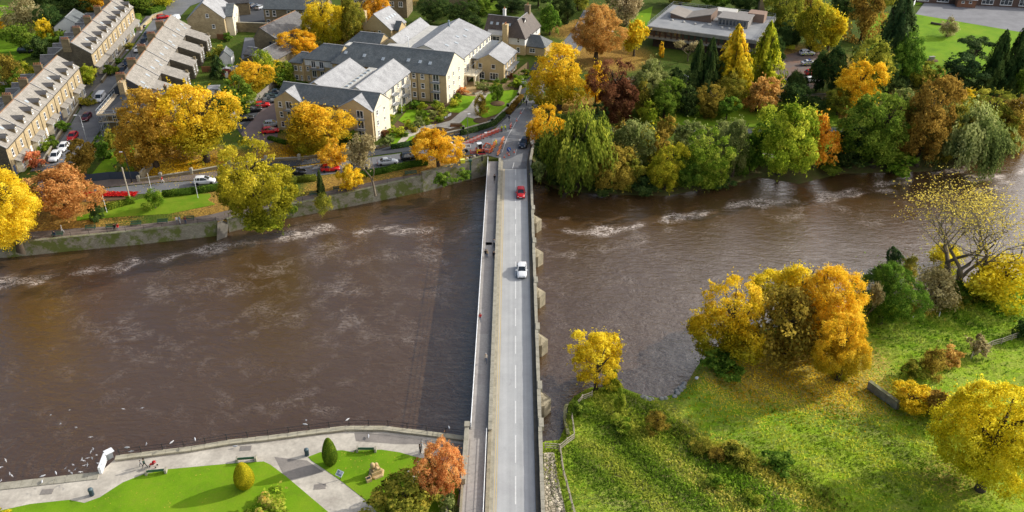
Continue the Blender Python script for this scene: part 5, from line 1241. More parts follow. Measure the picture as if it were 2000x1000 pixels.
    # garden sheds between the row and the lane
    sh = [((-84.2,241.0),8,3.2,4.6,2.6,4.2,RENDERW,SLATE,'white gabled garage with grey roof beside the lane'), ((-82.4,231.0),8,5.5,2.6,2.1,2.6,paint('red_boards',(.34,.06,.05),.8),LEAD,'dark red garden shed below the white gabled garage'),
          ((-78.0,230.6),8,2.6,4.0,2.2,2.7,paint('red_boards',(.34,.06,.05),.8),SLATE,'maroon shed with narrow doors next to the lane'), ((-80.3,216.6),6,2.6,3.0,2.0,2.3,GREYM,LEAD,'small grey roofed greenhouse by the orange tree'),
          ((-84.0,210.0),6,5.2,3.2,2.1,2.5,ST_OLD,SLATEL,'low pale roofed outbuilding behind the big golden tree')]
    for (x, y), a, w, d, e, r, wm, rm_, lb in sh:
        t = one('garden_shed' if 'garage' not in lb else 'garage', lb, 'shed' if 'garage' not in lb else 'garage', 0,0,0, a, world=(x,y), group=None); gable(t, 0, w, 0, d, 0, e, r, 'y' if 'gabled garage' in lb else 'x', wm, rm_, oh=.15, gutter=False)
        m = MB(); m.box(-.45,.45,-.05,.03,0,1.8); m.build('door', WHITEW, t, loc=(w/2,-.02,.02))
    # memorial bench shelter etc handled elsewhere; factory chimney
    x, y = G(1484, 36, 0); t = one('brick_chimney', 'tall pale brick chimney stack rising behind the flat roofed office', 'chimney', 0,0,0, 0, world=(x,y)); m = MB(); m.add([(-1.0,-1,0),(1,-1,0),(1,1,0),(-1,1,0),(-.7,-.7,18),(.7,-.7,18),(.7,.7,18),(-.7,.7,18)], [(0,1,5,4),(1,2,6,5),(2,3,7,6),(3,0,4,7),(4,5,6,7)]); m.build('stack', masonry('chimney_brick', (.36,.27,.17), (.30,.22,.14), (.2,.16,.1), .45, .16), t)
    m = MB(); m.box(-.85,.85,-.85,.85,17.4,18.2); m.build('cap', CONC, t)
others()

# walls and fences
def wall_run(label, pts, h, w, mat, cope=None, name='stone_wall', cat='wall', group=None, world=False, piers=0):
    W = [Vector(p) if world else Vector(P(*p)) for p in pts]; o = W[0]; t = thing(name, label, cat, tuple(o), 0, group)
    m = MB(); c = MB(); pp = MB(); hp = False
    for a, b in zip(W, W[1:]):
        a2, b2 = a-o, b-o; m.bar(a2+Vector((0,0,h/2-.2)), b2+Vector((0,0,h/2-.2)), w, h+.4)
        if cope: c.bar(a2+Vector((0,0,h+.055)), b2+Vector((0,0,h+.055)), w+.1, .1)
        if piers:
            L = (b-a).length; k = int(L/piers)
            for i in range(k+1):
                p = a2.lerp(b2, i/max(1,k)); q = MB(); q.box(-.3,.3,-.3,.3,-.2,h+.7); q.add([(-.36,-.36,h+.7),(.36,-.36,h+.7),(.36,.36,h+.7),(-.36,.36,h+.7),(0,0,h+.95)], [(0,1,4),(1,2,4),(2,3,4),(3,0,4),(0,3,2,1)]); q.build('pier', COPE, t, loc=tuple(p))
    m.build('wall', mat, t)
    if cope: c.build('coping', cope, t)
    return t
wall_run('tall rubble wall between the upper car park and the back gardens', [(416,61),(470,62),(530,64)], 3.0, .5, ST_OLD, COPE)
wall_run('low stone wall with square piers in front of the flats, left part', [(272,355),(315,349),(375,340),(450,326),(520,316),(585,313),(680,300),(760,287)], .7, .4, ST_OLD, COPE, piers=11)
wall_run('low wall with piers curving round the flats garden to the main road', [(812,279),(905,258),(962,242),(992,214),(1012,192),(1020,165)], .8, .4, ST_OLD, COPE, piers=8)
wall_run('stone wall edging the left terrace front gardens', [(80,330),(110,280),(150,215),(158,203)], .9, .3, ST_OLD, COPE)
wall_run('stone wall along the front gardens of the farther left terrace', [(200,163),(222,130),(246,97),(262,72)], .9, .3, ST_OLD, COPE)
wall_run('stone boundary wall on the bend at the top of the street', [(255,62),(275,60),(300,36),(318,30)], 1.2, .4, ST_GOLD, COPE)
wall_run('short stretch of old stone field wall by the big orange tree', [(1695,758),(1725,780),(1752,800)], 1.3, .5, simple('field_wall_stone', (.30,.27,.22), (.18,.16,.12), 1.2, .95, .1, .6), COPED)
wall_run('mossy concrete bank edging beside the bridge, inside the wooden fence', [(1110,851),(1103,820),(1104,800),(1107,792)], .35, .45, simple('mossy_edge', (.28,.27,.15), (.16,.17,.06), 1, .95), None)
wall_run('dark slate blue timber panel fence behind the riverside pavement', [(165,357),(215,351),(274,350)], 1.8, .12, paint('slate_blue_boards', (.03,.045,.07), .7), None, 'panel_fence', 'fence')
wall_run('pale sloping end wall of the garden beside the dark panel fence', [(276,352),(300,325)], 1.7, .3, STONEB, COPE)
wall_run('brown timber fence between the back gardens and the lane', [(395,141),(438,140)], 1.7, .1, FENCEW, None, 'panel_fence', 'fence')
wall_run('reddish timber fence below the stone wall in the far back garden', [(425,77),(450,78)], 1.7, .1, FENCEW, None, 'panel_fence', 'fence')
wall_run('long grey timber fence along the left side of the flats car park', [(452,238),(480,215),(510,192),(540,168),(562,160)], 1.8, .1, simple('grey_boards', (.30,.27,.23), (.24,.21,.18), 1), None, 'panel_fence', 'fence')
wall_run('pale retaining edge with steps beside the landing at the police car park', [(1510,192),(1570,188),(1625,185)], .5, .3, STONEB, None)
def railing(label, pts, h, gap, mat, rails=(1.0,.55), world=False, r=.03, name='railing', cat='railing', group=None, post='post'):
    W = [Vector(p) if world else Vector(P(*p)) for p in pts]; o = W[0].copy(); t = thing(name, label, cat, tuple(o), 0, group)
    acc = []
    for a, b in zip(W, W[1:]):
        n = max(1, round((b-a).length/gap))
        for i in range(n): acc.append(a.lerp(b, i/n)-o)
    acc.append(W[-1]-o); pm = MB(); pm.box(-r*1.4,r*1.4,-r*1.4,r*1.4,-.1,h+.06); pm.lathe([(.02,h+.05),(.055,h+.10),(.02,h+.17)], 6); me = pm.mesh('post', mat)
    for p in acc: link('post', me, t, tuple(p))
    for z in rails: m = MB(); m.tube([p+Vector((0,0,h*z)) for p in acc], r, 5); m.build('rail', mat, t)
    return t
W = [(x, float(yS(x))+.12, -2.05) for x in np.linspace(G(227,895,-2.4)[0]+.5, -7.0, 18)]
railing('black two-rail railing following the curve of the near park wall', W, 1.05, 2.6, BLACK, (.98,.5), True, .032)
W = [(x, float(yN(x))+.3, -1.0) for x in np.linspace(-95, G(424,436,-1.2)[0]-.3, 12)]
railing('thin dark railing on top of the long river wall at far left', W, .95, 3.0, BLACK, (.98,.5), True, .018)
W = [(x, float(yN(x))+.3, zbank(x)+.2) for x in np.linspace(G(446,425,-1.2)[0]+.3, G(820,346,-.3)[0], 12)]
railing('thin dark railing beside the walk between slipway and tall wall', W, .95, 3.0, BLACK, (.98,.5), True, .018)
railing('dark iron railing with hedge behind along the flats garden bend', [(800,284),(905,262),(962,246),(994,218)], 1.1, 2.5, BLACK, (.98,.2), r=.02)
def rail_fence(label, pts, gap=1.9, h=1.15):
    W = [Vector(P(*p)) for p in pts]; o = W[0].copy(); t = thing('wooden_fence', label, 'fence', tuple(o), 0, None); acc = []
    for a, b in zip(W, W[1:]):
        n = max(1, round((b-a).length/gap))
        for i in range(n): q = a.lerp(b, i/n); acc.append(Vector((q.x, q.y, H(q.x,q.y)))-o)
    q = W[-1]; acc.append(Vector((q.x, q.y, H(q.x,q.y)))-o)
    for p in acc: m = MB(); m.box(-.07,.07,-.07,.07,-.3,h+.05); m.build('post', WOOD, t, loc=tuple(p), rot=(random.gauss(0,.03),random.gauss(0,.03),0))
    for k in (.97,.62,.28):
        m = MB()
        for a, b in zip(acc, acc[1:]):
            d = (b-a).normalized(); s = Vector((-d.y,d.x,0))*.07; m.bar(a+s+Vector((0,0,h*k+random.gauss(0,.02))), b+s+Vector((0,0,h*k+random.gauss(0,.02))), .05, .13)
        m.build('rail', WOOD, t)
    return t
rail_fence('pale three-rail wooden fence curving along the water beside the bridge', [(1156,776),(1137,783),(1120,802),(1116,818),(1119,840),(1121,858),(1093,880)])
rail_fence('straight piece of pale wooden fence joining the bridge parapet', [(1065,878),(1092,880)])
rail_fence('pale wooden fence running down beside the rubble paving to the bottom edge', [(1093,882),(1100,930),(1112,975),(1122,1012)])
rail_fence('pale split-rail fence crossing the bright green meadow at the right edge', [(1896,700),(1935,678),(1975,665),(1990,660)])
rail_fence('weathered rail fence below the police car park', [(1512,200),(1560,196),(1620,194)])
# ------------------------------------------------------------------ vehicles
TYRE = simple('tyre_rubber', (.02,.02,.02), None, 5, .9, .2); RIMM = paint('alloy_rim', (.45,.46,.48), .3, .7)
CARGLASS = paint('car_glass', (.02,.026,.032), .05, 0, .9); LAMPW = paint('headlamp', (.75,.78,.80), .1, 0, .9); LAMPR = paint('tail_lamp', (.40,.02,.02), .2)
PLATEW = paint('number_plate', (.75,.75,.72), .5); TRIM = paint('black_trim', (.02,.02,.02), .6)
WH = {}
def wheel_meshes(r):
    if r not in WH:
        a = MB(); a.lathe([(r*.62,-.11),(r*.95,-.11),(r,-.07),(r,.07),(r*.95,.11),(r*.62,.11)], 18)
        b = MB(); b.lathe([(r*.6,-.08),(r*.62,.095),(r*.2,.085),(.03,.10)], 14)
        WH[r] = (a.mesh('tyre', TYRE), b.mesh('rim', RIMM))
    return WH[r]
def car_proto(kind, name='car', cat='car'):
    S = {  # stations: x, half width, z low, z belt ; roof: x rear base, x rear top, x front top, x front base, z roof
     'hatch': ([(-2.05,.70,.42,.78),(-1.98,.80,.30,.92),(-1.55,.86,.24,.96),(-.6,.88,.22,.95),(.5,.88,.22,.94),(.98,.87,.22,.95),(1.55,.84,.24,.84),(1.95,.76,.30,.70),(2.07,.64,.40,.60)], (-1.93,-1.45,.18,1.02,1.46), .30),
     'saloon': ([(-2.30,.68,.45,.80),(-2.22,.80,.32,.94),(-1.7,.86,.24,.97),(-.6,.89,.22,.95),(.5,.89,.22,.94),(1.0,.88,.22,.94),(1.65,.85,.24,.84),(2.15,.76,.30,.70),(2.30,.64,.40,.60)], (-1.62,-1.0,.15,1.05,1.42), .31),
     'suv': ([(-2.20,.74,.50,.90),(-2.14,.84,.36,1.02),(-1.6,.90,.30,1.06),(-.6,.92,.28,1.05),(.5,.92,.28,1.04),(.98,.91,.28,1.05),(1.6,.89,.30,.98),(2.08,.82,.36,.84),(2.22,.70,.46,.72)], (-2.1,-1.7,.12,1.0,1.66), .35),
     'van': ([(-2.45,.86,.45,1.1),(-2.42,.92,.34,1.15),(-1.6,.94,.28,1.15),(-.4,.94,.26,1.15),(.8,.94,.26,1.12),(1.5,.93,.26,1.08),(1.95,.90,.28,.98),(2.35,.82,.34,.84),(2.47,.70,.44,.72)], (-2.43,-2.38,.85,1.62,1.92), .34),
    }[kind]
    st, (rb, rt, ft, fb, zr), wr = S
    t = thing(name, 'car', cat, (0,0,0)); PAINT = paint('car_paint_white', (.75,.76,.77), .22, 0, .6)
    # lower body lofted from a rounded section
    prof = [(.86,0,0),(.98,.06,.25),(1.0,.35,.5),(.985,.75,.8),(.93,1,1.0)]
    m = MB(); rings = []
    def bz(x): return float(np.interp(x, [s[0] for s in st], [s[3] for s in st]))
    def bw(x): return float(np.interp(x, [s[0] for s in st], [s[1] for s in st]))
    V = []
    for x, w, z0, z1 in st:
        r = [(x, w*k, z0+(z1-z0)*h) for k, h, _ in prof]; top = [(x, w*.5, z1+.035), (x, 0, z1+.05)]
        half = r+top; V.append(half+[(a, -b, c) for a, b, c in half[-2::-1]])
    n = len(V[0]); vs = [p for r in V for p in r]; fs = []
    for i in range(len(V)-1):
        for k in range(n-1): fs.append((i*n+k+1, i*n+k, (i+1)*n+k, (i+1)*n+k+1))
        fs.append((i*n, i*n+n-1, (i+1)*n+n-1, (i+1)*n))
    fs.append(tuple(range(n))); fs.append(tuple(reversed(range((len(V)-1)*n, len(V)*n))))
    m.add(vs, fs, 0, True); m.build('body', PAINT, t)
    # glasshouse
    wb = lambda x: bw(x)*.90; wt = (bw(0)*.72) if kind != 'van' else bw(0)*.86; z0 = lambda x: bz(x)+.01
    base = [(rb, wb(rb)*.93, z0(rb)), (lerp(rt,rb,.0), wb(rt), z0(rt)), (ft, wb(ft), z0(ft)), (fb, wb(fb)*.90, z0(fb)+.01)]
    topp = [(rt, wt*.92, zr-.05), (lerp(rt,ft,.3), wt, zr), (lerp(rt,ft,.75), wt, zr-.0), (ft, wt*.93, zr-.05)]
    m = MB(); B = base; T_ = topp
    vs = B+T_+[(x,-y,z) for x,y,z in B+T_]
    fs = [(0,1,5,4),(1,2,6,5),(2,3,7,6)]; fs += [tuple(i+8 for i in f[::-1]) for f in fs]; fs += [(0,4,12,8),(3,11,15,7)]
    if kind == 'van': 
        m.add(vs, [(2,3,7,6)]+[(14,15,11,10)]+[(3,11,15,7)]); 
        g = MB(); g.add(vs, [(0,1,5,4),(1,2,6,5),(12,13,9,8),(13,14,10,9),(0,4,12,8)]); g.build('side_panel', PAINT, t)
        q = MB(); q.box(rb-.02,rb+.02,-.62,-.06,1.25,1.75); q.box(rb-.02,rb+.02,.06,.62,1.25,1.75); q.build('rear_window', CARGLASS, t)
    else: m.add(vs, fs)
    m.build('window', CARGLASS, t)
    m = MB(); k = .02
    rf = [(x, y+.012, z) for x, y, z in T_]; rm_ = [(x, y*.55, z+.045) for x, y, z in T_]
    row = [rf, rm_, [(x,-y,z) for x,y,z in rm_], [(x,-y,z) for x,y,z in rf]]
    vs = [p for r in row for p in r]; m.add(vs, [(i*4+j, (i+1)*4+j, (i+1)*4+j+1, i*4+j+1)[::-1] for i in range(3) for j in range(3)], 0, True)
    for sgn in (1,-1):
        f = lambda p: Vector((p[0], p[1]*sgn, p[2])); 
        if kind != 'van':
            m.bar(f(B[0]), f(T_[0]), .09, .07); 
            mid_b = Vector(((B[1][0]+B[2][0])/2, (B[1][1])*sgn, B[1][2])); mid_t = Vector(((T_[1][0]+T_[2][0])/2, T_[1][1]*sgn, zr)); m.bar(mid_b, mid_t, .05, .08)
            m.bar(f(B[1])+Vector((.12,0,0)), f(T_[1])+Vector((-.12,0,0)), .05, .12)
        m.bar(f(B[3]), f(T_[3]), .07, .06); m.bar(f(T_[0]), f(T_[3]), .05, .05)
    m.build('roof', PAINT, t)
    x1 = st[-1][0]; x0 = st[0][0]; wd = st[-2][1]
    for s in (1,-1):
        q = MB(); q.prism([(x1-.42,s*(wd*.98)),(x1-.12,s*(wd*.90)),(x1-.03,s*(wd*.62)),(x1-.14,s*(wd*.50)),(x1-.44,s*(wd*.80))], st[-2][3]-.13, st[-2][3]+.015); q.build('headlight', LAMPW, t)
        q = MB(); q.box(x0-.01,x0+.14,min(s*.80,s*.52)*1.0,max(s*.80,s*.52),st[0][3]-.12,st[0][3]+.06); q.build('tail_light', LAMPR, t)
        q = MB(); q.box(fb-.32,fb-.14,s*(bw(0)+.10)-.09,s*(bw(0)+.10)+.09,bz(0)+.03,bz(0)+.17); q.build('mirror', PAINT, t)
        for wx in (x0+.78, x1-.80):
            a, b = wheel_meshes(wr); o = link('wheel', a, t, (wx, s*(bw(wx)-.09), wr), (R(-90)*s, 0, 0)); link('rim', b, o)
    q = MB(); q.box(x1-.05,x1+.012,-.5,.5,.30,.46); q.build('grille', TRIM, t); q = MB(); q.box(x1-.02,x1+.03,-.26,.26,.47,.58); q.build('number_plate', PLATEW, t)
    q = MB(); q.box(x0-.03,x0+.02,-.26,.26,.58,.69); q.build('number_plate', PLATEW, t)
    for c in t.children:
        if c.data.materials and c.data.materials[0] == PAINT: c.material_slots[0].link = 'OBJECT'; c.material_slots[0].material = PAINT
    return t
CP = {'white':(.78,.79,.80),'silver':(.42,.45,.48),'black':(.012,.013,.016),'navy':(.02,.035,.065),'red':(.55,.012,.015),'maroon':(.10,.012,.018),'grey':(.13,.145,.16),'blue':(.03,.08,.20),'yellow':(.70,.50,.06),'teal':(.04,.07,.085)}
PROTO = {}
def car(kind, colr, px, py, ang, label, group=None, z=None, world=None):
    c = CP[colr]; M = paint('car_paint_'+colr, c, .22, 0, .6)
    if kind not in PROTO: PROTO[kind] = car_proto(kind, 'van' if kind == 'van' else 'car', 'van' if kind == 'van' else 'car'); t = PROTO[kind]; new = False
    else: t = dup(PROTO[kind], (0,0,0), 0)
    if world: X, Y = world; zz = z or 0
    elif z is None: X, Y, zz = P(px, py, .5)
    else: X, Y = G(px, py, z+.5); zz = z
    t.location = (X, Y, zz+(.0 if z is not None else .10)); t.rotation_euler = (0,0,R(ang)); t['label'] = label; t['category'] = 'van' if kind == 'van' else 'car'
    if 'group' in t: del t['group']
    if group: t['group'] = group
    for ch in t.children:
        for s in ch.material_slots:
            if s.link == 'OBJECT': s.material = M
    return t
gs = 'cars parked along the terrace street'; gu = 'cars in the upper car park'; gc = 'cars in the flats car park'; gr = 'cars on the riverside road'
car('saloon','white',1019,528,-90,'white car driving towards the camera in the middle of the bridge', z=0)
car('hatch','red',1017,377,-90,'red car driving on the far part of the bridge', z=0)
car('suv','navy',1024,281,-104,'dark blue car coming onto the bridge past the blue arrow sign')
car('suv','white',400,355,8,'white car with black roof passing the low wall on the riverside road', gr)
car('saloon','black',577,337,8,'black car just right of the big leaning yellow tree on the riverside road', gr)
car('hatch','red',645,330,9,'red hatchback half hidden by the small orange tree on the riverside road', gr)
car('saloon','grey',700,326,10,'dark grey car behind the bare bush on the riverside road, left of it', gr)
car('saloon','silver',757,317,12,'silver grey car right of the bare bush on the riverside road', gr)
car('suv','black',801,308,14,'black car left of the round golden tree on the riverside road', gr)
car('suv','white',108,308,-83,'white car with dark sunroof, nearest in the row parked by the left terrace', gs)
car('hatch','white',124,289,-83,'white hatchback, second nearest in the row parked by the left terrace', gs)
car('hatch','red',142,268,-83,'bright red car parked behind the two white ones in the terrace street', gs)
car('hatch','maroon',169,230,-84,'dark maroon car parked between red car and white van', gs)
car('van','white',196,193,-84,'white van parked beside the side lane of the terrace street', gs)
car('saloon','black',239,139,-84,'black car parked left of the tall street lamp, nearer of two dark ones', gs)
car('suv','navy',249,124,-84,'dark blue car parked just ahead of the black one by the terrace lamp', gs)
car('saloon','white',270,97,-84,'white car parked halfway up the terrace street', gs)
car('suv','black',281,84,-84,'small dark car parked directly beyond the white one in the upper street', gs)
car('suv','navy',287,72,-84,'dark estate car, last of three parked in the upper street', gs)
car('hatch','red',318,34,28,'red car on the bend at the top of the terrace street', gs)
car('van','white',341,40,-100,'white van parked at the top end of the right hand terrace row', gs)
car('hatch','black',272,52,0,'dark car in the drive at the far end of the left terrace')
car('suv','white',458,47,8,'white car in the marked bays at the left of the upper car park', gu)
car('hatch','white',469,57,4,'white car parked against the tall rubble wall, left of the yellow one', gu)
car('hatch','yellow',497,53,-95,'small yellow car parked against the tall rubble wall', gu)
car('hatch','blue',514,54,-95,'blue car next to the yellow one by the tall rubble wall', gu)
car('suv','navy',493,12,70,'dark blue car at the back of the upper car park', gu)
car('hatch','silver',508,15,70,'silver car beside the dark blue one at the back of the upper car park', gu)
car('suv','black',548,30,20,'black car parked under the wall of the long stone building', gu)
car('saloon','navy',541,181,18,'dark car furthest up the fence in the flats car park', gc)
car('hatch','teal',530,190,18,'grey blue car third from the far end along the flats car park fence', gc)
car('suv','black',537,184,18,'black car second from the far end along the flats car park fence', gc) if False else None
car('saloon','grey',521,198,18,'silver roofed grey car next to the red one in the flats car park', gc)
car('hatch','red',511,206,18,'red car in the row along the flats car park fence', gc)
car('suv','black',494,215,18,'big black car left of the red one in the flats car park', gc)
car('hatch','black',479,232,18,'black hatchback nearest in the row along the flats car park fence', gc)
car('hatch','silver',531,243,15,'silver car opposite the fence row, left of the large golden tree', gc)
car('hatch','red',528,256,15,'red car tucked against the large golden tree in the flats car park', gc)
car('suv','black',50,100,0,'black car on the grass at the upper left edge')
car('hatch','white',1187,60,-60,'white car on the leafy road behind the large rust coloured tree')
car('saloon','navy',1524,155,-60,'dark blue car under the trees at the police car park','cars in the police car park')
car('hatch','red',1586,143,10,'red car beyond the white one in the police car park','cars in the police car park')
car('hatch','white',1584,157,10,'white hatchback by the landing in the police car park','cars in the police car park')
car('hatch','silver',1336,154,10,'pale car glimpsed between the tall conifers behind the river trees','cars in the police car park')
car('saloon','black',1408,133,10,'dark car glimpsed left of the golden larch','cars in the police car park')
car('van','white',1870,-4,-30,'dark windowed white van by the school wall')
def livery(t, L, zb, w):
    m = MB(); 
    for s in (1,-1):
        for i in range(8):
            for j in range(2):
                x = -L+.1+i*(2*L-.2)/8; m.box(x, x+(2*L-.2)/8-.005, s*(w)-.012 if s > 0 else -w-.012, s*w+.012, zb+j*.24, zb+j*.24+.235, (i+j) % 2)
    m.build('chequered_livery', [paint('police_yellow', (.70,.80,.05), .4), paint('police_blue', (.01,.06,.40), .4)], t)
    m = MB(); m.box(-.15,.15,-.55,.55,0,.14); m.build('light_bar', paint('police_blue', (.01,.06,.40), .4), t, loc=(0,0,1.70 if L > 2 else 1.48))
t = car('suv','white',1576,105,4,'white police van with blue and yellow chequers in the leafy car park','police cars'); livery(t, 1.9, .45, .925)
t = car('saloon','white',1580,124,6,'white police car with chequers just below the police van','police cars'); livery(t, 1.8, .42, .895)
# ------------------------------------------------------------------ people
SKIN = simple('skin', (.50,.30,.20), None, 5, .6); HAIR = simple('hair_brown', (.06,.035,.02), None, 5)
def cloth(n, c): return simple('cloth_'+n, c, None, 4, .9, .1)
PEOPLE = {}
def person_mesh(pose):
    J = {}
    hip = .92
    if pose == 'sit': hip = .50
    st = {'stand':(.03,.03), 'walk':(.32,-.28), 'work':(.15,-.10), 'sit':(0,0)}[pose]
    lean = {'work':.28}.get(pose, .0)
    V = [(0,0,hip,.125)]; E_ = []
    def add(x, y, z, r, p): V.append((x,y,z,r)); E_.append((p, len(V)-1)); return len(V)-1
    a = add(lean*.3,0,hip+.22,.12,0); b = add(lean*.8,0,hip+.43,.135,a); nk = add(lean,0,hip+.56,.055,b); hd = add(lean+.02,0,hip+.68,.088,nk); hd2 = add(lean+.03,0,hip+.79,.07,hd); ns = add(lean+.115,0,hip+.69,.016,hd)
    for s, f in ((1,st[0]),(-1,st[1])):
        if pose == 'sit': k = add(.38,s*.11,.50,.07,add(.05,s*.10,.50,.085,0)); an = add(.42,s*.11,.10,.042,k)
        else: k = add(f*.55+.03,s*.10,.50,.062,add(.0,s*.095,.84,.085,0)); an = add(f*.9-.02*(1 if f>0 else 3),s*.10,.10,.04,k)
        add(V[an][0]+.15,s*.115,.04,.035,an)
        sh = add(lean*.8,s*.19,hip+.47,.055,b); sw = -f*.5
        if pose in ('work','sit'): el = add(lean*.8+.16,s*.25,hip+.25,.042,sh); wr = add(lean+.36,s*.17,hip+.22,.03,el); d = (1,-.2*s,-.05)
        else: el = add(lean+sw*.35,s*.25,hip+.20,.042,sh); wr = add(lean+sw*.8+.05,s*.25,hip-.02,.03,el); d = (.15,0,-1)
        D = Vector(d).normalized(); sd = Vector((0,0,1)) if abs(D.z) < .5 else Vector((1,0,0)); w0 = Vector(V[wr][:3])
        pm = w0+D*.06; pi_ = add(*pm,.034,wr)
        for q in range(4):
            k1 = pm+D*.05+sd*(.027-.018*q); f1 = add(*k1,.0105,pi_); add(*(k1+D*(.035+.008*(q in (1,2)))+Vector((.012,0,0))),.009,f1)
        th_ = add(*(w0+D*.04+sd*.045),.012,wr); add(*(w0+D*.07+sd*.065),.010,th_)
    me = bpy.data.meshes.new('skeleton'); me.from_pydata([v[:3] for v in V], E_, []); me.update()
    o = bpy.data.objects.new('skeleton', me); COL.objects.link(o); md = o.modifiers.new('s','SKIN'); 
    if not me.skin_vertices: me.attributes
    for i, v in enumerate(V): me.skin_vertices[0].data[i].radius = (v[3], v[3]*(1.25 if i in (1,2) else 1)); me.skin_vertices[0].data[i].use_root = (i == 0)
    sb = o.modifiers.new('b','SUBSURF'); sb.levels = 1; sb.render_levels = 1
    dg = bpy.context.evaluated_depsgraph_get(); ev = o.evaluated_get(dg); out = bpy.data.meshes.new_from_object(ev)
    bpy.data.objects.remove(o); out.name = 'body'
    return out, hip, lean
def person(pose, px, py, ang, top, legs, label, hair=None, hat=None, z=None, world=None, bag=None, scale=1.0):
    if pose not in PEOPLE:
        try: PEOPLE[pose] = person_mesh(pose)
        except Exception as ex:
            print('skin failed', ex); raise
    base, hip, lean = PEOPLE[pose]
    me = base.copy(); me.name = 'body'; me.materials.clear()
    for mm in (SKIN, cloth(*top), cloth(*legs), TRIM): me.materials.append(mm)
    for p in me.polygons:
        c = p.center; h = c.z
        if h < .09: i = 3
        elif h > hip+.53: i = 0
        elif h < hip-.0 and abs(c.y) < .21 and not (pose in ('work','sit') and h > hip+.05): i = 2
        else: i = 1
        if abs(c.y) > .2 and pose in ('stand','walk') and h < hip-.0: i = 0
        p.material_index = i; p.use_smooth = True
    if world: X, Y, Z = world
    elif z is not None: X, Y = G(px, py, z); Z = z
    else: X, Y, Z = P(px, py); Z += .1
    t = thing('person', label, 'person', (X,Y,Z), R(ang)); t.scale = (scale,)*3
    link('body', me, t)
    hm = MB(); c = (lean-.005,0,hip+.70)
    if hat: hm.lathe([(.125,.02),(.118,.07),(.09,.13),(.03,.16)], 12, c=c); hm.build('helmet', paint('hat_'+hat[0], hat[1], .4), t)
    else:
        hm.lathe([(.085,-.05),(.105,.0),(.105,.06),(.075,.12),(.02,.145)], 12, c=(c[0]-.02,0,c[2])); hm.build('hair', cloth(*(hair or ('hairbrown',(.05,.03,.02)))), t)
    if bag: q = MB(); q.lathe([(.10,0),(.17,.05),(.18,.3),(.10,.42)], 8); q.build('bag', cloth(*bag), t, loc=(-.16,-.2,hip+.05))
    return t
navy = ('navy',(.02,.03,.06)); blk = ('black',(.015,.015,.018)); jean = ('denim',(.06,.10,.18)); redc = ('red',(.50,.03,.03)); whi = ('white',(.72,.72,.70)); tan = ('tan',(.45,.33,.2)); hiv = ('hivis',(.72,.85,.04)); grn = ('green',(.10,.16,.08)); org = ('orange',(.75,.25,.04)); gry = ('grey',(.25,.26,.28))
person('stand',948,503,90,blk,navy,'person in black leaning with a companion at the footbridge handrail', z=-.02)
person('stand',951.5,503,60,tan,jean,'person in a tan top at the footbridge handrail beside one in black', z=-.02, hair=('hairfair',(.4,.28,.14)))
person('walk',965,482,-90,gry,blk,'person in grey walking close to the stone parapet on the footbridge', z=-.02)
person('walk',964.5,506,-90,blk,blk,'person dressed in black close to the stone parapet, nearer than the one in grey', z=-.02)
person('walk',938,628,90,redc,jean,'person in a reddish top walking on the middle of the footbridge', z=-.02)
person('walk',949,708,-85,('cream',(.62,.55,.45)),jean,'person in a cream coat nearest the camera on the footbridge', z=-.02, hair=('hairgrey',(.5,.48,.45)))
person('stand',821,886,30,blk,blk,'person in black standing left of the red leaved tree by the park wall', z=-2.36)
person('stand',824.5,880,200,whi,gry,'person in white standing left of the red leaved tree by the park wall', z=-2.36, hair=('hairgrey',(.5,.48,.45)))
person('walk',899,966,-80,whi,navy,'person in white top and dark trousers walking below the ramp wall', z=-2.36)
person('walk',284,914,175,('darkgreen',(.03,.06,.05)),blk,'adult in dark green pushing the red pushchair on the park path', z=-2.36)
person('walk',276,911,175,gry,navy,'child in grey walking beside the adult with the pushchair', z=-2.36, scale=.65)
person('sit',108,463,-75,navy,blk,'person in navy sitting on the leftmost green bench', world=None)
person('walk',123,456,-150,whi,whi,'person in pale clothes walking by the leftmost green bench', hair=('hairgrey',(.5,.48,.45)))
person('sit',225,449,-80,blk,blk,'person in black sitting on the bench beside one in red')
person('sit',231.5,448,-80,redc,gry,'person in a red coat sitting on a riverside bench')
person('stand',347,438,-60,whi,gry,'person in white with an orange bag standing by the right end bench', bag=('orangebag',(.8,.25,.03)))
person('stand',352.5,437,-120,('bluegrey',(.2,.3,.4)),whi,'person in blue grey standing between two others by the right end bench', hair=('hairfair',(.5,.36,.12)))
person('stand',363.5,438,-90,('brownp',(.22,.07,.05)),jean,'person in a brown patterned top and jeans at the right end bench')
person('walk',318.5,359,-5,redc,whi,'person in a red jacket walking on the pavement by the stone piers')
person('stand',160,215,-90,blk,blk,'person in black on the pavement by the maroon car')
person('stand',172,212,100,navy,gry,'person in navy walking towards the white van') if False else None
person('stand',1018,207,200,blk,navy,'leftmost of three people in black on the pavement by the garden wall','' and None)
person('walk',1023,203,-110,blk,blk,'middle one of three people in black on the pavement by the garden wall')
person('stand',1028,208,90,navy,blk,'rightmost of three people in black on the pavement by the garden wall')
person('walk',994.5,238,60,navy,blk,'lone person in navy walking along the pavement above the roadworks')
person('work',932,304,20,hiv,hiv,'road worker in yellow standing left of the digger by the red sign', hat=('white',(.8,.8,.8)))
person('work',969.5,286,190,hiv,hiv,'road worker in yellow at the orange barriers right of the digger', hat=('yellow',(.8,.65,.05)))
person('stand',980,258,-60,hiv,blk,'road worker in yellow jacket and black trousers at the end of the long barrier', hat=('white',(.8,.8,.8)))
person('work',987.5,258,120,hiv,grn,'road worker in yellow green bending near the far barriers', hat=('whiteb',(.75,.78,.78)))
person('walk',1225,85,0,redc,blk,'person in red on the leafy road behind the rust coloured tree') if False else None
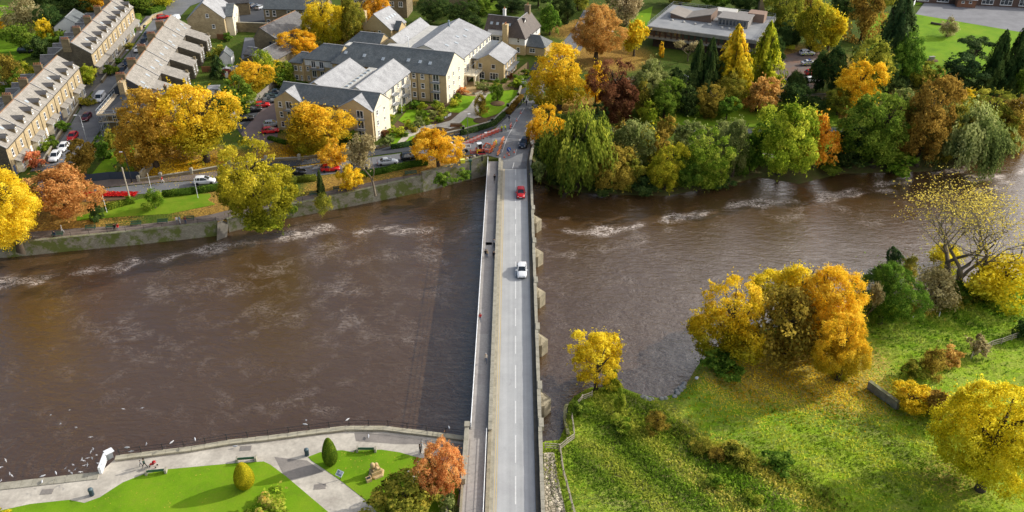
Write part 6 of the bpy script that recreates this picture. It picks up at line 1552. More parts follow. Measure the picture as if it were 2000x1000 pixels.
# cyclist
def bicycle(px, py, ang, label, z):
    X, Y = G(px, py, z); t = thing('bicycle', label, 'bicycle', (X,Y,z), R(ang))
    for x in (-.52,.52):
        m = MB(); pts = [(x+.33*math.cos(a), 0, .34+.33*math.sin(a)) for a in np.linspace(0, 2*math.pi, 17)]; m.tube(pts, .02, 5); m.build('wheel', TYRE, t)
    m = MB(); 
    for a, b in (((-.52,0,.34),(-.08,0,.30)),((-.08,0,.30),(-.2,0,.85)),((-.52,0,.34),(-.18,0,.78)),((-.18,0,.78),(.4,0,.82)),((-.08,0,.30),(.42,0,.78)),((.4,0,.95),(.52,0,.34))): m.tube([a,b], .02, 5)
    m.build('frame', BLACK, t); m = MB(); m.tube([(.36,-.26,1.0),(.4,0,.98),(.36,.26,1.0)], .018, 5); m.build('handlebar', BLACK, t); m = MB(); m.box(-.34,-.08,-.06,.06,.86,.92); m.build('saddle', BLACK, t)
    return X, Y
X, Y = bicycle(966, 356, -90, 'dark bicycle ridden along the far part of the footbridge', -.02)
person('sit',0,0,-90,blk,blk,'cyclist in black riding on the far part of the footbridge', world=(X,Y+.22,.42))

# ------------------------------------------------------------------ street furniture
def lamp_post(px, py, h, ang, label, mat=BLACK, arm=1.2, z=None):
    X, Y, Z = P(px, py) if z is None else (*G(px, py, z), z); t = thing('street_lamp', label, 'street lamp', (X,Y,Z), R(ang), 'street lamps')
    m = MB(); m.lathe([(.13,0),(.13,1.0),(.075,1.1),(.05,h)], 8); m.tube([(0,0,h-.05),(arm*.3,0,h+.12),(arm,0,h+.15)], [.05,.04,.035], 6); m.build('pole', mat, t)
    m = MB(); m.box(arm-.1,arm+.55,-.14,.14,h+.08,h+.2); m.build('lamp_head', WHITEM, t)
lamp_post(942,314,6.5,20,'tall black street lamp standing by the digger at the bridge corner', arm=.7)
lamp_post(238+20,357,7.0,180,'black street lamp behind the dark panel fence by the riverside road', arm=.5)
lamp_post(265,143,6.5,185,'black street lamp beside the two dark cars in the terrace street', arm=.6)
lamp_post(290,106,6.5,185,'black street lamp beside the parked white car further up the terrace street', arm=.6)
lamp_post(170,277,6.5,185,'grey street lamp leaning over the bright red car', GREYM, .8)
lamp_post(914,271,6.0,20,'slim black lamp post with white notice in front of the garden hedge', arm=.2)
lamp_post(1493,30,5,0,'white lamp at the far right corner of the office roof yard', GREYM, .3) if False else None
def pole(name, label, cat, px, py, h, r, mat, top=None, group=None):
    X, Y, Z = P(px, py); t = thing(name, label, cat, (X,Y,Z), 0, group); m = MB(); m.tube([(0,0,-.1),(0,0,h)], [r, r*.75], 8); m.build('pole', mat, t)
    if top: m = MB(); m.lathe(top, 8, c=(0,0,h)); m.build('cap', mat, t)
    return t
pole('telegraph_pole','tall pale wooden pole standing at the end of the clipped hedge','pole',256,397,8.0,.17,WOOD)
pole('post','short white flag post in front of the low hedge','post',209,415,5.0,.06,WHITEM,None,'white posts in the riverside garden')
pole('post','white post rising beside the young bright green tree','post',296,372,4.0,.06,WHITEM,None,'white posts in the riverside garden')
pole('post','white post below the passing white car with black roof','post',387,387,4.5,.06,WHITEM,None,'white posts in the riverside garden')
pole('flagpole','white flagpole rising out of the dark shrub by the red leaved tree','flagpole',822,975,6.5,.09,WHITEM,[(.12,0),(.12,.1),(.02,.15)])
def bench(px, py, ang, label, group, mat=GREENM, ends=None, L=2.0, z=None):
    X, Y, Z = P(px, py) if z is None else (*G(px, py, z), z); t = thing('park_bench', label, 'bench', (X,Y,Z+.03), R(ang), group)
    m = MB()
    for i in range(4): m.box(-L/2,L/2,-.12+i*.12,-.03+i*.12,.42,.45)
    m.build('seat', mat, t)
    m = MB()
    for i in range(3): m.box(-L/2,L/2,.36+i*.03,.39+i*.03,.50+i*.14,.60+i*.14)
    m.build('backrest', mat, t)
    for s in (-1,1):
        m = MB()
        if ends: m.box(s*L/2-.13+s*.14,s*L/2+.13+s*.14,-.25,.45,0,.62)
        else: m.box(s*(L/2-.15)-.03,s*(L/2-.15)+.03,-.12,-.06,0,.42); m.box(s*(L/2-.15)-.03,s*(L/2-.15)+.03,.36,.42,0,.9); m.box(s*(L/2-.15)-.03,s*(L/2-.15)+.03,-.12,.4,.38,.42)
        m.build('end_block' if ends else 'leg', ends or mat, t)
bg = 'green benches facing the river'
bench(113,462,8,'leftmost green bench by the far river walk, under the orange tree',bg,L=2.0)
bench(177,449,7,'empty green bench left of the couple on the far river walk',bg)
bench(217,447,7,'green bench with two seated people, one in red',bg)
bench(266,441,7,'empty green bench right of the red coated sitter',bg)
bench(318,437,8,'green bench midway between the red coat and the standing group',bg)
bench(370,431,8,'green bench directly behind the group of three people',bg)
bench(563,394,15,'green bench nearest the leaning yellow tree on the sloping walk',bg)
bench(619,382,13,'long green bench left of the small orange tree on the walk',bg,L=3.0)
bench(666,372,12,'long green bench under the small orange tree on the walk',bg,L=3.2)
bench(803,342,13,'green bench below the round golden tree on the walk',bg,L=2.6)
bench(525,401,15,'green bench half hidden by the leaning yellow tree',bg)
pgb = 'park benches with stone ends'
bench(306,923,188,'park bench with stone ends beside the couple with the pushchair',pgb,ends=COPE,L=2.2,z=-2.33)
bench(482,899,186,'park bench with stone ends right behind the golden clipped bush',pgb,ends=COPE,L=2.2,z=-2.33)
bench(716,880,180,'park bench with stone ends right of the dark clipped cone',pgb,ends=COPE,L=2.2,z=-2.33)
def litter_bin(px, py, label, z):
    X, Y = G(px, py, z); t = thing('litter_bin', label, 'bin', (X,Y,z), 0, 'litter bins in the park'); m = MB(); m.lathe([(.26,0),(.30,.08),(.30,.85),(.34,.9),(.34,.98)], 12); m.build('bin_body', paint('bin_blue', (.02,.05,.07), .5), t); m = MB(); m.lathe([(.33,.99),(.30,1.12),(.12,1.2)], 12); m.build('lid', paint('bin_lid', (.08,.12,.14), .5), t)
litter_bin(180,967,'dark round litter bin at the edge of the lower left lawn',-2.33)
litter_bin(600,889,'dark round litter bin near the clipped green cone',-2.33)
# pushchair
X, Y = G(301, 911, -2.34); t = thing('pushchair', 'red pushchair with long handles in front of the adult on the park path', 'pushchair', (X,Y,-2.34), R(172))
m = MB(); m.add([(-.1,-.22,.45),(.55,-.22,.35),(.55,.22,.35),(-.1,.22,.45),(-.3,-.22,.95),(-.3,.22,.95)], [(0,1,2,3),(0,3,5,4)]); m.build('seat', cloth(*redc), t)
m = MB(); m.lathe([(.28,0),(.26,.15),(.1,.3)], 10, c=(-.15,0,.75)); m.build('hood', cloth(*redc), t)
m = MB(); m.tube([(.5,-.24,.12),(-.45,-.24,1.02)], .02, 5); m.tube([(.5,.24,.12),(-.45,.24,1.02)], .02, 5); m.tube([(-.45,-.24,1.02),(-.45,.24,1.02)], .02, 5); m.build('frame', GREYM, t)
for x in (-.35,.5):
    for y in (-.25,.25): m = MB(); m.lathe([(.12,-.02),(.12,.02)], 10); m.build('wheel', TYRE, t, loc=(x,y,.12), rot=(R(90),0,0))
# white landing gate at the park wall
X, Y = G(205, 912, -2.34); 
def landing():
    a = Vector((*G(197,926,-2.4),-2.4)); b = Vector((*G(208,897,-2.4),-2.4)); c = Vector((*G(224,889,-2.4),-2.4))
    t = thing('landing_gate', 'white painted angled gate and board at the end of the park wall by the landing', 'gate', tuple(a))
    m = MB(); m.bar(Vector((0,0,.6)), b-a+Vector((0,0,.6)), .35, 1.1); m.build('side_panel', WHITEM, t)
    m = MB(); m.bar(b-a+Vector((0,0,1.1)), c-a+Vector((0,0,1.1)), 1.0, .08); m.build('sloping_board', WHITEM, t)
    m = MB(); m.bar(b-a+Vector((.1,-.35,.5)), c-a+Vector((0,-.35,.5)), .1, 1.0); m.build('front_panel', GREYM, t)
landing()
# carved stone seat / sculpture
X, Y = G(735, 925, -2.33); t = thing('stone_sculpture', 'pale carved wooden bear-less block sculpture stepped like a throne on the park lawn', 'sculpture', (X,Y,-2.33), R(30))
t['label'] = 'pale golden stone sculpture stepped like a throne on the park lawn'
GST = simple('golden_stone', (.62,.46,.24), (.50,.36,.18), 1.5, .9, .2, .5)
m = MB(); m.lathe([(1.15,0),(1.1,.22),(1.0,.25)], 6, smooth=False); m.build('plinth', GST, t)
m = MB(); m.box(-.75,.6,-.55,.55,.25,.8); m.box(-.5,.5,-.45,.5,.8,1.15); m.build('block', GST, t)
for i, (x, y, w, h) in enumerate(((-.35,.1,.35,1.95),(.2,.25,.30,1.6),(.05,-.25,.28,1.4))): m = MB(); m.lathe([(w,1.15),(w*.9,h-.15),(w*.5,h)], 7, c=(x,y,0)); m.build('carved_top', GST, t)
m = MB(); m.box(-.35,.35,-.25,.25,0,.5); m.add([(-.36,-.26,.5),(.36,-.26,.5),(.36,.26,.66),(-.36,.26,.66)], [(0,1,2,3)]); m.build('plaque_stone', GST, t, loc=(-1.35,-.8,0)); 
m = MB(); m.box(-.26,.26,-.16,.16,.0,.03); m.build('plaque', BLACK, t, loc=(-1.35,-.8,.60), rot=(R(17),0,0))
X, Y = G(801, 935, -2.33); o = MB().lathe([(1.0,0),(.9,.5),(.6,.95),(.2,1.1)], 6, smooth=False).build('boulder', COPE, loc=(X,Y,-2.33)); tag(o, 'pale angular boulder on the lawn left of the red leaved tree', 'boulder')
# information sign
X, Y = G(665, 936, -2.33); t = thing('information_board', 'grey tilted information board on a post at the park lawn edge', 'sign', (X,Y,-2.33), R(-30))
m = MB(); m.box(-.04,.04,-.04,.04,0,1.0); m.build('post', BLACK, t)
m = MB(); m.box(-.5,.5,-.4,.4,0,.05); o = m.build('board', WHITEM, t, loc=(0,0,1.05), rot=(R(35),0,0))
m = MB(); m.box(-.42,.42,-.32,-.05,.051,.056); m.box(-.42,-.05,.0,.3,.051,.056); 
for i in range(5): m.box(.05,.42,.02+i*.06,.045+i*.06,.051,.056)
m.build('printed_panel', paint('print_grey', (.22,.27,.32), .6), o)
# white garden sign
X, Y, Z = P(1022, 171); t = thing('garden_sign', 'small white notice board on legs at the top of the garden bank', 'sign', (X,Y,Z), R(-10)); m = MB(); m.box(-.7,.7,-.04,.04,.7,1.7); m.build('board', WHITEM, t)
for s in (-.5,.5): m = MB(); m.box(s-.04,s+.04,-.03,.03,0,.7); m.build('leg', WHITEM, t)

# ------------------------------------------------------------------ roadworks
def barrier(px, py, ang, label, kindm, group, L=1.9):
    X, Y, Z = P(px, py); t = thing('road_barrier', label, 'barrier', (X,Y,Z+.09), R(ang), group)
    m = MB(); m.box(-L/2,L/2,-.03,.03,.78,1.0); m.box(-L/2,L/2,-.03,.03,.12,.22)
    for i in range(7): x = -L/2+.1+i*(L-.2)/6; m.box(x-.045,x+.045,-.02,.02,.22,.78)
    m.build('panel', kindm, t)
    m = MB(); m.box(-L*.36,L*.36,-.036,.036,.81,.97); m.build('reflective_strip', paint('reflective_white', (.8,.8,.78), .4) if kindm.name == 'barrier_red' else paint('barrier_stripe', (.75,.12,.08), .4), t)
    for s in (-.7,.7): m = MB(); m.box(s-.05,s+.05,-.3,.3,0,.1); m.build('foot', TRIM, t)
BR = paint('barrier_red', (.75,.10,.04), .5); BO = paint('barrier_orange', (.85,.28,.06), .5)
n = 11
for i in range(n):
    f = i/(n-1); x = lerp(904, 974, f); y = lerp(288, 258, f**.92)
    barrier(x, y, 17+7*f, f'red and white barrier, {ordn[i] if i < 10 else "eleventh"} from the left in the line above the digger', BR, 'line of red plastic barriers')
for i, (x, y, a) in enumerate(((959,298,60),(963,291,62),(967,284,62))): barrier(x, y, a, f'orange barrier beside the trench, {["nearest","middle","farthest"][i]} of the left hand three', BO, 'orange barriers round the trench')
for i, (x, y, a) in enumerate(((974,302,70),(977,293,70),(980,284,70),(982,277,70))): barrier(x, y, a, f'orange barrier, {["nearest","second","third","farthest"][i]} of the four standing next to the carriageway', BO, 'orange barriers next to the carriageway')
for i, (x, y, a) in enumerate(((926,301,5),(945,298,2),(953,299,0))): barrier(x, y, a, f'red barrier {["left of the worker by the sign","just below the digger","at the foot of the trench"][i]}', BR, 'red barriers in front of the digger')
barrier(997.5, 250, 80, 'single upright red barrier beyond the two road workers', BR, None)
def cone(px, py, label):
    X, Y, Z = P(px, py); t = thing('traffic_cone', label, 'traffic cone', (X,Y,Z+.09), 0, 'traffic cones'); m = MB(); m.box(-.2,.2,-.2,.2,0,.04); m.lathe([(.15,.04),(.11,.25)], 10); m.lathe([(.078,.45),(.03,.72)], 10); m.build('cone', paint('cone_orange', (.80,.14,.04), .5), t); m = MB(); m.lathe([(.112,.25),(.078,.45)], 10); m.build('reflective_sleeve', WHITEM, t)
for x, y, l in ((985,308,'beside the stone parapet end'),(994,304,'right of the parapet end cone'),(1004,298,'nearest the coming dark blue car'),(1009,237,'far up the road by the long white line'),(991,300,'just below the round blue sign'),(1017,222,'furthest away beyond the worker group')):
    cone(x, y, 'orange and white traffic cone '+l)
X, Y, Z = P(994, 300); t = thing('road_sign', 'round blue sign with white arrow standing in the road at the roadworks', 'road sign', (X,Y,Z+.09), R(-5))
m = MB(); m.lathe([(.50,-.02),(.50,.02)], 20); o = m.build('disc', paint('sign_blue', (.01,.10,.42), .4), t, loc=(0,0,.95), rot=(R(75),0,0))
m = MB(); m.bar((-.25,.25,.028), (.15,-.15,.028), .12, .01); m.add([(.3,-.3,.026),(.32,.04,.026),(-.04,-.32,.026)], [(0,1,2)[::-1]]); m.build('arrow', WHITEL, o)
m = MB(); m.bar((0,-.1,.5), (0,.35,0), .05, .05); m.bar((-.3,.0,0), (.3,0,0), .05, .05); m.build('stand', BLACK, t)
X, Y, Z = P(940, 307); t = thing('road_sign', 'low wide red sign with white lettering at the foot of the street lamp', 'road sign', (X,Y,Z+.05), R(3))
m = MB(); m.box(-1.0,1.0,-.03,.03,.15,.85); m.box(-.9,.9,-.029,.029,.05,.15); o = m.build('board', paint('sign_red', (.60,.02,.05), .4), t)
m = MB(); 
for i in range(7): m.box(-.75+i*.22,-.61+i*.22,-.04,-.031,.42,.62)
m.build('lettering', WHITEL, o)
for s in (-.8,.8): m = MB(); m.box(s-.04,s+.04,-.25,.25,0,.06); m.build('foot', BLACK, t)
def digger():
    X, Y, Z = P(938, 298); t = thing('mini_excavator', 'small red and white tracked digger working behind the red barriers', 'excavator', (X,Y,Z+.1), R(15)); RD = paint('digger_red', (.70,.12,.04), .4)
    for s in (-.6,.6): m = MB(); m.prism([(-.9,-.16),(.9,-.16),(.9,.16),(-.9,.16)], 0, .42); m.lathe([(.2,-.17),(.2,.17)], 10); m.build('track', TYRE, t, loc=(0,s,0))
    m = MB(); m.prism([(-1.0,-.65),(.5,-.7),(.6,.0),(.5,.7),(-1.0,.65),(-1.15,0)], .45, 1.05); m.build('body', RD, t)
    m = MB(); m.box(-.62,.42,-.5,.5,1.05,2.15); m.build('cab', CARGLASS, t); m = MB(); m.box(-.7,.5,-.56,.56,2.15,2.25); 
    for x in (-.64,.44):
        for y in (-.5,.5): m.box(x-.04,x+.04,y-.04,y+.04,1.05,2.15)
    m.build('cab_roof', WHITEM, t)
    m = MB(); m.bar((.5,0,.9), (1.4,0,2.1), .18, .24); m.bar((1.4,0,2.1), (2.3,0,1.7), .16, .2); m.build('boom', RD, t); m = MB(); m.bar((2.3,0,1.75), (2.7,0,.7), .14, .18); m.build('dipper', RD, t)
    m = MB(); m.add([(2.5,-.25,.75),(2.5,.25,.75),(2.95,.25,.7),(2.95,-.25,.7),(2.45,-.25,.3),(2.45,.25,.3),(2.8,.25,.2),(2.8,-.25,.2)], [(0,1,5,4),(4,5,6,7),(2,3,7,6),(0,4,7,3),(1,2,6,5)]); m.build('bucket', TRIM, t)
digger()
def tipper():
    X, Y, Z = P(900, 296); t = thing('flatbed_truck', 'white flatbed truck half hidden behind the round golden tree', 'truck', (X,Y,Z+.1), R(10))
    m = MB(); m.box(-1.6,2.2,-.95,.95,.85,.95); m.build('bed', simple('truck_bed', (.30,.26,.22), None, 2), t)
    for y in (-.95,.95): m = MB(); m.box(-1.6,2.2,y-.03,y+.03,.95,1.3); m.build('side_board', WHITEM, t)
    m = MB(); m.box(2.17,2.23,-.92,.92,.95,1.3); m.build('tailboard', WHITEM, t)
    m = MB(); m.prism([(-3.2,-.95),(-1.7,-.95),(-1.7,.95),(-3.2,.95)], .5, 1.25); m.add([(-3.15,-.9,1.25),(-1.7,-.9,1.25),(-1.7,.9,1.25),(-3.15,.9,1.25),(-2.7,-.8,2.0),(-1.75,-.8,2.05),(-1.75,.8,2.05),(-2.7,.8,2.0)], [(4,5,6,7),(1,2,6,5)]); m.build('cab', WHITEM, t)
    m = MB(); m.add([(-3.15,-.9,1.25),(-1.7,-.9,1.25),(-1.7,.9,1.25),(-3.15,.9,1.25),(-2.7,-.8,1.99),(-1.75,-.8,2.04),(-1.75,.8,2.04),(-2.7,.8,1.99)], [(0,1,5,4),(2,3,7,6),(3,0,4,7)]); m.build('window', CARGLASS, t)
    for x in (-2.5,1.2):
        for s in (-1,1): a, b = wheel_meshes(.36); o = link('wheel', a, t, (x, s*.85, .36), (R(-90)*s,0,0)); link('rim', b, o)
tipper()
X, Y, Z = P(904, 324); t = thing('water_filled_bin', 'small bright yellow grit bin with chequered lid on top of the grey river wall', 'grit bin', (X,Y,Z+.75), R(12)); t.name = 'grit_bin'; t['category'] = 'grit bin'
m = MB(); m.box(-.5,.5,-.35,.35,0,.75); m.build('bin_body', paint('grit_yellow', (.80,.80,.05), .5), t); m = MB(); m.box(-.55,.55,-.4,.4,.75,.88); m.build('lid', paint('grit_lid', (.70,.78,.20), .5), t)
for i, (x, y) in enumerate(((912,318),(919,316),(926,314),(933,312))):
    X, Y, Z = P(x, y); m = MB(); m.lathe([(.35,0),(.45,.2),(.4,.45),(.15,.6)], 7, smooth=False); o = m.build('sandbag', [cloth('sack', (.45,.40,.33)), BLACK][i % 2], loc=(X,Y,Z+.75), rot=(0,0,i)); tag(o, ['pale sack on the river wall right beside the yellow grit bin','black sack second from the yellow grit bin','pale sack third from the yellow grit bin','black sack nearest the street lamp on the river wall'][i], 'sack', 'sacks on top of the river wall')
o = MB(); 
for i in range(9): o.lathe([(.3+.2*random.random(),-.05),(.35,.2),(.1,.35+.2*random.random())], 7, c=(random.uniform(-1.1,1.1), random.uniform(-.8,.8), 0), smooth=False)
X, Y, Z = P(955,288); tag(o.build('spoil_heap', simple('broken_tarmac', (.32,.30,.28), (.18,.15,.12), 2), loc=(X,Y,Z+.08)), 'heap of broken grey tarmac dug out beside the digger', 'rubble heap', None, 'stuff')
# poppies
def poppies():
    W = [(170,379),(262,377),(268,381),(230,386),(160,392),(150,388)]; pts = [Vector(P(*p)) for p in W]
    x0, x1 = min(p.x for p in pts), max(p.x for p in pts); y0, y1 = min(p.y for p in pts), max(p.y for p in pts); n = 2600
    g = np.random.default_rng(4); c = np.stack([g.uniform(x0,x1,n), g.uniform(y0,y1,n), np.full(n,0.)], 1); t_ = (c[:,0]-x0)/(x1-x0)
    yc = np.interp(t_, [0,.5,1], [pts[5].y*.5+pts[0].y*.5, pts[0].y-.3, pts[2].y]); keep = np.abs(c[:,1]-yc) < 1.6-.5*t_
    c = c[keep]; z = np.array([H(x, y) for x, y in c[:,:2]]); c[:,2] = z+.3+.1*g.random(len(c)); o = c[0].copy()
    me = cards('red_flowers', c-o, np.tile([0,0,1.0], (len(c),1))+g.normal(size=(len(c),3))*.3, np.full(len(c), .30), g.random((len(c),3)))
    me.materials.clear(); me.materials.append(leaf('leaf_poppy', (.35,.01,.02), (.62,.02,.035), (.75,.04,.06), trans=.2)); ob = link('red_flowers', me, None, tuple(o)); tag(ob, 'bed of bright red flowers along the riverside road', 'flowers', None, 'stuff')
poppies()
# rocks by the water at the right
gro = 'rocks at the water edge'
for i, (x, y, s) in enumerate(((1256,776,.8),(1262,780,.9),(1268,783,.7),(1274,780,.6),(1292,778,.7),(1300,777,.6),(1318,774,.7),(1324,768,.8),(1330,762,.8),(1334,755,.9),(1328,756,.6),(1337,748,.7),(1322,762,.6),(1260,786,.6))):
    X, Y = G(x, y, -3.5); m = MB(); g = random.Random(i); m.lathe([(s*.5,-.4),(s*(.5+.2*g.random()),.1),(s*.4,.4*s),(s*.12,.55*s)], 7, smooth=False); o = m.build('rock', simple('grey_rock', (.42,.43,.43), (.28,.28,.27), 1.2), loc=(X,Y,H(X,Y)+.05), rot=(g.random()*.4,g.random()*.4,g.random()*6)); tag(o, 'pale grey angular rock lying at the water edge beside the grassy point', 'rock', gro)
X, Y = G(1361, 744, -3.2); o = MB().lathe([(.34,0),(.38,.1),(.3,.22),(.1,.3)], 10).build('life_ring_box', WHITEM, loc=(X,Y,H(X,Y)+.05)); tag(o, 'small round white object lying on the grass near the water rocks', 'buoy')
X, Y = G(1434, 668, -3); t = thing('warning_sign', 'small white tilted board sticking out of the yellow tree by the river', 'sign', (X,Y,H(X,Y)), R(-35)); m = MB(); m.box(-.05,.05,-.05,.05,0,6.0); m.build('post', WOOD, t); m = MB(); m.box(-.9,.9,-.04,.04,6.0,6.5); m.build('board', WHITEM, t)
for i, (x, y) in enumerate(((1834,618),(1782,625))): X, Y, Z = P(x, y); o = MB().box(-.05,.05,-.05,.05,0,.9).build('stake', WHITEM, loc=(X,Y,Z)); tag(o, ['thin white stake in the meadow, right one of two','thin white stake in the meadow, left one nearer the dark green tree'][i], 'stake')
# picnic table
X, Y, Z = P(1500, 307); t = thing('picnic_table', 'wooden picnic bench on the small sunny lawn by the river', 'picnic table', (X,Y,Z), R(-12))
m = MB(); m.box(-1.2,1.2,-.3,.3,.72,.77); m.build('tabletop', WOOD, t)
for s in (-.75,.75): m = MB(); m.box(-1.2,1.2,s-.13,s+.13,.42,.46); m.build('seat', WOOD, t)
for s in (-.8,.8): m = MB(); m.bar((s,-.7,0),(s,.0,.72), .08,.08); m.bar((s,.7,0),(s,.0,.72), .08,.08); m.bar((s,-.8,.40),(s,.8,.40), .08,.08); m.build('leg', WOOD, t)
# lawn features at top right
X, Y, Z = P(1819, 118); t = thing('memorial_stone', 'small pale memorial on a dark round bed in the top right lawn', 'memorial', (X,Y,Z+.05), .2); m = MB(); m.lathe([(1.9,0),(1.8,.08)], 16); m.build('soil_bed', SOIL, t); m = MB(); m.box(-.7,.7,-.3,.3,.08,1.0); m.box(-.85,.85,-.4,.4,1.0,1.15); m.build('stone', CONC, t)
X, Y, Z = P(1838, 48); t = thing('curved_wall', 'small curved dry stone wall on the top right lawn', 'wall', (X,Y,Z)); m = MB(); m.tube([(-3,.9,.3),(-1.6,-.5,.3),(0,-1,.3),(1.6,-.5,.3),(2.6,.6,.3)], .42, 6); m.build('wall', ST_DARK, t)
X, Y, Z = P(1784, 14); t = thing('school_sign', 'large pale sign board seen edge on beside the school drive', 'sign', (X,Y,Z), R(60)); m = MB(); m.box(-2,2,-.06,.06,.6,2.2); m.build('board', WHITEM, t)
for s in (-1.7,1.7): m = MB(); m.box(s-.06,s+.06,-.05,.05,0,.6); m.build('leg', GREYM, t)
# yellow bins
for i in range(5): X, Y, Z = P(1528+i*5, 92+i); o = MB().box(-.55,.55,-.45,.45,0,1.1).box(-.6,.6,-.5,.5,1.1,1.2).build('wheeled_bin', paint('grit_yellow', (.80,.80,.05), .5), loc=(X,Y,Z+.08)); tag(o, ordn[i]+' from the left of five yellow wheeled bins by the leafy police car park', 'bin', 'yellow bins at the police car park')
# planters in flats garden
for i, (x, y, a) in enumerate(((932,183,50),(953,183,50),(872,228,60),(891,247,0),(893,250,0))[:4]): X, Y, Z = P(x, y); t = thing('planter', ['raised timber planter left of the twin planters by the terrace','raised timber planter right of the twin planters by the terrace','pale raised planter between the two left lawns','dark box planter in front of the central garden path'][i], 'planter', (X,Y,Z+.08), R(a)); m = MB(); m.box(-1.4,1.4,-.5,.5,0,.55); m.build('box', WHITEM if i == 2 else COPE if i < 2 else FENCEW, t); m = MB(); m.box(-1.3,1.3,-.42,.42,.55,.6); m.build('soil', SOIL, t)
# road poles, blue round sign at wall, drain pipe
X, Y, Z = P(919,322); t = thing('gauge_post', 'green river level gauge fixed to the tall grey wall', 'gauge', (X,Y-.7,-3.5)); m = MB(); m.box(-.15,.15,-.1,.1,0,4.6); m.box(-.35,.35,-.3,.3,4.6,5.0); m.build('gauge_board', GREENM, t)
# ------------------------------------------------------------------ gulls
def gull_mesh(fly):
    m = MB(); m.tube([(-.26,0,0),(-.15,0,.01),(0,0,.03),(.14,0,.04),(.22,0,.06),(.28,0,.05)], [.015,.05,.085,.06,.045,.012], 8)
    if fly:
        for s in (1,-1): m.add([(.10,s*.04,.04),(-.08,s*.04,.04),(-.06,s*.32,.13),(.12,s*.32,.15),(-.14,s*.66,.08)], [(0,1,2,3) if s < 0 else (3,2,1,0),(3,2,4) if s < 0 else (4,2,3)])
    else: m.tube([(-.3,0,0),(-.1,0,.06),(.08,0,.05)], [.02,.07,.05], 6); m.tube([(0,.03,-.02),(0,.03,-.16)], .01, 4); m.tube([(0,-.03,-.02),(0,-.03,-.16)], .01, 4)
    return m.mesh('gull', simple('gull_white', (.60,.61,.63), (.40,.41,.44), 3))
GF, GP = gull_mesh(True), gull_mesh(False)
for i, (x, y, z, a) in enumerate([(99,811,2,.4),(118,828,0,.2),(136,801,3,.8),(149,835,1,1.2),(177,854,1,2),(178,882,0,3),(182,877,1,.5),(160,897,1,.1),(163,900,0,1.5),(171,895,0,2.5),(180,895,0,.7),(189,889,1,4),(143,908,0,1),(157,922,-1,2),(128,915,-1,3),(135,920,0,.6),(171,908,0,.2),(165,909,-1,5),(191,905,0,1.1),(198,908,0,.3),(241,799,4,1.3),(278,797,4,1.6),(286,867,0,.2),(598,821,1,.4),(11,899,-1,.9),(1,913,-1,2.2),(19,925,-1,.5),(23,929,-1,1.1),(2,939,-1,.2),(147,917,-2,2.2),(140,924,-2,.9)]):
    X, Y = G(x, y, z); o = link('gull', GF, None, (X,Y,z), (random.gauss(0,.25),random.gauss(0,.15),a)); o.scale = (.52,)*3
    tag(o, 'white gull flying with spread wings over the brown water' if i not in (20,21,23) else ['left one of two gulls flying alone over the open brown water','right one of two gulls flying alone over the open brown water','','gull flying just above the middle of the park railing'][i-20], 'gull', 'gulls flying near the landing' if i not in (20,21,23) else None)
for i, (x, y, lab) in enumerate([(247,879,'first gull perched on the black park railing, next to the white gate'),(335,867,'gull perched on the railing above the pushchair'),(380,862,'gull perched on the left part of the curving railing'),(594,837,'gull perched on the middle of the curving railing'),(677,828,'gull perched at the top of the railing curve'),(876,847,'gull perched on the railing near the bridge')]):
    X, Y = G(x, y, -1.0); Y = float(yS(X))+.12; o = link('gull', GP, None, (X,Y,-.87), (0,0,i)); o.scale = (1.3,)*3; tag(o, lab, 'gull')
for i, (x, y, lab) in enumerate([(460,874,'gull standing on the pale path left of the middle bench'),(720,854,'gull standing on the pale path above the right bench'),(256,884,'gull standing on the wall top near the white gate'),(83,943,'gull standing at the landing edge on the far left'),(84.5,932,'brown gull beside another on the landing edge'),(110,926,'gull on the landing edge nearest the flock')]):
    X, Y = G(x, y, -2.3); o = link('gull', GP, None, (X,Y,-2.1), (0,0,i*1.7)); o.scale = (1.3,)*3; tag(o, lab, 'gull')
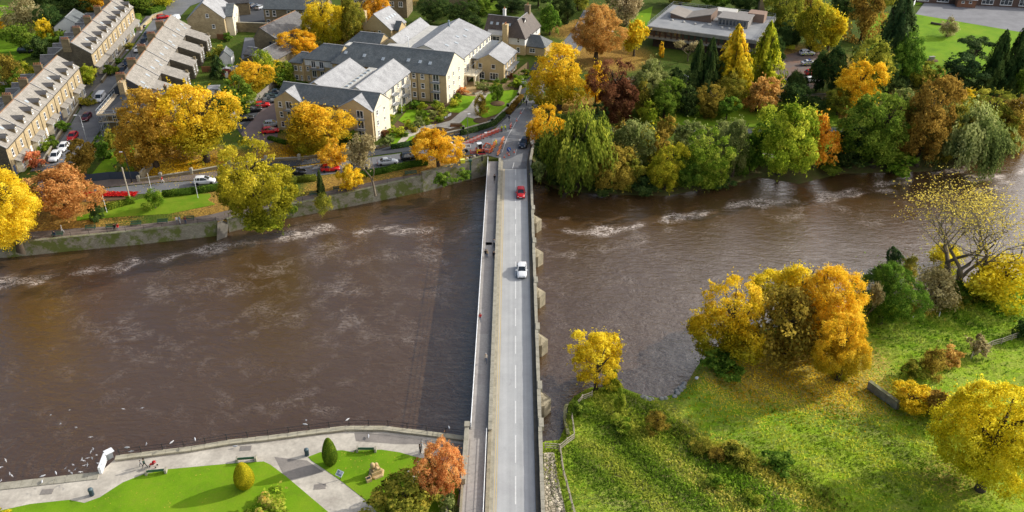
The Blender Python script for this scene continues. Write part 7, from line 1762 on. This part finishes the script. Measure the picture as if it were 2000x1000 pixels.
# ------------------------------------------------------------------ trees: kind, palette, centre x, crown top y, crown foot y, width, label
LEAF_G = {'riv':'trees along the far river bank', 'top':'trees behind the houses at the top'}
for a in [
 # near left bank of the far side
 ('X','gold',12,318,500,170,'big bright golden tree at the far left edge by the river wall'),
 ('B','rust',120,322,432,140,'rusty orange tree between the golden tree and the red flower bed'),
 ('B','goldgreen',388,160,322,170,'large golden tree behind the low wall, right of its brown neighbour'),
 ('B','bronze',290,182,330,135,'brown green tree merging with the large golden tree on its left side'),
 ('B','olivegold',488,268,445,150,'olive yellow tree leaning over the river wall gap'),
 ('B','goldgreen',602,186,298,146,'large golden tree in front of the flats with a clear trunk'),
 ('b','orange',652,273,330,52,'small bright orange tree in front of the red hatchback'),
 ('b','gold',682,318,372,46,'low orange yellow sapling right of the red hatchback'),
 ('z','twig',728,268,385,84,'grey nearly bare tree between the two parked grey cars'),
 ('B','gold',855,246,332,94,'round bright golden tree at the roadworks corner'),
 ('c','dark',625,333,380,19,'small dark upright conifer right of the leaning yellow tree'),
 ('b','dark',184,393,434,30,'dark green bush like conifer at the end of the low hedge'),
 ('m','bright',300,372,408,32,'young bright green tree on the riverside lawn'),
 ('s','bright',254,381,398,14,'tiny green shrub at the foot of the tall wooden pole'),
 # street gardens left
 ('b','brown',160,276,345,58,'brown bush by the two white parked cars'),
 ('b','green',198,268,312,32,'green garden tree beside the street lamp in the terrace street'),
 ('s','olive',212,252,292,34,'small olive bush below the scaffolding'),
 ('s','greygreen',232,318,345,24,'grey green shrub in the garden behind the dark panel fence'),
 ('s','pink',66,296,330,34,'red leaved shrub in a front garden of the near left terrace'),
 ('s','bright',88,272,296,26,'bright green bush in the front gardens of the near left terrace'),
 ('s','green',103,266,290,20,'dark green bush beside the bright one at the near left terrace'),
 ('s','green',125,236,258,30,'green shrub in the middle front gardens of the near left terrace'),
 ('s','olive',170,188,208,30,'olive shrub at the far front garden of the near left terrace'),
 ('b','lime',170,126,166,44,'bright green bush filling the gap between the two left terraces'),
 ('s','green',214,128,150,34,'green shrub in the first front garden of the farther terrace'),
 ('s','olive',250,84,98,20,'brown green shrub in the middle gardens of the farther terrace'),
 ('s','green',232,112,124,18,'green shrub beside the terrace path of the farther row'),
 # top left
 ('m','twig',46,5,66,66,'pale brown leafless looking tree at the top left'),
 ('b','yellow',92,34,82,36,'small bright yellow tree at the top left'),
 ('b','green',38,50,104,58,'round dark green tree beside the car on the grass'),
 ('B','dark',92,8,70,52,'dark green tree behind the small yellow tree'),
 ('m','brown',15,112,172,44,'orange brown tree at the upper left edge'),
 ('s','lime',46,122,152,30,'yellow green bush right of the orange brown tree at the upper left edge'),
 ('b','green',32,135,172,34,'green bush below the orange brown tree at the upper left edge'),
 ('s','green',110,62,98,50,'green bushes between the yellow tree and the white cottage'),
 ('b','dark',75,70,112,44,'dark bush behind the farther left terrace'),
 ('B','dark',135,-30,24,90,'dark trees at the top edge above the white cottage'),
 ('B','orange',195,-24,22,70,'orange tree at the top edge behind the tall chimney'),
 ('B','dark',68,-35,14,60,'dark tree at the very top left'),
 ('B','dark',250,-30,18,70,'dark tree at the top edge right of the orange one'),
 ('b','green',278,-15,26,46,'green tree at the top of the terrace street'),
 ('m','yelgreen',318,-22,14,56,'yellow green tree at the top edge by the bend'),
 ('m','orange',-5,35,60,40,'orange tree cut by the upper left edge'),
 # back gardens
 ('c','dark',425,108,150,40,'dark conifer in the back gardens'),
 ('b','green',448,125,146,26,'green bush right of the dark conifer in the back gardens'),
 ('s','olive',424,88,114,34,'yellow green shrub in the back gardens above the dark conifer'),
 ('s','green',443,64,80,20,'small green shrub by the tall rubble wall'),
 ('B','goldgreen',497,118,192,82,'broad orange tree behind the flats car park fence'),
 ('b','green',463,152,218,72,'leafy green tree between the golden and orange trees'),
 ('m','lime',516,102,150,40,'yellow green tree above the broad orange tree'),
 ('b','gold',540,116,146,30,'small yellow tree right of the broad orange tree'),
 ('b','bright',562,118,165,38,'bright green bush beside the west end of the flats'),
 ('B','gold',585,56,112,74,'orange gold tree in front of the barns'),
 ('B','yellow',628,-22,88,84,'tall bright yellow tree at the top'),
 ('B','olive',680,-22,86,56,'tall olive weeping tree right of the tall yellow tree'),
 ('m','olive',575,28,62,22,'thin olive sapling beside the barn roof'),
 ('B','orange',732,-14,62,56,'orange red tree behind the roof of the flats'),
 ('s','brown',700,60,78,60,'low brown shrubs behind the north wing of the flats'),
 ('b','green',545,140,172,30,'green bush at the car park fence corner'),
 # top middle
 ('B','dark',846,-10,42,64,'dark tree behind the flats, left of the conifers at the top'),
 ('B','dark',902,2,50,58,'dark round tree behind the roof ridge of the flats'),
 ('b','green',935,-12,28,40,'green tree at the top centre lawn'),
 ('B','pine',1000,-18,24,60,'dark green tree above the white house chimney'),
 ('b','green',1074,8,68,46,'rounded green tree right of the white house'),
 ('B','dark',1108,-18,46,56,'dark tree at the top right of the white house'),
 ('B','dark',1052,-28,12,50,'dark tree at the top edge above the white house'),
 ('b','dark',930,28,56,40,'dark hedge tree left of the white house'),
 ('B','dark',960,-40,4,60,'dark tree at the top edge behind the centre lawn'),
 ('X','rust',1166,0,118,108,'large rust coloured thinning tree beside the leafy road'),
 ('b','yellow',1240,44,110,50,'small vivid yellow tree left of the flat roofed office'),
 ('m','twig',1225,-20,50,54,'pale grey green tree behind the vivid yellow one'),
 ('b','gold',1292,84,112,12,'thin yellow sapling in front of the office'),
 ('B','goldgreen',1093,94,215,124,'very large orange and green tree above the weeping willow'),
 ('b','gold',1164,122,205,42,'orange yellow tree squeezed between the very large one and the copper tree'),
 ('B','copper',1203,114,228,96,'dark copper red tree by the leafy path'),
 ('B','greygreen',1272,104,215,86,'pale green tree right of the copper tree'),
 ('B','dark',1318,128,205,52,'dark bushy tree between pale green tree and conifers'),
 ('C','dark',1362,84,196,44,'left one of the twin dark conifers before the office'),
 ('C','dark',1386,80,198,46,'right one of the twin dark conifers before the office'),
 ('z','twig',1345,82,120,44,'bare grey shrub in front of the office'),
 ('L','goldgreen',1434,56,192,80,'golden larch in front of the office'),
 ('B','olive',1428,140,205,70,'olive brown tree at the foot of the golden larch'),
 ('L','yelgreen',1497,48,168,66,'yellow green larch at the right corner of the office'),
 ('b','rust',1482,148,218,64,'orange brown tree below the larches'),
 ('w','dark',1556,135,188,40,'dark weeping shrub beside the police cars'),
 ('B','olive',1530,-20,60,70,'olive tree at the top above the yellow bins'),
 ('B','dark',1545,40,92,60,'dark evergreen above the yellow bins'),
 ('B','yelgreen',1590,-10,100,84,'yellow green tree behind the police cars'),
 ('b','yellow',1624,22,100,56,'yellow tree right of the police cars'),
 ('B','dark',1630,88,190,60,'dark evergreen right of the police cars'),
 ('B','olive',1692,72,190,84,'olive tree behind the solitary gold tree'),
 ('C','pine',1752,-6,155,100,'huge dark green pine at the edge of the top right lawn'),
 ('m','brown',1690,-15,80,60,'brown tree left of the huge pine'),
 ('B','gold',1676,118,220,84,'solitary rich gold tree on the leafy bank'),
 ('b','olive',1806,122,168,56,'olive bush on the edge of the top right lawn'),
 ('b','dark',1740,140,185,46,'dark bush below the huge pine'),
 ('m','twig',1853,38,72,26,'little thin leaved birch on the top right lawn'),
 ('u','pine',1905,78,135,62,'flat topped pine on the top right lawn'),
 ('b','pine',1878,108,178,84,'spreading dark pine below the flat topped one'),
 ('C','dark',1950,64,176,56,'left one of two large dark conifers at the right edge'),
 ('C','dark',1990,52,176,62,'right one of two large dark conifers at the right edge'),
 ('b','green',2000,138,192,34,'green tree cut by the right edge below the dark conifers'),
 ('b','yellow',1890,176,216,42,'yellow bush above the pale willow'),
 ('B','olive',1938,172,262,104,'olive gold tree at the right behind the pale willow'),
 ('m','brown',1985,200,285,70,'brown gold tree at the right edge of the far bank'),
 ('B','olive',1128,-30,20,60,'olive tree at the top edge left of the thinning rust tree'),
 ('B','greygreen',1212,-30,24,60,'grey tree at the top edge right of the thinning rust tree'),
 ('B','olive',1330,-34,14,80,'olive green tree at the top edge behind the office, left'),
 ('B','green',1400,-32,14,70,'green tree at the top edge behind the office, middle'),
 ('B','dark',1460,-30,26,70,'dark tree at the top edge beside the brick chimney stack'),
 ('B','brown',1560,-30,40,70,'brown tree at the top edge above the police cars'),
 ('B','dark',1655,-30,50,70,'dark tree at the top edge left of the huge pine'),
 ('B','olive',1720,-34,20,60,'olive tree at the top edge behind the huge pine'),
 ('B','dark',1512,70,130,46,'dark bush at the end of the office wall'),
 ('b','dark',1600,100,178,40,'dark evergreen shrub below the police car park wall'),
 ('B','dark',1715,110,190,60,'dark tree between the solitary gold tree and the pine'),
 ('b','greygreen',1772,170,214,44,'grey green shrub above the great green dome'),
 ('B','dark',1845,150,200,60,'dark yew like bush behind the yellow bush at the right'),
 ('B','dark',1545,158,215,60,'dark shrubbery below the police car park'),
 ('b','green',1420,190,235,50,'green shrub at the foot of the olive brown tree'),
 ('B','dark',1412,120,196,50,'dark tree behind the golden larch'),
 ('b','dark',1168,205,250,40,'dark shrub between very large tree and willow'),
 ('b','brown',1215,235,290,44,'brown tree above the river bank row, left end'),
 ('s','dark',1410,345,368,44,'dark bush at the water under the lush yellow green tree'),
 ('s','dark',1170,350,378,50,'dark bush at the water under the brown olive tree'),
 ('b','olive',1225,300,372,54,'olive tree filling the bank row below the grey green tree'),
 ('b','green',1345,320,382,50,'green bush between two trees of the river bank row'),
 ('b','brown',1290,262,330,44,'brown gold tree behind the gold flecked green one'),
 ('b','greygreen',1405,235,300,50,'pale tree behind the lush yellow green one'),
 ('b','green',1480,240,330,44,'green tree filling the bank row left of the lime tree'),
 ('b','dark',1660,250,330,56,'dark tree left of the great green dome at the path'),
 ('b','olive',1860,215,320,60,'olive tree between the great dome and pale willow'),
 ('b','yelgreen',1100,250,350,50,'yellow green tree between bridge end and weeping willow'),
 ('B','green',1300,155,232,70,'green tree in front of the pale green one by the leafy path'),
 ('B','brown',1395,165,228,60,'brown gold tree below the twin conifers'),
 ('b','dark',1345,165,226,50,'dark bush below the twin conifers on the leafy bank'),
 ('B','olive',1255,150,232,60,'olive tree right beside the copper tree'),
 ('B','dark',1590,185,222,50,'dark low trees on the bank below the landing'),
 ('B','green',1765,60,165,70,'green tree beside the huge pine on the lawn side'),
 ('B','olive',1640,170,225,50,'olive tree left behind the solitary gold tree'),
 # river edge, far right bank
 ('B','gold',1064,203,292,74,'bright golden tree touching the bridge end'),
 ('w','willow',1130,210,378,112,'big weeping willow trailing to the water beside the bridge'),
 ('b','dark',1066,262,345,40,'dark ivy covered tree under the golden tree at the bridge end'),
 ('s','greygreen',1052,318,356,28,'grey green bush at the water below the bridge end'),
 ('B','greygreen',1232,225,330,82,'grey green tree in the river bank row, behind the brown one'),
 ('b','lime',1267,200,246,38,'small lime green tree at the top of the river bank row'),
 ('B','brown',1196,282,378,90,'brown olive tree right of the weeping willow'),
 ('b','yellow',1268,246,318,50,'yellow and green tree in the middle of the river bank row'),
 ('B','brown',1158,262,352,60,'olive brown tree between the willow and its brown neighbour'),
 ('B','yelgreen',1304,284,380,70,'gold flecked green tree at the water in the river bank row'),
 ('b','greygreen',1338,232,300,62,'pale green tree behind the lush green one'),
 ('B','bright',1376,252,374,92,'lush yellow green tree at the water in the river bank row'),
 ('b','brown',1300,228,290,40,'thin brown tree at the back of the river bank row'),
 ('B','greygreen',1438,222,345,74,'grey green tree left of the lime tree'),
 ('b','green',1462,270,344,40,'dark green bushes at the foot of the grey green tree'),
 ('B','lime',1540,198,358,116,'big lime yellow tree standing at the water'),
 ('b','orange',1598,222,330,66,'orange yellow tree right of the big lime tree'),
 ('B','green',1725,178,338,140,'great domed green tree at the water'),
 ('B','brown',1812,152,328,118,'tall olive orange tree behind the great green dome'),
 ('w','greygreen',1890,198,332,138,'pale spreading willow hanging over the river'),
 ('s','dark',1650,288,330,60,'dark low bushes at the water left of the green dome'),
 ('s','green',1615,312,340,40,'green bushes at the water right of the big lime tree'),
 ('s','bright',1752,300,340,66,'bright green low branches at the water under the green dome'),
 ('s','dark',1090,330,365,46,'dark bush at the water under the willow'),
 ('s','dark',1250,340,378,60,'dark bush at the water between two river bank trees'),
 ('s','olive',1960,262,296,50,'olive bush at the far right water edge'),
 # near right bank
 ('B','yellow',1432,546,712,146,'yellow tree at the water left of the great orange tree'),
 ('B','goldgreen',1552,498,650,146,'yellow orange tree standing behind the great orange tree'),
 ('m','brown',1542,570,716,124,'brownish half bare tree between the yellow and orange trees'),
 ('X','gold',1612,512,700,150,'great orange gold tree in the middle of the near right bank'),
 ('X','goldgreen',1650,600,764,126,'lower golden tree at the foot of the great orange tree'),
 ('z','twig',1690,560,650,40,'bare pinkish twigs on the right shoulder of the great orange tree'),
 ('X','green',1732,500,652,130,'dense dark green tree right of the great orange tree'),
 ('b','pine',1746,484,525,34,'small dark tree behind the dense green tree, left of two'),
 ('m','olive',1776,505,560,34,'small dark twiggy tree behind the dense green tree, right of two'),
 ('H','pale',1878,362,590,292,'large open bare limbed tree with sparse yellow leaves'),
 ('m','yellow',1955,498,592,118,'yellow bushes at the foot of the bare limbed tree'),
 ('m','yellow',1850,480,528,60,'yellow leafed low branches left of the bare limbed tree'),
 ('m','twig',1832,530,606,80,'grey brown scrub at the water left of the bare limbed tree'),
 ('b','green',1875,548,588,48,'green undergrowth below the bare limbed tree'),
 ('s','green',1410,690,730,80,'green undergrowth at the foot of the yellow waterside tree'),
 ('B','gold',1163,645,752,112,'small golden tree alone on the grassy point by the bridge'),
 ('s','lime',1190,722,768,44,'yellow green bush at the foot of the golden tree on the point'),
 ('X','yellow',1948,732,1004,236,'huge golden tree at the lower right corner'),
 ('b','yellow',1785,748,808,86,'yellow bush touching the old field wall'),
 ('b','brown',1838,760,822,60,'brownish bush right of the yellow one by the field wall'),
 ('s','olive',1790,706,744,46,'olive bush, first of the hedge line across the meadow'),
 ('m','brown',1826,686,736,46,'brown green bush, second of the hedge line across the meadow'),
 ('s','rust',1858,676,716,48,'pinkish brown bush in the middle of the meadow hedge line'),
 ('s','twig',1906,654,698,40,'grey twiggy bush beside the pale split-rail fence'),
 ('b','dark',1998,622,662,44,'dark bush cut by the right edge at the fence end'),
 ('s','green',1135,785,815,36,'leafy green bush inside the curving wooden fence'),
 ('s','bright',1212,812,840,44,'bright green shrub on the grassy point'),
 ('m','bright',1210,760,812,18,'thin green sapling on the grassy point'),
 ('m','brown',1282,806,846,38,'dead grey brown brambles on the grassy point'),
 ('m','olive',1372,858,888,40,'dry brown brambles left end of the meadow ditch'),
 ('s','olive',1442,862,898,48,'grey green brambles along the middle of the meadow ditch'),
 ('s','green',1522,888,922,54,'grey green brambles along the lower meadow ditch'),
 ('m','brown',1402,878,902,34,'dry brown brambles beside the middle of the meadow ditch'),
 ('s','bright',1473,955,985,36,'bright green tuft of plants in the rough lower meadow'),
 ('s','bright',1405,925,955,40,'bright green tuft left of the other in the rough lower meadow'),
 ('s','olive',1450,885,912,50,'olive tuft of weeds beside the meadow ditch'),
 # wall plants
 ('s','lime',505,425,450,56,'yellow green shrub growing from the foot of the leaning yellow tree'),
 ('m','olive',632,378,416,26,'shrub growing out of the mossy river wall'),
 ('s','green',570,400,424,26,'green plant growing from the mossy river wall by the slipway side'),
 ('s','green',870,340,362,40,'green plants at the water below the tall grey wall, left clump'),
 ('s','green',905,330,350,34,'green plants at the water below the tall grey wall, right clump'),
]:
    kind, pal, cx, y0, y1, w, lab = a
    if 1045 < cx < 1990 and 180 < y0 < 330 and y1 > 300: w *= 1.12; y0 -= 2
    elif 1180 < cx < 1800 and 40 < y0 < 190 and y1 > 150: w *= 1.04
    tree(kind, pal, cx, y0, y1, w, lab, 'bush' if kind == 's' else 'tree', clear=-.15 if (kind == 'X' and y0 > 400) else -.08 if kind in 'sw' else (.0 if kind in 'bm' else (.02 if y0 < 520 else .05)))
Z = -2.36
tree('T','topgold',475,899,958,50,'rounded golden green clipped bush on the park lawn','clipped bush', clear=-.02, ground=Z)
tree('T','topiary',643,853,911,38,'dark green clipped cone bush beside the park path','clipped bush', clear=-.02, ground=Z)
tree('B','pink',850,858,978,96,'red orange leaved tree beside the ramp wall in the park', clear=.05, ground=Z)
tree('b','olive',790,930,1030,138,'dark mottled shrub at the bottom edge left of the red leaved tree','bush', clear=.0, ground=Z)
tree('s','greygreen',872,965,1020,50,'grey green shrub at the bottom edge by the steps','bush', clear=.0, ground=Z)
tree('s','flower',515,965,1030,84,'flower bed mound of bright green and yellow plants at the bottom edge','flower bed', clear=-.3, ground=Z)
tree('s','topgold',5,995,1010,30,'golden plant cut by the lower left corner','bush', clear=-.3, ground=Z)
# shrubs in the flats garden
sg = [(795,243,22,'lime'),(805,247,16,'green'),(822,222,20,'green'),(852,208,26,'bright'),(862,216,18,'olive'),(889,200,24,'lime'),(897,190,18,'green'),(808,206,22,'green'),(787,212,20,'bright'),(828,209,22,'lime'),(842,225,22,'greygreen'),(858,232,18,'bright'),(869,222,22,'flower'),
      (762,232,20,'flower'),(775,256,30,'lime'),(765,268,20,'green'),(752,262,18,'copper'),(790,262,16,'green'),(817,238,26,'greygreen'),(836,238,20,'bright'),(942,168,26,'greygreen'),(967,168,20,'olive'),(1006,164,24,'lime'),(1015,155,30,'green'),(1002,150,18,'copper'),(1028,146,24,'green'),(1020,165,18,'bright'),(987,158,14,'green'),
      (685,268,34,'green'),(672,276,20,'dark'),(700,278,22,'olive'),(755,278,28,'greygreen'),(808,252,18,'olive'),(895,184,16,'copper'),(905,178,18,'pink'),(960,172,16,'green')]
desc = {'lime':'yellow green','green':'dark green','olive':'olive','bright':'fresh green','greygreen':'grey green','flower':'yellow flowering','copper':'purple leaved','pink':'reddish','dark':'nearly black green'}
where = ['below the first balcony tower','between two pale shrubs near the middle lawn','at the foot of the main gable wall, left side','at the right corner of the main gable','just left of the upper small lawn','against the east wing wall','beside the east wing doorway','under the stacked balconies of the front wing','left of the lawn by the balcony tower','below the row of sash windows','at the head of the left lawn','along the lower edge of the upper lawn','at the tip of the upper small lawn',
   'by the cream wall of the south wing','large and round beside the garden path fork','beside the big round one near the cream wall','low and dark by the cream wall corner','at the fork of the garden path','between the left lawn and the wide path','right of the pale mound near the wide path','between the twin timber planters','left of the big lawn top edge','at the upper right of the big lawn','on the bank below the pavilion','by the boundary wall top','near the white house gate','beside the white notice board','by the pavilion glass doors',
   'under the golden tree before the south wing','lowest under the golden tree','right of the golden tree trunk','pale and wide at the south wing corner','right of the path fork','at the corner of the upper lawn','on the terrace edge','just above the big lawn']
for (x, y, w, p), wh_ in zip(sg, where):
    tree('s', p, x, y-w*.42, y+w*.38, w, f'{desc[p]} garden shrub {wh_}', 'shrub', 'shrubs in the garden of the flats', clear=-.15, name='shrub')
tree('b','green',971,158,196,25,'dark green young tree on a round soil bed in the big garden lawn')
tree('m','brown',938,188,222,22,'thin brown leaved young tree beside the wide garden path')
for x, y, lab in ((972,203,'round brown soil bed under the young green tree'),(939,236,'round brown soil bed under the thin brown tree')):
    X, Y, Z_ = P(x, y); o = MB().lathe([(1.9,0),(1.8,.1)], 18).build('soil_bed', SOIL, loc=(X,Y,Z_+.10)); tag(o, lab, 'soil bed')
# hedges
hedge([(318,384),(375,378),(440,368)], 1.3, 1.2, 'green', 'clipped dark green hedge along the riverside road, left of the leaning tree')
hedge([(205,410),(235,402),(262,395)], 1.3, 1.0, 'bright', 'low bright green hedge beside the red flowers')
hedge([(545,360),(580,355),(618,351)], 1.3, 1.1, 'olive', 'trimmed hedge between the leaning yellow tree and the small conifer')
hedge([(690,347),(745,337),(800,325),(835,320)], 1.4, 1.0, 'green', 'long trimmed hedge below the parked grey cars')
hedge([(764,292),(800,286),(815,282)], .8, 1.2, 'dark', 'dark garden hedge behind the railing, piece left of the golden tree')
hedge([(900,265),(932,257),(965,246),(985,227)], .8, 1.2, 'dark', 'dark garden hedge behind the railing above the red barriers')
hedge([(1018,190),(1006,206),(992,224)], 1.4, .9, 'brown', 'brown autumn hedge on the bank of the big garden lawn')
hedge([(268,38),(262,48),(262,60)], 3.0, 2.0, 'bright', 'tall square green hedge at the far end of the farther left terrace')
hedge([(290,30),(318,18)], 3.0, 1.8, 'green', 'green hedge behind the stone wall on the street bend')
hedge([(252,78),(262,62)], 1.6, 1.3, 'green', 'front garden hedge near the far end of the farther left terrace')
hedge([(-20,178),(28,176)], 2.0, 1.2, 'bright', 'bright green hedge above the near left terrace roofs')
hedge([(1120,128),(1108,160)], 1.2, 1.0, 'brown', 'brown hedge under the very large orange tree')
hedge([(600,168),(570,164)], 1.0, 1.0, 'green', 'green hedge strip at the foot of the flats west block')
hedge([(525,272),(560,282)], 1.0, .8, 'green', 'low green hedge at the near end of the flats car park')
# meadow ditch hedge of grasses
def tufts(name, n, px, spread, pal, size, label, cat, tall=.35):
    g = np.random.default_rng(len(label)); W = [Vector(P(*p)) for p in px]; C = []
    for _ in range(n):
        i = g.integers(0, len(W)-1); p = W[i].lerp(W[i+1], g.random()); x = p.x+g.normal()*spread; y = p.y+g.normal()*spread
        if y > float(yS(x))-.3 and y < 140: continue
        C.append((x, y, H(x, y)+g.random()*tall))
    C = np.array(C); o = C[0].copy(); nn = g.normal(size=C.shape)*.5+np.array([0,0,.6]); nn /= np.linalg.norm(nn, axis=1)[:,None]
    me = cards(name, C-o, nn, np.full(len(C), size), np.stack([(np.sin(C[:,0]*.7+C[:,1]*.5)+1)/2, g.random(len(C)), np.full(len(C), .7)], 1), 1.8, vert=True); me.materials.clear(); me.materials.append(LEAF[pal])
    tag(link(name, me, None, tuple(o)), label, cat, None, 'stuff')
tufts('grass', 2000, [(1320,840),(1400,880),(1480,915),(1560,950),(1640,1000)], 1.2, 'olive', .28, 'rough olive grasses lining the meadow ditch', 'grass', .5)
tufts('grass', 14000, [(1130,870),(1200,900),(1300,940),(1400,990)], 5, 'bright', .22, 'green tussocks in the rough meadow beside the wooden fence', 'grass', .25)
tufts('grass', 3500, [(1380,930),(1450,950),(1550,985)], 3.5, 'flower', .24, 'pale flowering weeds in the lower meadow', 'weeds', .4)
tufts('grass', 6000, [(1150,780),(1220,800),(1300,830),(1240,870)], 2.5, 'bright', .22, 'rough green undergrowth on the grassy point', 'grass', .4)
tufts('grass', 9000, [(1450,830),(1600,880),(1700,900),(1800,920),(1850,860)], 7, 'lime', .22, 'pale tussocks in the shaded lower right meadow', 'grass', .2)
tufts('grass', 9000, [(1740,660),(1850,620),(1950,600),(2000,580)], 7, 'bright', .26, 'long grass in the meadow below the bare limbed tree', 'grass', .25)
tufts('reeds', 5000, [(1765,610),(1800,600),(1850,590),(1900,578)], 1.2, 'olive', .35, 'reeds and scrub along the water below the dense green tree', 'reeds', .9)
tufts('fallen_leaves', 7000, [(1400,770),(1480,750),(1560,745),(1640,760),(1680,770)], 3.8, 'gold', .2, 'fallen golden leaves under the great orange tree', 'leaves', .04)
tufts('fallen_leaves', 4000, [(540,300),(600,296),(660,302)], 3.2, 'gold', .26, 'fallen golden leaves under the large tree before the flats', 'leaves', .05)
tufts('fallen_leaves', 4000, [(300,335),(350,328),(420,322)], 3.2, 'gold', .26, 'fallen golden leaves behind the low wall with piers', 'leaves', .05)

# ------------------------------------------------------------------ camera and light
cam = bpy.data.cameras.new('camera'); co = bpy.data.objects.new('camera', cam); COL.objects.link(co); sc.camera = co
cam.sensor_width = 36; cam.lens = 36*FL/2000; cam.shift_x = -7/2000; cam.clip_end = 9000; cam.clip_start = 1
co.location = (0, 0, CH); co.rotation_euler = (math.pi/2-TH, 0, 0)
el, az = R(25), R(68)                    # sun low on the right, beyond the scene
sd = Vector((math.sin(az)*math.cos(el), math.cos(az)*math.cos(el), math.sin(el)))
sun = bpy.data.lights.new('sun', 'SUN'); sun.energy = 5.0; sun.angle = R(.6); sun.color = (1.0, .95, .86)
so = bpy.data.objects.new('sun', sun); COL.objects.link(so); so.rotation_euler = (-sd).to_track_quat('-Z', 'Y').to_euler(); so.location = (60, 60, 120)
wld = bpy.data.worlds.new('World'); sc.world = wld; wld.use_nodes = True; nt = wld.node_tree
bgd = nt.nodes['Background']; sky = nt.nodes.new('ShaderNodeTexSky'); sky.sky_type = 'NISHITA'; sky.sun_disc = False; sky.sun_elevation = el; sky.sun_rotation = az; sky.air_density = 1.0; sky.dust_density = 2.5
tcw = nt.nodes.new('ShaderNodeTexCoord'); cn = noise(nt, 2.2, 7, .62, scaled(nt, tcw.outputs['Generated'], (1,1,2.2)), .4)
sx = N(nt, 'ShaderNodeSeparateXYZ'); nt.links.new(tcw.outputs['Generated'], sx.inputs[0])
cov = ramp(nt, math_(nt, 'ADD', cn, math_(nt, 'MULTIPLY', sx.outputs[0], .42)), [(.48, (0,0,0)), (.64, (1,1,1))])
bri = ramp(nt, sx.outputs[0], [(-.0, (.12,.13,.15)), (.34, (1,.98,.97))])
cl = mix(nt, math_(nt, 'MULTIPLY', cov, .85), sky.outputs[0], mix(nt, 1.0, bri, (15.0,14.6,14.4), 'MULTIPLY'))
nt.links.new(cl, bgd.inputs[0]); bgd.inputs[1].default_value = .15
sc.view_settings.view_transform = 'Standard'; sc.view_settings.look = 'None'; sc.view_settings.exposure = 0
